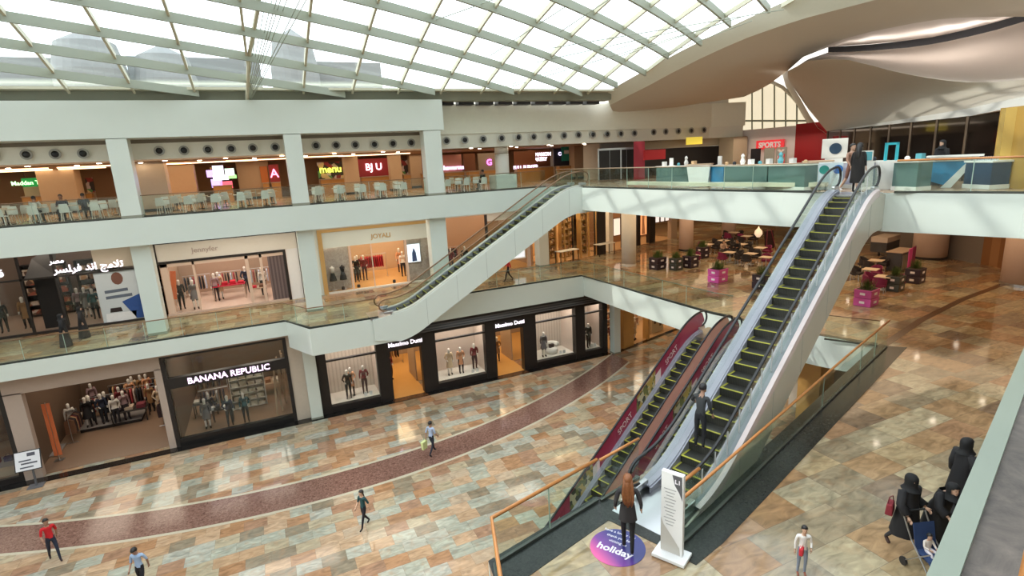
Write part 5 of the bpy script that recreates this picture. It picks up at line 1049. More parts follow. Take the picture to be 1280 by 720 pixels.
# --- C: gold-framed shop
room('C', 3.2, 10.3, YP + .15, 43, L1, LT, mat('gold_shop_floor', (.62, .34, .12), .2, noise=.1), mat('shop_C_wall', (.56, .40, .26), .6), 330, (1, .82, .58), lights=2)
t = thing('shopfront', 'gold-framed shopfront with grey marble panels and small gold lettering', 'shopfront', (6.8, YP, L1))
bar(t, 2.95, 3.22, YP - .08, YP + .15, L1, 10.4, 'gold_frame', GOLD); bar(t, 10.3, 10.58, YP - .08, YP + .15, L1, 10.4, 'gold_frame', GOLD); bar(t, 3.22, 10.3, YP - .08, YP + .15, 10.2, 10.4, 'gold_frame', GOLD)
bar(t, 3.22, 10.3, YP, YP + .12, 9.2, 10.2, 'sign_panel', WHITE); bar(t, 4.78, 4.9, YP, YP + .1, L1, 9.2, 'mullion', PINKW); bar(t, 8.5, 8.62, YP, YP + .1, L1, 9.2, 'mullion', PINKW)
pane(t, 3.22, 4.78, YP + .05, L1 + .1, 9.2); pane(t, 8.62, 10.3, YP + .05, L1 + .1, 9.2); pane(t, 4.9, 6.2, YP + .05, L1 + .1, 9.2); bar(t, 6.2, 6.26, YP, YP + .1, L1, 9.2, 'mullion', PINKW)
bar(t, 3.22, 10.3, YP - .05, YP + .12, L1, L1 + .1, 'sill', IVORY)
m = MB(); m.box(3.22, YP + .9, L1 + .02, 4.85, YP + 1.0, 9.2); m.build('marble_panel', MARBLE, t); m = MB(); m.box(8.55, YP + .5, L1 + .02, 10.3, YP + .6, 9.2); m.build('marble_panel', MARBLE, t)
m = text_mb('JOYALI', .42, wallM(6.95, YP - .02, 9.52), .012, bold=.006); m.build('sign_lettering', GOLD, t)
t = thing('lit_screen', 'bright lit poster screen of a blue-clad figure in the gold-framed shop', 'screen', (9.15, YP + .45, 7.5)); m = MB(); m.box(8.64, YP + .42, 7.5, 9.66, YP + .48, 8.86); m.build('screen_frame', CHROME, t); m = MB(); m.box(8.7, YP + .41, 7.55, 9.6, YP + .42, 8.8); m.build('screen_face', mat('screen_light', (.7, .8, .9), .4, emit=(.80, .90, 1), es=1.1), t)
m = MB(); m.add([(9.0, YP + .405, 7.6), (9.35, YP + .405, 7.6), (9.3, YP + .405, 8.2), (9.16, YP + .405, 8.55), (9.03, YP + .405, 8.2)], [(0, 1, 2, 3, 4)]); m.build('screen_figure', fab(60, 90, 150), t)
# sleeveless dresses on busts in the left window
for i, (x, lab) in enumerate(((3.65, 'dress form in white top and black skirt in the gold-framed shop window'), (4.3, 'dress form in a black cocktail dress in the gold-framed shop window'))):
    y = YP + .5; z = L1 + .12; t = thing('dress_form', lab, 'dress form', (x, y, z)); c = (x, y, z)
    m = MB(); m.lathe([(.18, 0), (.17, .03), (.02, .04), (.018, .72)], c, 14); m.build('stand', CHROME, t)
    m = MB(); m.lathe([(.24, .62), (.20, .85), (.115, 1.12), (.10, 1.15)], c, 18, 0, 1, .75); m.build('skirt', fab(30, 30, 36), t, smooth=True)
    m = MB(); m.lathe([(.10, 1.14), (.14, 1.32), (.17, 1.46), (.14, 1.52), (.05, 1.55), (.045, 1.62)], c, 18, 0, 1, .7); m.build('bodice', fab(220, 216, 210) if i == 0 else fab(30, 30, 36), t, smooth=True)
for i, (px, py, kd, w_) in enumerate(((447, 352, 'black', 'in black behind the glass'), (449, 350, 'maroon', 'in maroon behind the glass'), (457, 350, 'maroon', 'in a red dress behind the glass'), (494, 335, 'peach', 'near the back of the entrance'), (505, 345, 'white', 'in a white top and pale dress in the entrance'))):
    p = onz(px, py, L1 + .02); mannequin(K[kd], (p.x, min(max(p.y, 37.1), 41), L1 + .024), face(-.1, -1), 'mannequin ' + w_ + ' of the gold-framed shop')
rack(6.9, 40.2, L1 + .02, 1.9, 0, 'rack of crimson clothes in the gold-framed shop', [(170, 24, 40), (150, 20, 34), (186, 30, 44)], 11, 'crimson clothes in the gold-framed shop', 'crimson garment hanging on the rack of the gold-framed shop', 1.7)
for i, x in enumerate((4.2, 5.2, 7.6)):
    m = MB(); m.lathe([(.09, 0), (.11, .05), (.10, .2), (.05, .22)], (0, 0, 0), 10); o = m.build('handbag', fab(40, 36, 34), smooth=True); o.location = (x, YP + .35, L1 + .1 if i < 2 else L1 + .1); tag(o, ['left', 'middle', 'right'][i] + ' small dark bag on the sill of the gold-framed shop', 'handbag')
area('window_display_light', (4.0, 37.0, 10.5), 1.4, .6, 45, (1, .88, .75)); area('window_display_light', (9.4, 36.85, 10.5), 1.4, .4, 45, (1, .88, .75)); area('window_display_light', (-2.5, 37.1, 10.6), 5.5, .6, 70, (1, .9, .8))
# --- D: shop behind the white escalator
room('D', 11.3, 18.2, YP + .15, 43, L1, LT, mat('gold_shop_floor', (.62, .34, .12)), mat('shop_D_wall', (.42, .27, .17), .6), 240, (1, .82, .62), lights=2)
t = thing('shopfront', 'open shopfront with black mullion behind the white escalator', 'shopfront', (14.5, YP, L1))
bar(t, 10.6, 11.5, YP, YP + .2, L1, 10.4, 'pier', WHITE); bar(t, 14.45, 14.6, YP, YP + .2, L1, 10.4, 'mullion', DARK); bar(t, 14.6, 17.9, YP, YP + .15, 9.9, 10.4, 'header', IVORY); bar(t, 17.7, 17.95, YP, YP + .2, L1, 10.4, 'post', PINKW); pane(t, 14.6, 17.7, YP + .06, L1, 9.9)
for i, (x, kd, w_) in enumerate(((12.2, 'maroon', 'left of the black mullion'), (13.3, 'black', 'just left of the black mullion'), (15.6, 'coat', 'right of the black mullion'), (16.7, 'black', 'second right of the black mullion'))): mannequin(K[kd], (x, 38.2, L1 + .024), face(-.2, -1), 'mannequin ' + w_ + ' behind the white escalator')
rack(13.0, 41, L1 + .02, 1.8, 0, 'clothes rack behind the white escalator', [(60, 30, 30), (30, 24, 26), (140, 60, 50)], 9, 'clothes on the rack behind the white escalator', 'garment on the rack behind the white escalator')
t = thing('lit_poster', 'bright poster with a blue mark beside the square column under the white escalator', 'poster', (17.0, YP - .1, L1 + .4)); m = MB(); m.box(16.4, YP - .1, 6.9, 17.5, YP - .02, 8.7); m.build('poster_frame', IVORY, t); m = MB(); m.box(16.5, YP - .11, 7.0, 17.4, YP - .1, 8.6); m.build('poster_sheet', mat('poster_glow', (.8, .85, .9), .5, emit=(.85, .92, 1), es=.7), t); m = MB(); m.box(16.8, YP - .12, 7.5, 17.1, YP - .11, 8.0); m.build('poster_mark', fab(60, 110, 190), t)
# --- E: lit glass gallery and the row beyond
A_, B_ = Vector((19.3, 36.2, 0)), Vector((25.2, 37.4, 0)); dv = (B_ - A_).normalized(); an = math.atan2(dv.y, dv.x); RT = Matrix.Translation(A_) @ Matrix.Rotation(an, 4, 'Z'); Lr = (B_ - A_).length
m = MB(RT); m.box(0, 4, L1, Lr, 4.1, LT); struct(m.build('wall_shop_back', mat('amber_back', (.66, .42, .20), .5))); m = MB(RT); m.box(0, .1, L1, Lr, 4, L1 + .02); struct(m.build('floor_shop', SHOPFL))
a0 = RT @ Vector((Lr / 2, 2, LT - .1)); area('gallery_shop_light', a0, Lr * .85, 3, 420, (1, .78, .5), (0, 0, an))
t = thing('shopfront', 'tall honey-lit glass shopfront of display towers at the gallery corner', 'shopfront', A_ + Vector((0, 0, L1)), an); T = RM[t.name]
for i in range(8): m = MB(RT); x = i * Lr / 7; m.box(x - .04, 0, L1 + .01, x + .04, .12, LT); m.build('mullion', DARK if i in (0, 3, 7) else GOLD, t)
for i in range(7): m = MB(RT); m.box(i * Lr / 7 + .04, .05, L1 + .1, (i + 1) * Lr / 7 - .04, .062, LT - .1); m.build('glass_pane', SHOPGLASS, t)
m = MB(RT); m.box(Lr - .9, -.1, L1 + .01, Lr + .05, .3, LT); m.build('dark_pier', DARK, t)
STK = clothmat('jewel_stock', [(.75, .45, .2), (.9, .75, .5), (.3, .12, .05), (.6, .3, .12), (.12, .06, .04), (.85, .6, .35)], 7)
for i in range(5): p = RT @ Vector((.8 + i * 1.0, 1.2 + .5 * (i % 2), L1 + .02)); shelf(p.x, p.y, L1 + .02, .75, 3.9, .4, 7, 'honey-lit display tower number ' + ['one', 'two', 'three', 'four', 'five'][i] + ' from the left at the gallery corner', GOLD, STK, an)
p = onz(705, 327, L1); table(p.x, p.y - .5, L1, 1.9, .7, .98, 'long white-topped desk in front of the honey-lit shopfront, left', WARMW, DARK, an, 0, cat='table'); p = onz(747, 317, L1); table(p.x, p.y - 1.0, L1, 1.8, .7, .98, 'long white-topped desk in front of the honey-lit shopfront, right', WARMW, DARK, an, 0, cat='table')
A_, B_ = Vector((26.0, 37.9, 0)), Vector((35.2, 40.2, 0)); dv = (B_ - A_).normalized(); an = math.atan2(dv.y, dv.x); RT = Matrix.Translation(A_) @ Matrix.Rotation(an, 4, 'Z'); Lr = (B_ - A_).length
m = MB(RT); m.box(0, 3, L1, Lr, 3.1, LT); struct(m.build('wall_shop_back', mat('dark_amber', (.30, .15, .07), .5))); m = MB(RT); m.box(0, .1, L1, Lr, 3, L1 + .02); struct(m.build('floor_shop', SHOPFL)); a0 = RT @ Vector((Lr / 2, 1.5, LT - .1)); area('row_light', a0, Lr * .85, 2, 200, (1, .76, .5), (0, 0, an))
t = thing('shopfront', 'brown shopfront with lit portrait posters beyond the gallery corner', 'shopfront', A_ + Vector((0, 0, L1)), an)
for x0, x1, mt in ((0, .5, WARMW), (1.9, 2.6, DARK), (3.7, 4.1, DARK), (5.4, 6.2, DARK), (8.6, Lr, TAUPE)): m = MB(RT); m.box(x0, 0, L1 + .01, x1, .4, LT); m.build('pier', mt, t)
m = MB(RT); m.box(0, .02, 9.9, Lr, .3, LT); m.build('header', mat('dark_amber', (.3, .15, .07)), t)
for i, (x, w_, h0, h1, c, lab) in enumerate(((1.2, .9, 7.4, 8.9, (1, .85, .7), 'cream'), (3.15, .8, 7.8, 9.2, (1, .9, .8), 'white'), (4.75, 1.0, 7.0, 9.6, (1, .42, .16), 'red-orange portrait'), (6.75, .6, 7.9, 9.4, (1, .9, .85), 'first small white'), (7.5, .6, 7.9, 9.4, (1, .9, .85), 'second small white'), (8.2, .6, 7.9, 9.4, (1, .88, .8), 'third small white'))):
    q = RT @ Vector((x, .25, h0)); tt = thing('lit_poster', lab + ' lit poster in the brown shopfront beyond the gallery corner', 'poster', q, an); m = MB(RT); m.box(x - w_ / 2, .2, h0, x + w_ / 2, .28, h1); m.build('poster_frame', DARK, tt); m = MB(RT); m.box(x - w_ / 2 + .05, .19, h0 + .05, x + w_ / 2 - .05, .2, h1 - .05); m.build('poster_sheet', mat('poster_lit_%d' % i, c, .5, emit=c, es=.85, noise=.5, nscale=3), tt)
    if i == 2: m = MB(RT); m.add([(x - .25, .185, h0 + .1), (x + .25, .185, h0 + .1), (x + .1, .185, h0 + 1.3), (x + .15, .185, h0 + 1.7), (x - .15, .185, h0 + 1.9), (x - .2, .185, h0 + 1.4)], [(0, 1, 2, 3, 4, 5)]); m.build('poster_figure', fab(250, 190, 150), tt)
# far end walls of the restaurant hall
m = MB(); m.box(36, 50, L1, 60, 50.3, LT); struct(m.build('wall_hall_far', mat('hall_brown', (.34, .20, .10), .6)))
m = MB(); P_ = [(41.5, 24.0), (39.2, 18.2), (38.6, 15.2)]
A_, B_ = Vector((46, 35, 0)), Vector((39.4, 15.0, 0)); dv = (B_ - A_).normalized(); an = math.atan2(dv.y, dv.x); RT = Matrix.Translation(A_) @ Matrix.Rotation(an, 4, 'Z'); Lr = (B_ - A_).length + 8
m = MB(RT); m.box(0, 0, 8.9, Lr, .2, LT); struct(m.build('wall_service_upper', mat('service_upper', (.40, .34, .30), .6))); m = MB(RT); m.box(0, -.03, 8.55, Lr, .2, 8.9); struct(m.build('trim_6', mat('near_black', (.008, .006, .006)))); m = MB(RT); m.box(0, 0, L1, 17.4, .2, 8.55); struct(m.build('wall_service_lower', mat('service_grey', (.20, .17, .15), .5))); m = MB(RT); m.box(17.4, -.05, L1, Lr, .2, 10.2); struct(m.build('wall_service_wood', stripemat('wood_slats', (.24, .10, .03), (.34, .16, .06), 3, 'x', .5)))
q = RT @ Vector((15.8, -.3, 9.9)); t = thing('hanging_sign', 'small pale hanging sign on the grey service wall', 'sign', q, an); m = MB(RT); m.box(15.1, -.35, 9.75, 16.5, -.28, 10.3); m.build('sign_face', IVORY, t); m = MB(RT); m.tube([(15.3, -.31, 10.3), (15.3, -.31, 10.88)], .015, 6); m.build('hanger', CHROME, t); m = MB(RT); m.tube([(16.3, -.31, 10.3), (16.3, -.31, 10.88)], .015, 6); m.build('hanger', CHROME, t)
for i, (x, y, sx, sy, pw) in enumerate(((26, 31, 12, 8, 380), (34, 28, 10, 12, 420), (29, 19, 12, 8, 420), (36, 12, 8, 10, 260), (27, 6, 10, 8, 240), (40, 42, 16, 8, 380))): area('hall_downlights', (x, y, 10.85), sx, sy, pw, (1, .70, .42))
# small round downlight fittings in the soffit, seen mirrored in the floor
k = 0
for x in range(22, 44, 4):
    for y in range(8, 36, 5):
        m = MB(); m.lathe([(.11, 0), (.11, .02)], (0, 0, 0), 12)
        if k == 0: o = m.build('downlight', mat('downlight_glow', (1, .9, .8), .4, emit=(1, .85, .68), es=14)); dl_ = o
        else: o = dl_.copy(); COL.objects.link(o)
        o.location = (x + (y % 3) * .4, y, 10.875); tag(o, 'small round downlight in the soffit above the cafe tables', 'downlight', 'downlights in the soffit above the cafe tables'); k += 1

# ================================================================== cafe on the first floor
def crate_planter(px, py, cm, label, n=2, w=.95, size=.42, base=None):
    p = onz(px, py, L1) if base is None else base
    t = thing('planter', label, 'planter', p, HD * .6); T = RM[t.name]
    for i in range(n):
        m = MB(T); m.taper((0, 0, i * size + .005), (w * .96, w * .8), (w, w * .84), size - .02); cr = part_parent(m.build('crate', cm, t, bevel=.015), t)
        for c_, d_ in (((0, -w * .42, i * size + size * .5), (w * .3, .02, size * .28)), ((-w * .5, 0, i * size + size * .5), (.02, w * .24, size * .28))): m = MB(T); m.cbox(c_, d_); m.build('crate_label', mat('label_white', (.8, .75, .78), .5), cr)
    m = MB(T); z = n * size; m.cbox((0, 0, z - .02), (w * .9, w * .74, .02)); m.build('soil', mat('soil', (.03, .02, .012), .9), t)
    m = MB(T)
    for k in range(130):
        a = random.uniform(0, 2 * PI); r = random.uniform(0, .42) * w; x, y = r * math.cos(a), r * math.sin(a) * .8; lx, ly = random.uniform(-.12, .12), random.uniform(-.12, .12); h = random.uniform(.2, .55)
        m.add([(x - .014, y, z), (x + .014, y, z), (x + lx * .6 + .012, y + ly * .6, z + h * .7), (x + lx, y + ly, z + h), (x + lx * .6 - .012, y + ly * .6, z + h * .7)], [(0, 1, 2, 3, 4)])
    m.build('foliage', mat('grass_plant', (.10, .17, .035), .6, noise=.5, nscale=12), t); return t
PINK = mat('pink_crate', (.56, .085, .33), .4); BLKC = mat('black_crate', (.035, .022, .035), .4); PURP = mat('purple_wicker', (.20, .012, .07), .6, noise=.3, nscale=20); BLKW = mat('black_wicker', (.025, .02, .022), .6)
crate_planter(897, 352, PINK, 'pink two-tier crate planter with grass left of the tall escalator'); crate_planter(1082, 381, PINK, 'pink two-tier crate planter with grass right of the tall escalator')
crate_planter(953, 360, BLKC, 'black two-tier crate planter behind the tall escalator rail'); crate_planter(822, 336, BLKC, 'black two-tier crate planter at the far left of the cafe'); crate_planter(845, 337, mat('slate_crate', (.05, .06, .055), .4), 'slate-grey planter crate in the left cafe row', 2, .75); crate_planter(863, 334, BLKC, 'bushy black planter crate in the left cafe row', 2, .9)
crate_planter(1118, 363, mat('slate_crate', (.05, .06, .055)), 'dark planter crate in front of the purple chairs on the right', 2, .8); crate_planter(1143, 353, BLKC, 'black planter crate beside the pink screen on the right', 2, .9); crate_planter(878, 322, BLKC, 'dark planter far behind the left cafe row', 2, .8)
def make_chair(mt, label, group):
    t = thing('wicker_armchair', label, 'armchair', (0, 0, 0), 0, group)
    m = MB(); m.cbox((0, 0, .40), (.56, .54, .12)); m.build('seat', mt, t, bevel=.03)
    pts = [(.29 * math.cos(a), -.02 + .28 * math.sin(a)) for a in [PI * (-.08 + 1.16 * k / 12) for k in range(13)]]
    m = MB(); m.rows([[(x, y, z) for x, y in pts] for z in (.34, .6, .82)], thick=(0, 0, .0)) ; 
    m = MB(); rows = []
    for z, s_ in ((.30, 1.0), (.5, 1.05), (.68, 1.1)): rows.append([(x * s_, y * s_, z + .17 * max(0, (y + .02) / .28) * (z > .6)) for x, y in pts])
    rows += [[(v[0] * .86, v[1] * .86, v[2]) for v in r] for r in rows[::-1]]
    m.rows(rows); m.build('backrest', mt, t)
    for sx in (-1, 1):
        for sy in (-1, 1): m = MB(); m.tube([(sx * .22, sy * .21, .36), (sx * .24, sy * .23, .0)], .018, 6); m.build('leg', CHROME, t)
    return t
ch = {'p': None, 'b': None}
def cafe_chair(x, y, rz, kind, label):
    g = {'p': 'purple cafe armchairs', 'b': 'black cafe armchairs'}[kind]
    if ch[kind] is None: ch[kind] = make_chair(PURP if kind == 'p' else BLKW, label, g); ch[kind].location = (x, y, L1); ch[kind].rotation_euler = (0, 0, rz); return
    dup(ch[kind], (x, y, L1), rz, label, g)
tb = [None]
def cafe_table(px, py, lab, chairs, wood=False):
    p = onz(px, py, L1)
    if tb[0] is None:
        t = thing('cafe_table', lab, 'table', (0, 0, 0), 0); m = MB(); m.lathe([(.26, 0), (.25, .02), (.03, .035), (.025, .70), (.10, .715)], (0, 0, 0), 16); m.build('pedestal', CHROME, t); m = MB(); m.cbox((0, 0, .735), (.75, .75, .035)); m.build('table_top', mat('table_top_cream', (.66, .52, .38), .35), t, bevel=.01); tb[0] = t; t.location = p
    else: dup(tb[0], p, .3, lab)
    for k, (ang, kind, w_) in enumerate(chairs):
        a = math.radians(ang); cafe_chair(p.x + .72 * math.cos(a), p.y + .72 * math.sin(a), a - PI / 2, kind, ('purple' if kind == 'p' else 'black') + ' wicker armchair ' + w_)
CT = [((866, 332), 'cafe table in the left row between the round column and the pink planter', [(30, 'p', 'behind the left cafe table'), (210, 'b', 'in front of the left cafe table')]),
      ((912, 328), 'cafe table just behind the pink planter', [(60, 'b', 'behind the table by the pink planter'), (180, 'p', 'left of the table by the pink planter'), (-20, 'b', 'right of the table by the pink planter')]),
      ((904, 312), 'cafe table in the second row', [(100, 'b', 'behind the second-row table'), (0, 'b', 'right of the second-row table'), (200, 'b', 'left of the second-row table')]),
      ((933, 306), 'cafe table in the third row under the slab', [(80, 'p', 'behind the third-row table'), (180, 'b', 'left of the third-row table'), (0, 'b', 'right of the third-row table')]),
      ((938, 330), 'cafe table left of the easel board', [(120, 'b', 'behind the table left of the easel'), (200, 'b', 'left of the table by the easel'), (10, 'b', 'right of the table by the easel')]),
      ((957, 335), 'cafe table hidden partly by the tall escalator', [(40, 'p', 'beside the tall escalator')]),
      ((1103, 362), 'cafe table right of the tall escalator', [(200, 'p', 'left of the table right of the tall escalator'), (90, 'p', 'behind the table right of the tall escalator'), (-30, 'p', 'right of the table right of the tall escalator'), (140, 'p', 'at the back corner of the table right of the tall escalator')]),
      ((884, 317), 'cafe table behind the left row of planters', [(80, 'p', 'behind the table past the left planters'), (190, 'b', 'left of the table past the left planters'), (-10, 'b', 'right of the table past the left planters')]),
      ((926, 317), 'cafe table between the pink planter and the lantern lamp', [(90, 'b', 'behind the table before the lantern lamp'), (0, 'b', 'right of the table before the lantern lamp'), (180, 'b', 'left of the table before the lantern lamp')]),
      ((917, 301), 'cafe table at the back of the left cafe rows', [(100, 'b', 'behind the rearmost left table'), (180, 'p', 'left of the rearmost left table'), (0, 'b', 'right of the rearmost left table')]),
      ((950, 322), 'cafe table in front of the easel board', [(180, 'b', 'left of the table in front of the easel board'), (0, 'p', 'right of the table in front of the easel board')]),
      ((1087, 352), 'cafe table tucked behind the pink planter on the right', [(100, 'b', 'behind the table at the right pink planter'), (10, 'p', 'right of the table at the right pink planter')]),
      ((1094, 340), 'cafe table in the back row right of the tall escalator', [(180, 'b', 'left in the back row on the right side'), (0, 'b', 'right in the back row on the right side'), (90, 'b', 'behind in the back row on the right side')])]
for (px, py), lab, chs in CT: cafe_table(px, py, lab, chs)
# seated pair at the pink planter
p = onz(905, 322, L1); figure('person', 'person in pale clothes seated at the cafe table behind the pink planter', 'person', (p.x + .2, p.y + .3, L1), face(-.4, -1), 1.68, SIT, (200, 170, 150), (30, 26, 28), (40, 30, 30), SKIN, 'long', 'long', detail=False)
p = onz(918, 322, L1); figure('person', 'person in a dark top seated beside the one in pale clothes', 'person', (p.x + .5, p.y + .2, L1), face(-1, -.2), 1.72, SIT, (36, 34, 38), (30, 26, 28), (40, 30, 30), SKIND, 'long', 'short', detail=False)
# easel board, service counter, pink screen, lamp
p = onz(962, 316, L1); t = thing('easel_board', 'dark menu board on an easel left of the tall escalator', 'easel', p)
m = MB(); m.cbox(p + Vector((0, .1, 1.0)), (.95, .06, 1.35), 0, 0, -.12); m.build('board', mat('board_dark', (.03, .012, .015), .4), t)
for s in (-1, 1): m = MB(); m.tube([p + Vector((s * .55, -.15, .01)), p + Vector((s * .18, .16, 1.8))], .03, 6); m.build('leg', mat('maroon_wood', (.16, .02, .04)), t)
p = onz(1124, 336, L1); t = thing('service_counter', 'dark cafe service counter with steel front on the right side', 'counter', p, .2); T = RM[t.name]
m = MB(T); m.box(-1.0, -.4, .005, 1.0, .4, 1.15); m.build('counter_body', mat('counter_dark', (.05, .045, .045), .3), t, bevel=.02); m = MB(T); m.box(-.9, -.43, .1, .1, -.4, 1.05); m.build('steel_front', CHROME, t); m = MB(T); m.box(-1.05, -.45, 1.15, 1.05, .45, 1.2); m.build('counter_top', mat('counter_top_tan', (.5, .36, .26), .3), t)
p = onz(1105, 318, L1); t = thing('service_trolley', 'cream-topped crate trolley behind the cafe counter', 'trolley', p, .2); T = RM[t.name]; m = MB(T); m.box(-1.1, -.5, .3, 1.1, .5, 1.0); m.build('trolley_body', mat('counter_dark', (.05, .045, .045)), t); m = MB(T); m.box(-1.1, -.52, 1.0, 1.1, .5, 1.35); m.build('trolley_bin', mat('bin_cream', (.52, .44, .38), .5), t)
for s in (-.9, .9): m = MB(T @ Matrix.Translation((s, 0, .15)) @ Matrix.Rotation(PI / 2, 4, 'X')); m.lathe([(.02, -.04), (.14, -.03), (.14, .03), (.02, .04)], n=12); m.build('wheel', BLACK, t)
p = onz(1137, 345, L1); t = thing('screen_panel', 'pink and purple folding screen beside the cafe counter', 'screen', p, .3); T = RM[t.name]
for i in range(2): m = MB(T); m.cbox((i * .75 - .37, 0, .95), (.72, .04, 1.5), 0, i); m.build('screen_leaf', [mat('pink_leaf', (.55, .05, .25), .5), PURP], t)
for s in (-.7, .0, .7): m = MB(T); m.tube([(s, 0, .0), (s, 0, 1.7)], .02, 6); m.build('post', CHROME, t)
p = onz(947, 312, L1); t = thing('floor_lamp', 'cream lantern lamp among the cafe chairs', 'lamp', p); m = MB(); m.lathe([(.2, 0), (.18, .03), (.02, .04), (.02, 1.0)], p, 12); m.build('stand', DARK, t); m = MB(); m.lathe([(.12, 1.0), (.3, 1.25), (.26, 1.5), (.08, 1.7), (.02, 1.85)], p, 16); m.build('lamp_shade', mat('lamp_glow', (.9, .7, .5), .5, emit=(1, .75, .5), es=.7), t, smooth=True)
# round floor sticker, totem at the escalator landing
c = onz(772, 684, L1 + .001); t = thing('floor_sticker', 'round pink-to-navy floor sticker with white lettering', 'sticker', c); 
ms = bpy.data.materials.new('sticker_gradient'); ms.use_nodes = True; nt = ms.node_tree; b = nt.nodes['Principled BSDF']; tc = nt.nodes.new('ShaderNodeTexCoord'); sp = nt.nodes.new('ShaderNodeSeparateXYZ'); nt.links.new(tc.outputs['Object'], sp.inputs[0]); mp = nt.nodes.new('ShaderNodeMapRange'); mp.inputs[1].default_value = -.56; mp.inputs[2].default_value = .12; nt.links.new(sp.outputs[0], mp.inputs[0]); rp = nt.nodes.new('ShaderNodeValToRGB'); e = rp.color_ramp.elements; e[0].color = (.75, .10, .30, 1); e[1].color = (.025, .03, .17, 1); k_ = e.new(.5); k_.color = (.16, .035, .26, 1); nt.links.new(mp.outputs[0], rp.inputs[0]); nt.links.new(rp.outputs[0], b.inputs['Base Color']); b.inputs['Roughness'].default_value = .35
m = MB(); m.lathe([(.56, .002), (.56, .006)], c, 48); m.build('sticker_disc', ms, t)
WH = mat('print_white', (.85, .82, .88), .5)
for body, sz, dy, dx in (('have a lovely day', .10, .30, .26), ('thank you for', .10, .18, .16), ('visiting us', .10, .08, .05)): m = text_mb(body, sz, Matrix.Translation(c + Vector((dx, dy, .009))) @ Matrix.Rotation(-1.0, 4, 'Z'), .001); m.build('lettering', WH, t)
m = text_mb('holiday', .26, Matrix.Translation(c + Vector((-.18, -.10, .009))) @ Matrix.Rotation(-1.0, 4, 'Z'), .001, bold=.006); m.build('lettering', WH, t)
p = onz(840, 695, L1); t = thing('information_totem', 'white rectangular information totem with grey corner at the escalator landing', 'sign', p, math.radians(-62)); T = RM[t.name]
WG = mat('totem_white', (.80, .80, .80), .4)
m = MB(T); m.box(-.33, -.24, .02, .33, .20, .09); m.build('base', WG, t, bevel=.01)
m = MB(T); m.box(-.22, -.05, .09, .22, .05, 1.86); pn = part_parent(m.build('panel', WG, t, bevel=.008), t)
GT = mat('totem_grey', (.10, .10, .11), .5)
m = MB(T); m.add([(.0, -.0535, 1.83), (.19, -.0535, 1.83), (.205, -.0535, 1.32), (.14, -.0535, 1.48), (.05, -.0535, 1.62)], [(0, 1, 2, 3, 4)]); m.build('grey_corner', GT, pn)
m = MB(T); m.add([(-.22, -.0535, .85), (-.22, -.0535, .11), (.18, -.0535, .11), (.16, -.0535, .28), (.0, -.0535, .5), (-.16, -.0535, .7)], [(0, 1, 2, 3, 4, 5)]); m.build('grey_sweep', mat('totem_sweep', (.52, .50, .46), .5), pn)
m = text_mb('L1', .12, T @ Matrix.Translation((.11, -.056, 1.66)) @ Matrix.Rotation(PI / 2, 4, 'X'), .002, bold=.004); m.build('lettering', WH, pn)
for k in range(12): m = MB(T); z = 1.5 - k * .07; m.cbox((-.04, -.053, z), (.24 - .05 * (k % 3), .004, .016)); m.build('text_line', mat('totem_text', (.35, .35, .36), .6), pn)
# ================================================================== top floor food court
YB = 48.0
m = MB(); m.box(-30, YB, L2, 24, YB + .2, 15.0); struct(m.build('wall_food_court', mat('court_wall', (.30, .17, .09), .6, noise=.1, nscale=.4)))
for i, x in enumerate((-14, -6, 2, 10, 19)): area('court_light', (x, 41, 14.9), 7, 9, 210, (1, .74, .46))
def stall(px0, px1, Y, z0, z1, mt, label, sign=None, sc=(1, 1, 1), ssz=.5, counter=True, es=2.5, zz=None, cm=None):
    a = ony(px0, 225, Y).x + .1; b_ = ony(px1, 225, Y).x - .1; c = (a + b_) / 2
    t = thing('food_stall', label, 'food stall', (c, Y, L2))
    m = MB(); m.box(a, Y, L2 + 1.15, b_, Y + .12, z1); m.build('back_panel', mt, t)
    if counter: m = MB(); m.box(a + .05, Y - .85, L2 + .005, b_ - .05, Y - .3, L2 + 1.1); m.build('counter', cm or WARMWOOD, t); m = MB(); m.box(a, Y - .9, L2 + 1.1, b_, Y - .25, L2 + 1.16); m.build('counter_top', TAUPE, t)
    m = MB(); m.box(a, Y, L2 + .005, b_, Y + .12, L2 + 1.15); m.build('lower_panel', TAUPE, t)
    if sign:
        sm = mat('stall_glow_%d_%d_%d' % tuple(int(v * 99) for v in sc), sc, .4, emit=sc, es=es)
        m = text_mb(sign, ssz, wallM(c, Y - .06, zz or (z0 + z1) / 2 - ssz * .35), .02, bold=.01); m.build('sign_lettering', sm, t)
    return t
MENU = clothmat('menu_board_mix', [(.06, .05, .05), (.3, .05, .05), (.7, .55, .3), (.05, .04, .04), (.12, .3, .12), (.6, .5, .5)], 2.4)
stall(24, 64, 46.5, 13.9, 14.5, SAND, 'stall under the green sign at the left of the food court', None)
t = thing('hanging_sign', 'green glowing sign with small red end at the left of the food court', 'sign', (ony(45, 228, 45.5).x, 45.5, 13.9)); a, b_ = ony(27, 228, 45.4), ony(62, 228, 45.4); m = MB(); m.box(a.x, 45.4, 14.0, b_.x, 45.5, 14.55); m.build('sign_board', mat('green_sign', (.0, .14, .03), .4, emit=(0, .30, .05), es=.6), t); m = MB(); m.box(b_.x - .45, 45.38, 14.02, b_.x, 45.4, 14.53); m.build('sign_end', mat('red_end', (.6, .02, .02)), t); m = text_mb('Maddan Town', .36, wallM((a.x + b_.x) / 2 - .2, 45.36, 14.14), .01, bold=.006); m.build('sign_lettering', mat('sign_mint', (.6, 1, .6), .4, emit=(.5, 1, .5), es=2), t)
for x in (a.x + .2, b_.x - .2): m = MB(); m.tube([(x, 45.45, 14.55), (x, 45.45, 14.99)], .02, 6); m.build('hanger', DARK, t)
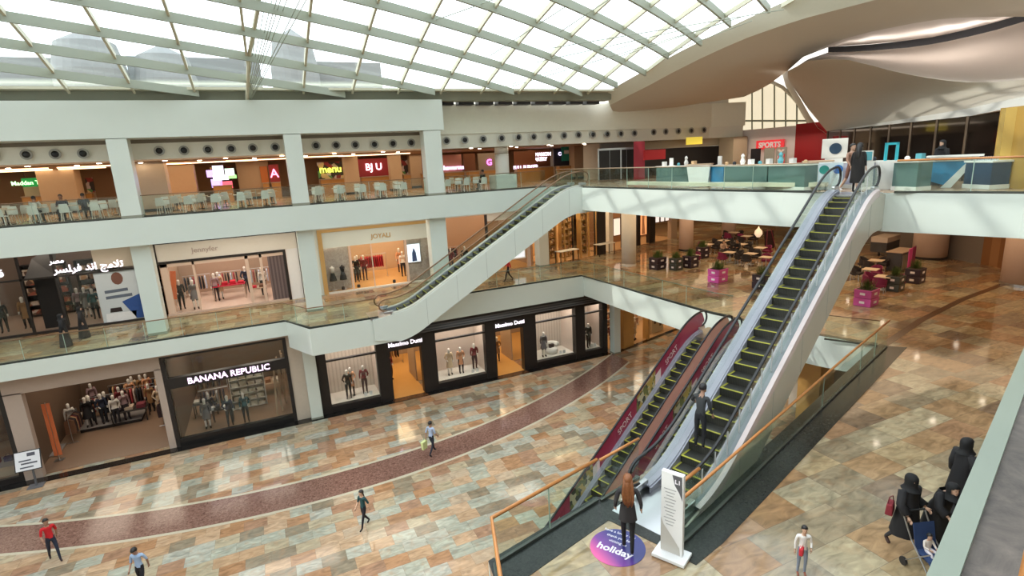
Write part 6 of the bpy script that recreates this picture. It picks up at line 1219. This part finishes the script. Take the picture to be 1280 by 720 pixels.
stall(104, 118, 47, 13.2, 14.4, MENU, 'narrow dark stall seen between the piers at far left', None)
stall(200, 214, 46, 13.0, 14.5, mat('brown_stall', (.16, .05, .015), .5), 'brown stall with a round yellow lamp sign', None)
p = ony(217, 228, 45.8); t = thing('round_sign', 'round glowing yellow sign on the brown stall', 'sign', p); m = MB(Matrix.Translation(p) @ Matrix.Rotation(PI / 2, 4, 'X')); m.lathe([(.42, 0), (.42, .06)], (0, 0, 0), 24); m.build('sign_disc', mat('yellow_glow', (1, .6, .15), .4, emit=(1, .55, .14), es=2), t); m = MB(Matrix.Translation(p + Vector((0, -.07, 0))) @ Matrix.Rotation(PI / 2, 4, 'X')); m.lathe([(.16, 0), (.16, .01)], (0, 0, 0), 16); m.build('sign_centre', mat('brown_stall', (.16, .05, .015)), t)
stall(243, 248, 46.4, 13, 14.6, MENU, 'thin dark stall left of the brown pier', None)
stall(263, 292, 45.5, 13, 14.7, MENU, 'stall with bright violet and white menu screens', None)
for i, (px, py, w_, h_, c) in enumerate(((266, 217, .8, .5, (.6, .4, 1)), (273, 215, .7, .9, (.85, .75, 1)), (271, 229, .7, .6, (.5, .4, 1)), (287, 215, .6, .5, (.7, .95, .8)), (287, 221, .9, .25, (.3, .8, .25)), (283, 231, .8, .5, (.7, .1, .15)), (276, 222, 1.0, .35, (.95, .8, 1)))):
    p = ony(px, py, 45.3); t = thing('menu_screen', ['violet', 'tall white', 'lower violet', 'mint', 'green strip', 'red', 'wide lilac'][i] + ' glowing menu screen between the first two white columns', 'menu screen', p); m = MB(); m.cbox(p + Vector((0, .06, 0)), (w_ + .06, .06, h_ + .06)); m.build('screen_case', DARK, t); m = MB(); m.cbox(p + Vector((0, .02, 0)), (w_, .02, h_)); m.build('screen_face', mat('screen_c%d' % i, c, .4, emit=c, es=1.6), t)
stall(325, 338, 46, 13.6, 14.6, mat('orange_back', (.55, .16, .03), .5), 'orange-lit stall left of the pink sign', None)
stall(336, 352, 45.8, 13.2, 14.7, mat('red_back', (.30, .02, .03), .5), 'dark red stall with a pink glowing sign', '人', (1, .25, .45), .9, zz=13.7) if False else stall(336, 352, 45.8, 13.2, 14.7, mat('red_back', (.30, .02, .03), .5), 'dark red stall with a pink glowing mark', 'A', (1, .30, .50), .9, zz=13.75)
stall(397, 432, 46, 13.0, 14.7, MENU, 'stall with a yellow-green glowing sign', 'menu', (.8, .9, .1), .75, zz=13.9)
stall(448, 489, 45.6, 13.0, 14.8, mat('red_back', (.30, .02, .03)), 'red stall with pink and white glowing marks', 'BJ U', (1, .72, .82), .75, zz=13.9)
stall(500, 513, 46.4, 13.2, 14.6, MENU, 'narrow dark stall left of the third white column', None)
stall(523, 532, 46, 13, 14.7, mat('red_back', (.3, .02, .03)), 'sliver of a red stall beside the third white column', None)
stall(553, 580, 44.5, 13.0, 14.8, mat('pink_back', (.60, .28, .24), .5), 'pink-lit stall right of the third white column', 'Shawarma', (.85, .65, 1), .5, zz=13.6)
stall(580, 597, 43.5, 13.0, 14.8, mat('brown_stall', (.16, .05, .015)), 'tall brown stall panel right of the pink-lit stall', None)
stall(598, 627, 44.5, 13.0, 14.8, mat('grey_taupe', (.30, .24, .19), .5), 'grey-brown stall with a magenta logo', 'G', (1, .2, .85), .7, zz=13.8)
stall(643, 672, 43, 13.0, 14.8, mat('brown_stall', (.16, .05, .015)), 'brown stall with violet glowing lettering near the plinth column', 'FULL BURGER', (.85, .7, 1), .38, zz=13.35)
stall(660, 690, 44.5, 13.0, 14.9, mat('brown_stall', (.16, .05, .015)), 'stall with two rows of white glowing capitals', 'CINNAMON\nBAKERY', (.95, .85, 1), .42, zz=14.35)
stall(692, 714, 43, 13.0, 14.9, mat('night_back', (.03, .025, .04), .5), 'dark stall with a teal banner', 'Cafe', (.7, .6, .9), .4, zz=14.3)
p = ony(708, 190, 42.6); t = thing('banner', 'teal hanging banner with white mark beside the tan pier', 'banner', p); m = MB(); m.cbox(p + Vector((0, 0, 0)), (1.0, .05, 1.5)); m.build('banner_sheet', mat('teal_banner', (.02, .30, .26), .5), t); m = MB(); m.cbox(p + Vector((0, -.03, 0)), (.5, .01, .3)); m.build('banner_mark', WH, t); m = MB(); m.tube([p + Vector((-.5, 0, .75)), p + Vector((.5, 0, .75))], .02, 6); m.build('banner_rod', DARK, t)
# white cafe chairs and tables along the glass
def court_chair(label, g):
    t = thing('dining_chair', label, 'chair', (0, 0, 0), 0, g); W_ = mat('white_plastic', (.74, .73, .68), .4)
    m = MB(); m.cbox((0, 0, .45), (.42, .42, .03)); m.build('seat', W_, t, bevel=.008); m = MB(); m.rows([[(-.21, -.20, .46), (.21, -.20, .46)], [(-.20, -.24, .65), (.20, -.24, .65)], [(-.16, -.27, .86), (.16, -.27, .86)]], thick=(0, .02, 0)); m.build('backrest', W_, t)
    for sx in (-1, 1):
        for sy in (-1, 1): m = MB(); m.tube([(sx * .17, sy * .17, .44), (sx * .20, sy * .21, 0)], .015, 6); m.build('leg', W_, t)
    return t
cp = None; tp_ = None; n_ = 0
BAYS = [(-13.0, -6.5, 'left of the first white column'), (-5.2, 1.4, 'between the first and second white columns'), (2.6, 9.0, 'between the second and third white columns'), (10.4, 14.2, 'right of the third white column')]
for x0, x1, w_ in BAYS:
    x = x0 + .5; r = 0
    while x < x1:
        for row, y in enumerate((34.4, 36.6)):
            xx = x + .35 * row; lab = 'square table in the ' + ['front', 'second'][row] + ' food court row ' + w_
            if tp_ is None:
                tp_ = thing('dining_table', lab, 'table', (0, 0, 0)); m = MB(); m.cbox((0, 0, .73), (.75, .75, .03)); m.build('table_top', mat('court_table', (.50, .38, .26), .35), tp_); m = MB(); m.tube([(0, 0, 0.03), (0, 0, .72)], .03, 8); m.build('pedestal', DARK, tp_); m = MB(); m.cbox((0, 0, .015), (.45, .45, .03)); m.build('foot', DARK, tp_); tp_.location = (xx, y, L2); tp_['group'] = 'food court tables'
            else: dup(tp_, (xx, y, L2), 0, lab, 'food court tables')
            for dy in (-.62, .62):
                lab = 'white plastic chair at the ' + ['front', 'second'][row] + ' food court row ' + w_; g = 'white chairs, ' + ['front', 'second'][row] + ' row ' + w_
                a_ = 0 if dy < 0 else PI
                if cp is None: cp = court_chair(lab, g); cp.location = (xx, y + dy, L2); cp.rotation_euler = (0, 0, a_ + .1)
                else: dup(cp, (xx, y + dy, L2), a_ + random.uniform(-.15, .15), lab, g)
        x += 1.25
for px, c, w_ in ((36, (222, 216, 208), 'a white robe'), (72, (40, 40, 60), 'dark blue and a cap'), (100, (60, 62, 70), 'grey')):
    x = ony(px, 262, 34.1).x; figure('person', 'person in ' + w_ + ' seated in the left food court bay', 'person', (x, 35.0, L2), 0 if px != 72 else PI, 1.72, SIT, c, (40, 38, 42), (30, 24, 22), SKIND, 'long', 'short', detail=False)
p = ony(612, 225, 36); figure('person', 'person in dark clothes seated beside the round white column of the food court', 'person', (p.x - .6, 35.6, L2), .6, 1.72, SIT, (24, 24, 28), (24, 22, 26), (24, 22, 22), SKIND, 'long', 'short', detail=False)
# air nozzles in the band: ring and dark bowl
nz = None
NP = [((-8, 194.3), 33.55), ((33, 193.2), 33.55), ((69, 192.7), 33.55), ((104, 192), 33.55)] + [((x, y), 33.55) for x, y in ((199, 188.5), (230, 188), (260, 187), (289, 186), (316, 185), (344, 184), (395, 182), (420, 181.5), (444, 181), (468, 180.5), (491, 179.5), (514, 178.5))] + [((x, y), 33.85) for x, y in ((558, 176), (581, 175), (604, 174), (627, 172.7), (648, 171.6), (667, 171), (686, 170.4))] + [((x, y), 34.2) for x, y in ((705, 169.4), (723, 168.6), (741, 168.3), (759, 167.8), (776, 167.2), (793, 166.5))] + [((x, y), 34.55) for x, y in ((817, 165.2), (832, 164.5), (848, 164), (864, 163.3), (880, 162.5))]
for i, ((x, y), Y_) in enumerate(NP):
    p = ony(x, y, Y_ - .07)
    lab = 'round air nozzle with dark bowl in the band above the food court'
    if nz is None:
        t = thing('air_vent', lab, 'air nozzle', (0, 0, 0), 0, 'air nozzles above the food court'); R_ = Matrix.Rotation(PI / 2, 4, 'X')
        m = MB(R_); m.lathe([(.16, 0), (.24, 0), (.24, .05), (.16, .05), (.15, .02)], n=20); m.build('ring', mat('nozzle_ring', (.35, .35, .32), .4), t); m = MB(R_); m.lathe([(.155, .0), (.155, .02), (.12, .06), (.05, .08)], n=20); m.build('bowl', BLACK, t, smooth=True); nz = t; t.location = p
    else: dup(nz, p, 0, lab, 'air nozzles above the food court')
# ceiling glow troughs and downlights of the food court
for i, (px, py, Y_, w_) in enumerate(((10, 215, 39, 3.2), (22, 222, 43, 3.0), (118, 210, 39, 3.6), (100, 222, 43, 2.4), (208, 211, 41, 2.6), (258, 212, 41, 6), (325, 209, 40, 4), (395, 202, 39, 3.5), (470, 197, 40, 5))):
    p = ony(px, 200, Y_); o = MB(); o.box(p.x - w_ / 2, Y_, 14.93, p.x + w_ / 2, Y_ + .25, 14.985); o = o.build('ceiling_light', mat('trough_glow', (1, .75, .5), .4, emit=(1, .70, .40), es=3.5)); tag(o, 'linear warm light trough in the food court ceiling, number ' + 'one two three four five six seven eight nine'.split()[i] + ' from the left', 'ceiling light')
for k in range(26):
    o = dl_.copy(); COL.objects.link(o); o.location = (-13 + k * 1.45, 34.8 + 2.2 * (k % 2), 14.97); tag(o, 'small round downlight in the food court ceiling', 'downlight', 'downlights in the food court ceiling')

# ================================================================== top floor, right-hand side
def wl(name, p, q, z0, z1, mt, th=.15):
    d = (Vector((q[0], q[1], 0)) - Vector((p[0], p[1], 0))); n = Vector((-d.y, d.x, 0)).normalized() * th; m = MB(); m.prism([(p[0], p[1]), (q[0], q[1]), (q[0] + n.x, q[1] + n.y), (p[0] + n.x, p[1] + n.y)], z0, z1); return struct(m.build(name, mt))
def A2(px, D): v = at(px, 190, D); return (v.x, v.y)
p = at(916, 190, 49); q = sqcol(p.x - .75, p.x + .75, p.y - .75, p.y + .75, L2, 15.0, 'beige square column under the end of the cream fascia', mat('beige_col', (.50, .42, .30), .6))
# hoarding, lift lobby and red pillar
wl('wall_hoarding', A2(729, 45), A2(751, 45), L2, 15, mat('hoarding_cream', (.72, .62, .50), .6)); wl('wall_lift_lobby', A2(751, 44), A2(792, 46), L2, 15, mat('lobby_grey', (.33, .31, .30), .5))
for i, px in enumerate((762, 783)):
    v = at(px, 190, 43.6 + i); t = thing('lift_door', ['left', 'right'][i] + ' dark lift door in the grey lobby', 'lift door', (v.x, v.y, L2)); m = MB(Matrix.Translation((v.x, v.y, L2)) @ Matrix.Rotation(-.5, 4, 'Z')); m.box(-.8, -.06, .01, -.01, .0, 2.2); m.build('door_leaf', DARK, t); m = MB(Matrix.Translation((v.x, v.y, L2)) @ Matrix.Rotation(-.5, 4, 'Z')); m.box(.01, -.06, .01, .8, .0, 2.2); m.build('door_leaf', DARK, t); m = MB(Matrix.Translation((v.x, v.y, L2)) @ Matrix.Rotation(-.5, 4, 'Z')); m.box(-.9, -.03, .01, .9, .02, 2.35); m.build('door_frame', CHROME, t)
wl('wall_red_pillar', A2(792, 42), A2(806, 42), L2, 14.95, mat('red_pillar', (.36, .015, .03), .5), .6)
wl('wall_bar_upper', A2(806, 47), A2(908, 50), 14.4, 15.4, mat('bar_upper', (.62, .55, .42), .6)); wl('wall_bar_back', A2(806, 48), A2(908, 51), L2, 14.4, mat('bar_dark', (.03, .025, .025), .4)); wl('trim_7', A2(806, 41.6), A2(832, 43), 13.6, 14.3, mat('red_band', (.55, .02, .03), .5))
v0, v1 = at(858, 176, 45.5), at(878, 176, 45.8); t = thing('yellow_sign', 'long yellow sign above the dark bar on the top floor', 'sign', v0); m = MB(); m.prism([(v0.x, v0.y), (v1.x, v1.y), (v1.x + .05, v1.y + .1), (v0.x + .05, v0.y + .1)], v0.z - .3, v0.z + .25); m.build('sign_board', mat('yellow_board', (.85, .65, .05), .5, emit=(1, .8, .1), es=.5), t)
area('right_court_light', (32, 30, 14.9), 8, 6, 200, (1, .8, .6))
# SPORTS wall, red wall, dark glass restaurant, gold wall
b0, b1, b2, b3 = A2(922, 50), A2(993, 47), A2(1033, 45), A2(1033, 44)
wl('wall_white_store', b0, b1, L2, 15.5, mat('store_white', (.74, .68, .68), .5)); wl('wall_red_store', b1, b2, L2, 15.6, mat('store_red', (.36, .008, .015), .5), .3)
v0 = at(963, 182, 48); an = math.atan2(b1[1] - b0[1], b1[0] - b0[0])
t = thing('store_sign', 'red SPORTS sign on the white store wall', 'sign', v0, an); T = RM[t.name]; m = MB(T @ Matrix.Translation((0, 0, 0))); m.box(-1.2, -.1, -.25, 1.2, -.02, .42); sb = part_parent(m.build('sign_board', mat('sign_red', (.70, .03, .05), .5, emit=(.9, .05, .06), es=.35), t), t); m = text_mb('SPORTS', .55, T @ Matrix.Translation((0, -.12, -.12)) @ Matrix.Rotation(PI / 2, 4, 'X'), .02, bold=.02); m.build('sign_lettering', WH, sb)
for i, px in enumerate((944, 961, 976)):
    v = at(px, 205, 46 - i * .5); tt = thing('poster_stand', ['left', 'middle', 'right'][i] + ' tall poster panel in front of the white store', 'poster stand', (v.x, v.y, L2), an); T = RM[tt.name]
    m = MB(T); m.box(-.42, -.02, .15, .42, .02, 1.75); m.build('panel', [fab(20, 16, 24), fab(150, 150, 140), fab(150, 150, 140)][i], tt); m = MB(T); m.box(-.48, -.2, 0, .48, .2, .15); m.build('base', TAUPE, tt)
    if i == 2: m = MB(T); m.box(-.3, -.03, .3, .3, -.02, 1.6); m.build('printed_figures', clothmat('print_red', [(.6, .05, .06), (.7, .66, .64), (.3, .3, .3)], 5), tt)
d0, d1 = A2(1033, 44), A2(1250, 27.5)
m = MB(); rows = [[(d0[0], d0[1], L2), (d1[0], d1[1], L2)], [(d0[0], d0[1], at(1033, 163, 44).z + .4), (d1[0], d1[1], at(1250, 136, 27.5).z + .4)]]
wl('wall_restaurant_back', A2(1033, 50), A2(1250, 34), L2, 15.4, mat('rest_brown', (.10, .04, .015), .6, noise=.4, nscale=1)); n = Vector((-(d1[1] - d0[1]), d1[0] - d0[0], 0)).normalized()
RG = bpy.data.materials.new('dark_glazing'); RG.use_nodes = True; RG.node_tree.nodes['Principled BSDF'].inputs['Base Color'].default_value = (.012, .008, .006, 1); RG.node_tree.nodes['Principled BSDF'].inputs['Roughness'].default_value = .06
t = thing('dark_glass_front', 'long dark glass restaurant front under the vaulted ceiling', 'shopfront', (d0[0], d0[1], L2))
for k in range(8):
    a = Vector(d0).lerp(Vector(d1), k / 8); b_ = Vector(d0).lerp(Vector(d1), (k + 1) / 8); w_ = (b_ - a).normalized(); nn_ = Vector((-w_.y, w_.x)) * .06; z1 = at(1033, 164, 44).z * (1 - k / 8) + at(1250, 141, 27.5).z * k / 8
    m = MB(); m.prism([tuple(a + w_ * .03), tuple(b_ - w_ * .03), tuple(b_ - w_ * .03 + nn_), tuple(a + w_ * .03 + nn_)], L2 + .02, z1); m.build('glass_pane', RG, t)
    m = MB(); m.tube([(a.x, a.y, L2 + .02), (a.x, a.y, z1)], .06, 6); m.build('mullion', mat('brown_mullion', (.10, .06, .03), .4), t)
    if k < 7:
        m = MB(); c = (a + b_) / 2; m.cbox((c.x, c.y - .05, 14.5 + .12 * (k % 2)), ((b_ - a).length * .8, .05, .06), math.atan2(w_.y, w_.x)); m.build('copper_bar', mat('copper_line', (.35, .16, .07), .3, .6), t)
v = at(1262, 190, 25.5); g0, g1 = A2(1243, 25.8), A2(1320, 24.0); wl('wall_gold', g0, g1, L2, at(1262, 134, 25.5).z, mat('gold_plaster', (.48, .29, .07), .35, noise=.35, nscale=.5), .8)
v = A2(1243, 25.9); wl('trim_8', v, A2(1250, 25.2), L2, at(1250, 136, 25.5).z, mat('gold_edge', (.56, .38, .10), .3), .3)
# arched window between the shells
ax = [900, 925, 945, 958, 966, 978, 990, 1000, 1010, 1018, 1026]; ay = [122, 112, 104, 102, 103, 109, 120, 132, 145, 156, 166]
t = thing('arched_window', 'fan-shaped arched window with mullions between the plaster shells', 'window', at(925, 168, 54))
m = MB(); m.rows([[at(x, y, 54) for x, y in zip(ax, ay)], [at(x, 168, 54) for x in ax]]); m.build('glazing', mat('outdoor_glow_pane', (.75, .66, .45), .5, emit=(1, .90, .68), es=.75, noise=.35, nscale=.5), t)  # brightness of the outdoors is put into the panes as emission
for x, y in zip((940, 953, 968, 982, 996, 1009), (109, 105, 106, 114, 128, 145)): m = MB(); m.tube([at(x, y, 53.8), at(x, 167, 53.8)], .07, 6); m.build('mullion', STEELG, t)
m = MB(); m.tube([at(930, 151, 53.8), at(1014, 151, 53.8)], .08, 6); m.build('transom', STEELG, t); m = MB(); m.tube([at(x, y, 53.7) for x, y in zip(ax, ay)], .14, 6); m.build('arch_frame', WARMW, t)
m = MB(); ex = [(985, 88), (990, 106), (1001, 124), (1012, 144), (1023, 160), (1034, 168)]; m.rows([[at(x, y, 47 - i * .5) for i, (x, y) in enumerate(ex)], [at(x - 8, y + 2, 54) for x, y in ex]]); struct(m.build('wall_arch_reveal', SHELL, smooth=True))
# display kiosks along the curved edge
KGL = glassmat('kiosk_glass', (.70, .86, .86), .2); KW = mat('kiosk_white', (.76, .76, .72), .4); KB = mat('kiosk_blue', (.02, .20, .40), .4); KT = mat('kiosk_teal', (.10, .175, .165), .2)
def kiosk(P, Q, label, front=KT, top=IVORY, h=1.05, items=()):
    P, Q = Vector((P[0], P[1], 0)), Vector((Q[0], Q[1], 0)); d = Q - P; an = math.atan2(d.y, d.x); t = thing('display_counter', label, 'counter', (P.x, P.y, L2), an); T = RM[t.name]; L_ = d.length; s_ = 1
    m = MB(T); m.box(0, 0, .005, L_, .7, .15); m.build('plinth', KW, t); m = MB(T); m.box(.02, .02, .15, L_ - .02, .68, h - .06); m.build('glass_case', front, t); m = MB(T); m.box(-.02, -.02, h - .06, L_ + .02, .72, h); m.build('counter_top', top, t)
    return t, T, L_
def kitem(T, x, kind, lab, c):
    y = .35; h = 1.05
    m = MB(T)
    if kind == 'box': m.cbox((x, y, h + .12), (.22, .18, .24))
    elif kind == 'case': m.cbox((x, y, h + .22), (.3, .05, .42)); m.cbox((x, y, h + .015), (.3, .2, .03))
    elif kind == 'fig': m.lathe([(.08, 0), (.12, .15), (.06, .3), (.09, .4), (.03, .5)], (x, y, h), 10)
    else: m.lathe([(.07, 0), (.09, .1), (.04, .16)], (x, y, h), 10)
    o = m.build({'box': 'product_box', 'case': 'display_stand', 'fig': 'figurine', 'jar': 'jar'}[kind], c); tag(o, lab, {'box': 'box', 'case': 'display', 'fig': 'figurine', 'jar': 'jar'}[kind])
off = lambda px, D: A2(px, D)
KS = [((820, 33.2), (866, 30.6), KT, 'greenish glass kiosk counter left of the blue panels'), ((888, 29.6), (905, 28.6), KB, 'bright blue kiosk counter'), ((906, 28.5), (960, 26.4), KT, 'long grey-green glass kiosk counter, left half'), ((961, 26.3), (1008, 25.0), KT, 'long grey-green glass kiosk counter, right half'), ((1052, 26.4), (1098, 25.6), mat('kiosk_lilac', (.42, .42, .52), .3), 'lilac-fronted kiosk counter behind the people at the escalator top'), ((1118, 24.6), (1150, 24.0), KT, 'glass kiosk counter right of the tall escalator')]
cols_ = [fab(230, 226, 220), fab(60, 140, 190), fab(200, 196, 190), fab(240, 236, 230), fab(30, 34, 44), fab(196, 160, 120), fab(90, 160, 170)]
kd_ = ['box', 'case', 'jar', 'fig', 'box', 'jar']; nmk = {'box': 'boxed product', 'case': 'upright display card', 'jar': 'small pale jar', 'fig': 'white bottle-shaped model'}
colr = ['white', 'blue', 'pale grey', 'cream', 'black', 'tan', 'teal']
for i, (a, b_, f_, lab) in enumerate(KS):
    t, T, L_ = kiosk(off(*b_)[:2] if False else off(*a), off(*b_), lab, f_); n = max(2, int(L_ / .55))
    for k in range(n):
        c = (k * 3 + i * 2) % 7; kn = kd_[(k + i) % 6]
        kitem(T, (k + .5) * L_ / n, kn, colr[c] + ' ' + nmk[kn] + ', ' + ['first', 'second', 'third', 'fourth', 'fifth', 'sixth', 'seventh', 'eighth', 'ninth', 'tenth', 'eleventh', 'twelfth'][k % 12] + ' from the left on the ' + lab.split(' counter')[0], cols_[c])
# slanted white kiosk ends
for i, (px, D, w_, lab) in enumerate(((876, 29.9, 1.1, 'slanted white kiosk desk left of the bright blue counter'), (1024, 26.2, 1.05, 'slanted white kiosk desk left of the tall escalator top'))):
    v = A2(px, D); t = thing('kiosk_desk', lab, 'desk', (v[0], v[1], L2), -.9); T = RM[t.name]; m = MB(T); m.xprof([(-w_ * .4, .01), (w_ * .4, .01), (w_ * .5, 1.1), (-w_ * .55, 1.1)], -.5, .5); m.build('desk_body', KW, t, bevel=.03); m = MB(T); m.box(-w_ * .57, -.52, 1.1, w_ * .52, .52, 1.14); m.build('desk_top', mat('desk_top_tan', (.5, .34, .22), .4), t)
v = A2(1040, 25.2); t = thing('info_panel', 'glass info panel with green and blue discs at the tall escalator top', 'panel', (v[0], v[1], L2), -.9); T = RM[t.name]; m = MB(T); m.box(-.42, 0, .02, .42, .04, 1.05); m.build('panel_sheet', mat('panel_ice', (.55, .66, .70), .3), t)
for x, c in ((-.22, fab(40, 130, 120)), (.25, fab(50, 110, 180))): m = MB(T @ Matrix.Translation((x, -.01, .8)) @ Matrix.Rotation(PI / 2, 4, 'X')); m.lathe([(.17, 0), (.17, .01)], n=20); m.build('disc', c, t)
v = A2(1043, 29.0); t = thing('display_screen', 'cream square display with a dark round emblem behind the kiosks', 'screen', (v[0], v[1], L2 + 1.15), -.9); T = RM[t.name]; m = MB(T); m.box(-.5, 0, 0, .5, .1, .85); m.build('screen_case', IVORY, t, bevel=.02); m = MB(T @ Matrix.Translation((.03, -.01, .42)) @ Matrix.Rotation(PI / 2, 4, 'X')); m.lathe([(.24, 0), (.24, .02)], n=24); m.build('emblem', mat('emblem_navy', (.02, .05, .09), .3), t); m = MB(T); m.box(-.35, .02, -1.14, .35, .1, 0); m.build('stand', KW, t)
v = A2(1115, 25.2); t = thing('display_stand', 'turquoise upright display frame on the lilac kiosk', 'frame', (v[0], v[1], L2 + 1.06), -.7); T = RM[t.name]
for x0, x1, z0, z1 in ((-.22, -.14, 0, .65), (.14, .22, 0, .65), (-.22, .22, .57, .65)): m = MB(T); m.box(x0, 0, z0, x1, .1, z1); m.build('frame_bar', mat('turquoise', (.03, .38, .45), .4), t)
m = MB(T); m.box(-.4, -.1, -1.05, .4, .3, 0); m.build('stand', KW, t)
v = A2(1083, 25.0); t = thing('small_screen', 'small teal screen standing on the lilac kiosk', 'screen', (v[0], v[1], L2 + 1.06), -.7); T = RM[t.name]; m = MB(T); m.box(-.24, 0, 0, .24, .05, .4); m.build('screen_case', IVORY, t); m = MB(T); m.box(-.20, -.01, .04, .20, 0, .36); m.build('screen_face', fab(90, 160, 170), t); m = MB(T); m.box(-.3, 0, -1.05, .3, .3, 0); m.build('stand', KW, t)
v = A2(1192, 25.6); t = thing('kiosk_desk', 'blue and white slanted kiosk like a 7 near the gold wall', 'desk', (v[0], v[1], L2), -1.15); T = RM[t.name]
m = MB(T); m.xprof([(-.25, .01), (.05, .01), (.75, 1.1), (-.65, 1.1), (-.65, .95), (.45, .95)], -.06, .06); m.build('white_frame', KW, t); m = MB(T); m.xprof([(-.6, .25), (.0, .05), (.42, .94), (-.6, .94)], -.02, .3); m.build('blue_panel', mat('kiosk_cyan', (.01, .19, .38), .4), t); m = MB(T); m.box(-.75, -.3, 1.1, .85, .35, 1.16); m.build('desk_top', KW, t)
v0, v1 = A2(1208, 25.4), A2(1243, 24.6); kt, KT_, KL = kiosk(v0, v1, 'navy rack counter of small bottles by the gold wall', mat('navy_rack', (.02, .05, .10), .3), KW, .95)
for k in range(12): m = MB(KT_); x = .05 + k * KL / 12; m.lathe([(.02, 0), (.02, .10), (.008, .12), (.008, .15)], (x, .2, .95), 8); o = m.build('bottle', mat('bottle_clear', (.5, .55, .6), .2)); tag(o, 'small bottle standing on the navy rack counter by the gold wall', 'bottle', 'bottles on the navy rack counter')
# long white bench inside the curved rail
m = MB()
BN = [(18.35, 25.5), (18.6, 20.0), (19.3, 16.0), (19.9, 14.6)]
t = thing('bench_rail', 'low pale bench strip running behind the curved glass balustrade', 'bench', (18.4, 22, L2)); m = MB()
for a, b_ in zip(BN[:-1], BN[1:]): d = (Vector(b_) - Vector(a)).normalized(); n = Vector((-d.y, d.x)) * -.35; a, b_ = Vector(a), Vector(b_); n = Vector((.4, .08)); m.prism([tuple(a + n), tuple(b_ + n), tuple(b_ + n * 2), tuple(a + n * 2)], L2 + .15, L2 + .32)
m.build('bench_top', mat('bench_cream', (.70, .66, .52), .4), t)
# pale buildings beyond the glass roof
for i, (px, D, w_, h_, dome, lab) in enumerate(((30, 60, 12, 8.6, 0, 'long pale parapet building seen through the lower left roof panes'), (118, 58, 2.6, 10.6, 1, 'round grey roof drum seen through the left roof panes'), (250, 62, 11, 9.6, 0, 'pale roof block seen through the glass left of the cables'), (210, 58, 2.4, 9.8, 1, 'pale vaulted roof light left of the cables'), (372, 60, 2.2, 12.0, 1, 'grey roof drum seen right of the cables'), (430, 62, 8, 9.4, 0, 'pale roof block seen right of the cables'))):
    v = at(px, 110, D); t = thing('roof_building', lab, 'building', (v.x, v.y, 15.4))
    m = MB()
    if dome: m.lathe([(w_, 0), (w_, h_ * .7), (w_ * .8, h_ * .9), (.1, h_)], (v.x, v.y, 15.4), 24)
    else: m.box(v.x - w_ / 2, v.y, 15.4, v.x + w_ / 2, v.y + 4, 15.4 + h_)
    m.build('body', mat('hazy_render', (.24, .25, .25), .8), t, smooth=False)
    m = MB(); m.box(v.x - w_ * .55, v.y - .1, 15.4 + h_ * .62, v.x + w_ * .55, v.y, 15.4 + h_ * .66); m.build('cornice', mat('hazy_render2', (.19, .20, .20), .8), t)
# mast and cable fan at the roof edge
b0 = Vector((.12, 32.3, 17.75)); t = thing('roof_mast', 'slender steel mast rising from the fascia with roof cables', 'mast', b0)
m = MB(); m.tube([b0, (.45, 28.8, 19.2), (.95, 25.5, 20.3), (1.5, 20, 21.9)], .09, 8); m.build('mast_tube', STEELY, t)
for i, (px, d_) in enumerate(((325, 25), (333, 25), (341, 24.5), (347, 24), (352, 24), (360, 24), (377, 23.6), (385, 23.4))): e = at(px, -4, d_); m = MB(); m.tube([b0 + Vector((.03 * i, -.1, .05)), e], .018, 5); m.build('cable', STEELG, t)
# tension cables criss-crossing under the right half of the roof
for i, (a, b_) in enumerate((((600, 118, 36), (800, 52, 34)), ((640, 108, 35), (905, 28, 32)), ((670, 78, 32), (860, 36, 31)), ((690, 60, 30), (980, 12, 30)), ((776, 70, 33), (930, 20, 31)), ((612, 70, 30), (712, 5, 27)), ((700, 40, 28), (760, 0, 26)), ((820, 72, 34), (940, 26, 32)), ((545, 25, 26), (616, 0, 25)), ((596, 120, 37), (672, 96, 35)))):
    m = MB(); m.tube([at(*a), at(*b_)], .022, 5); o = m.build('tension_cable', STEELG); tag(o, 'thin tension cable criss-crossing under the right half of the glass roof', 'cable', 'tension cables under the glass roof')
# ------------------------------------------------------------------ light
w = bpy.data.worlds.new('world'); SC.world = w; w.use_nodes = True
bg = w.node_tree.nodes['Background']; bg.inputs[0].default_value = (.93, .97, 1, 1); bg.inputs[1].default_value = 3.05
sl = bpy.data.lights.new('sun', 'SUN'); sl.energy = 2.0; sl.angle = math.radians(1.2); sl.color = (1, .95, .86)
so = bpy.data.objects.new('sun', sl); COL.objects.link(so); so.rotation_euler = Vector((-.86, .12, .50)).to_track_quat('Z', 'Y').to_euler()
vs = SC.view_settings; vs.view_transform = 'Standard'; vs.look = 'None'; vs.exposure = 0.0; vs.gamma = 1; vs.use_curve_mapping = False
cy = SC.cycles; cy.max_bounces = 7; cy.diffuse_bounces = 4; cy.glossy_bounces = 3; cy.transparent_max_bounces = 16; cy.use_denoising = True; cy.sample_clamp_indirect = 6; cy.caustics_reflective = False; cy.caustics_refractive = False
# unseen fill lights, added to brighten the plaster shells on the right
def aim(name, loc, tgt, sx, sy, power, col):
    o = area(name, loc, sx, sy, power, col); o.rotation_euler = (Vector(loc) - Vector(tgt)).to_track_quat('Z', 'Y').to_euler(); return o
aim('shell_fill_light', (44, -6, 15.5), (37, 18, 21), 14, 6, 1500, (1, .96, .9))
aim('shell_fill_light', (47, 9, 16.5), (37, 24, 24), 10, 6, 3000, (1, .96, .92))
area('vault_fill_light', (40, 21, 16.8), 9, 5, 600, (1, .95, .9), (math.pi, 0, 0))  # added fill hidden behind the vault, aimed up at the shells
for px_, py_ in ((1100, 73), (1210, 63)):
    area('upper_fill_light', at(px_, py_, 47.5), 7, 3, 190, (1, .95, .9), (math.pi, 0, 0))  # added fills between the shells to lift the upper one, no fittings
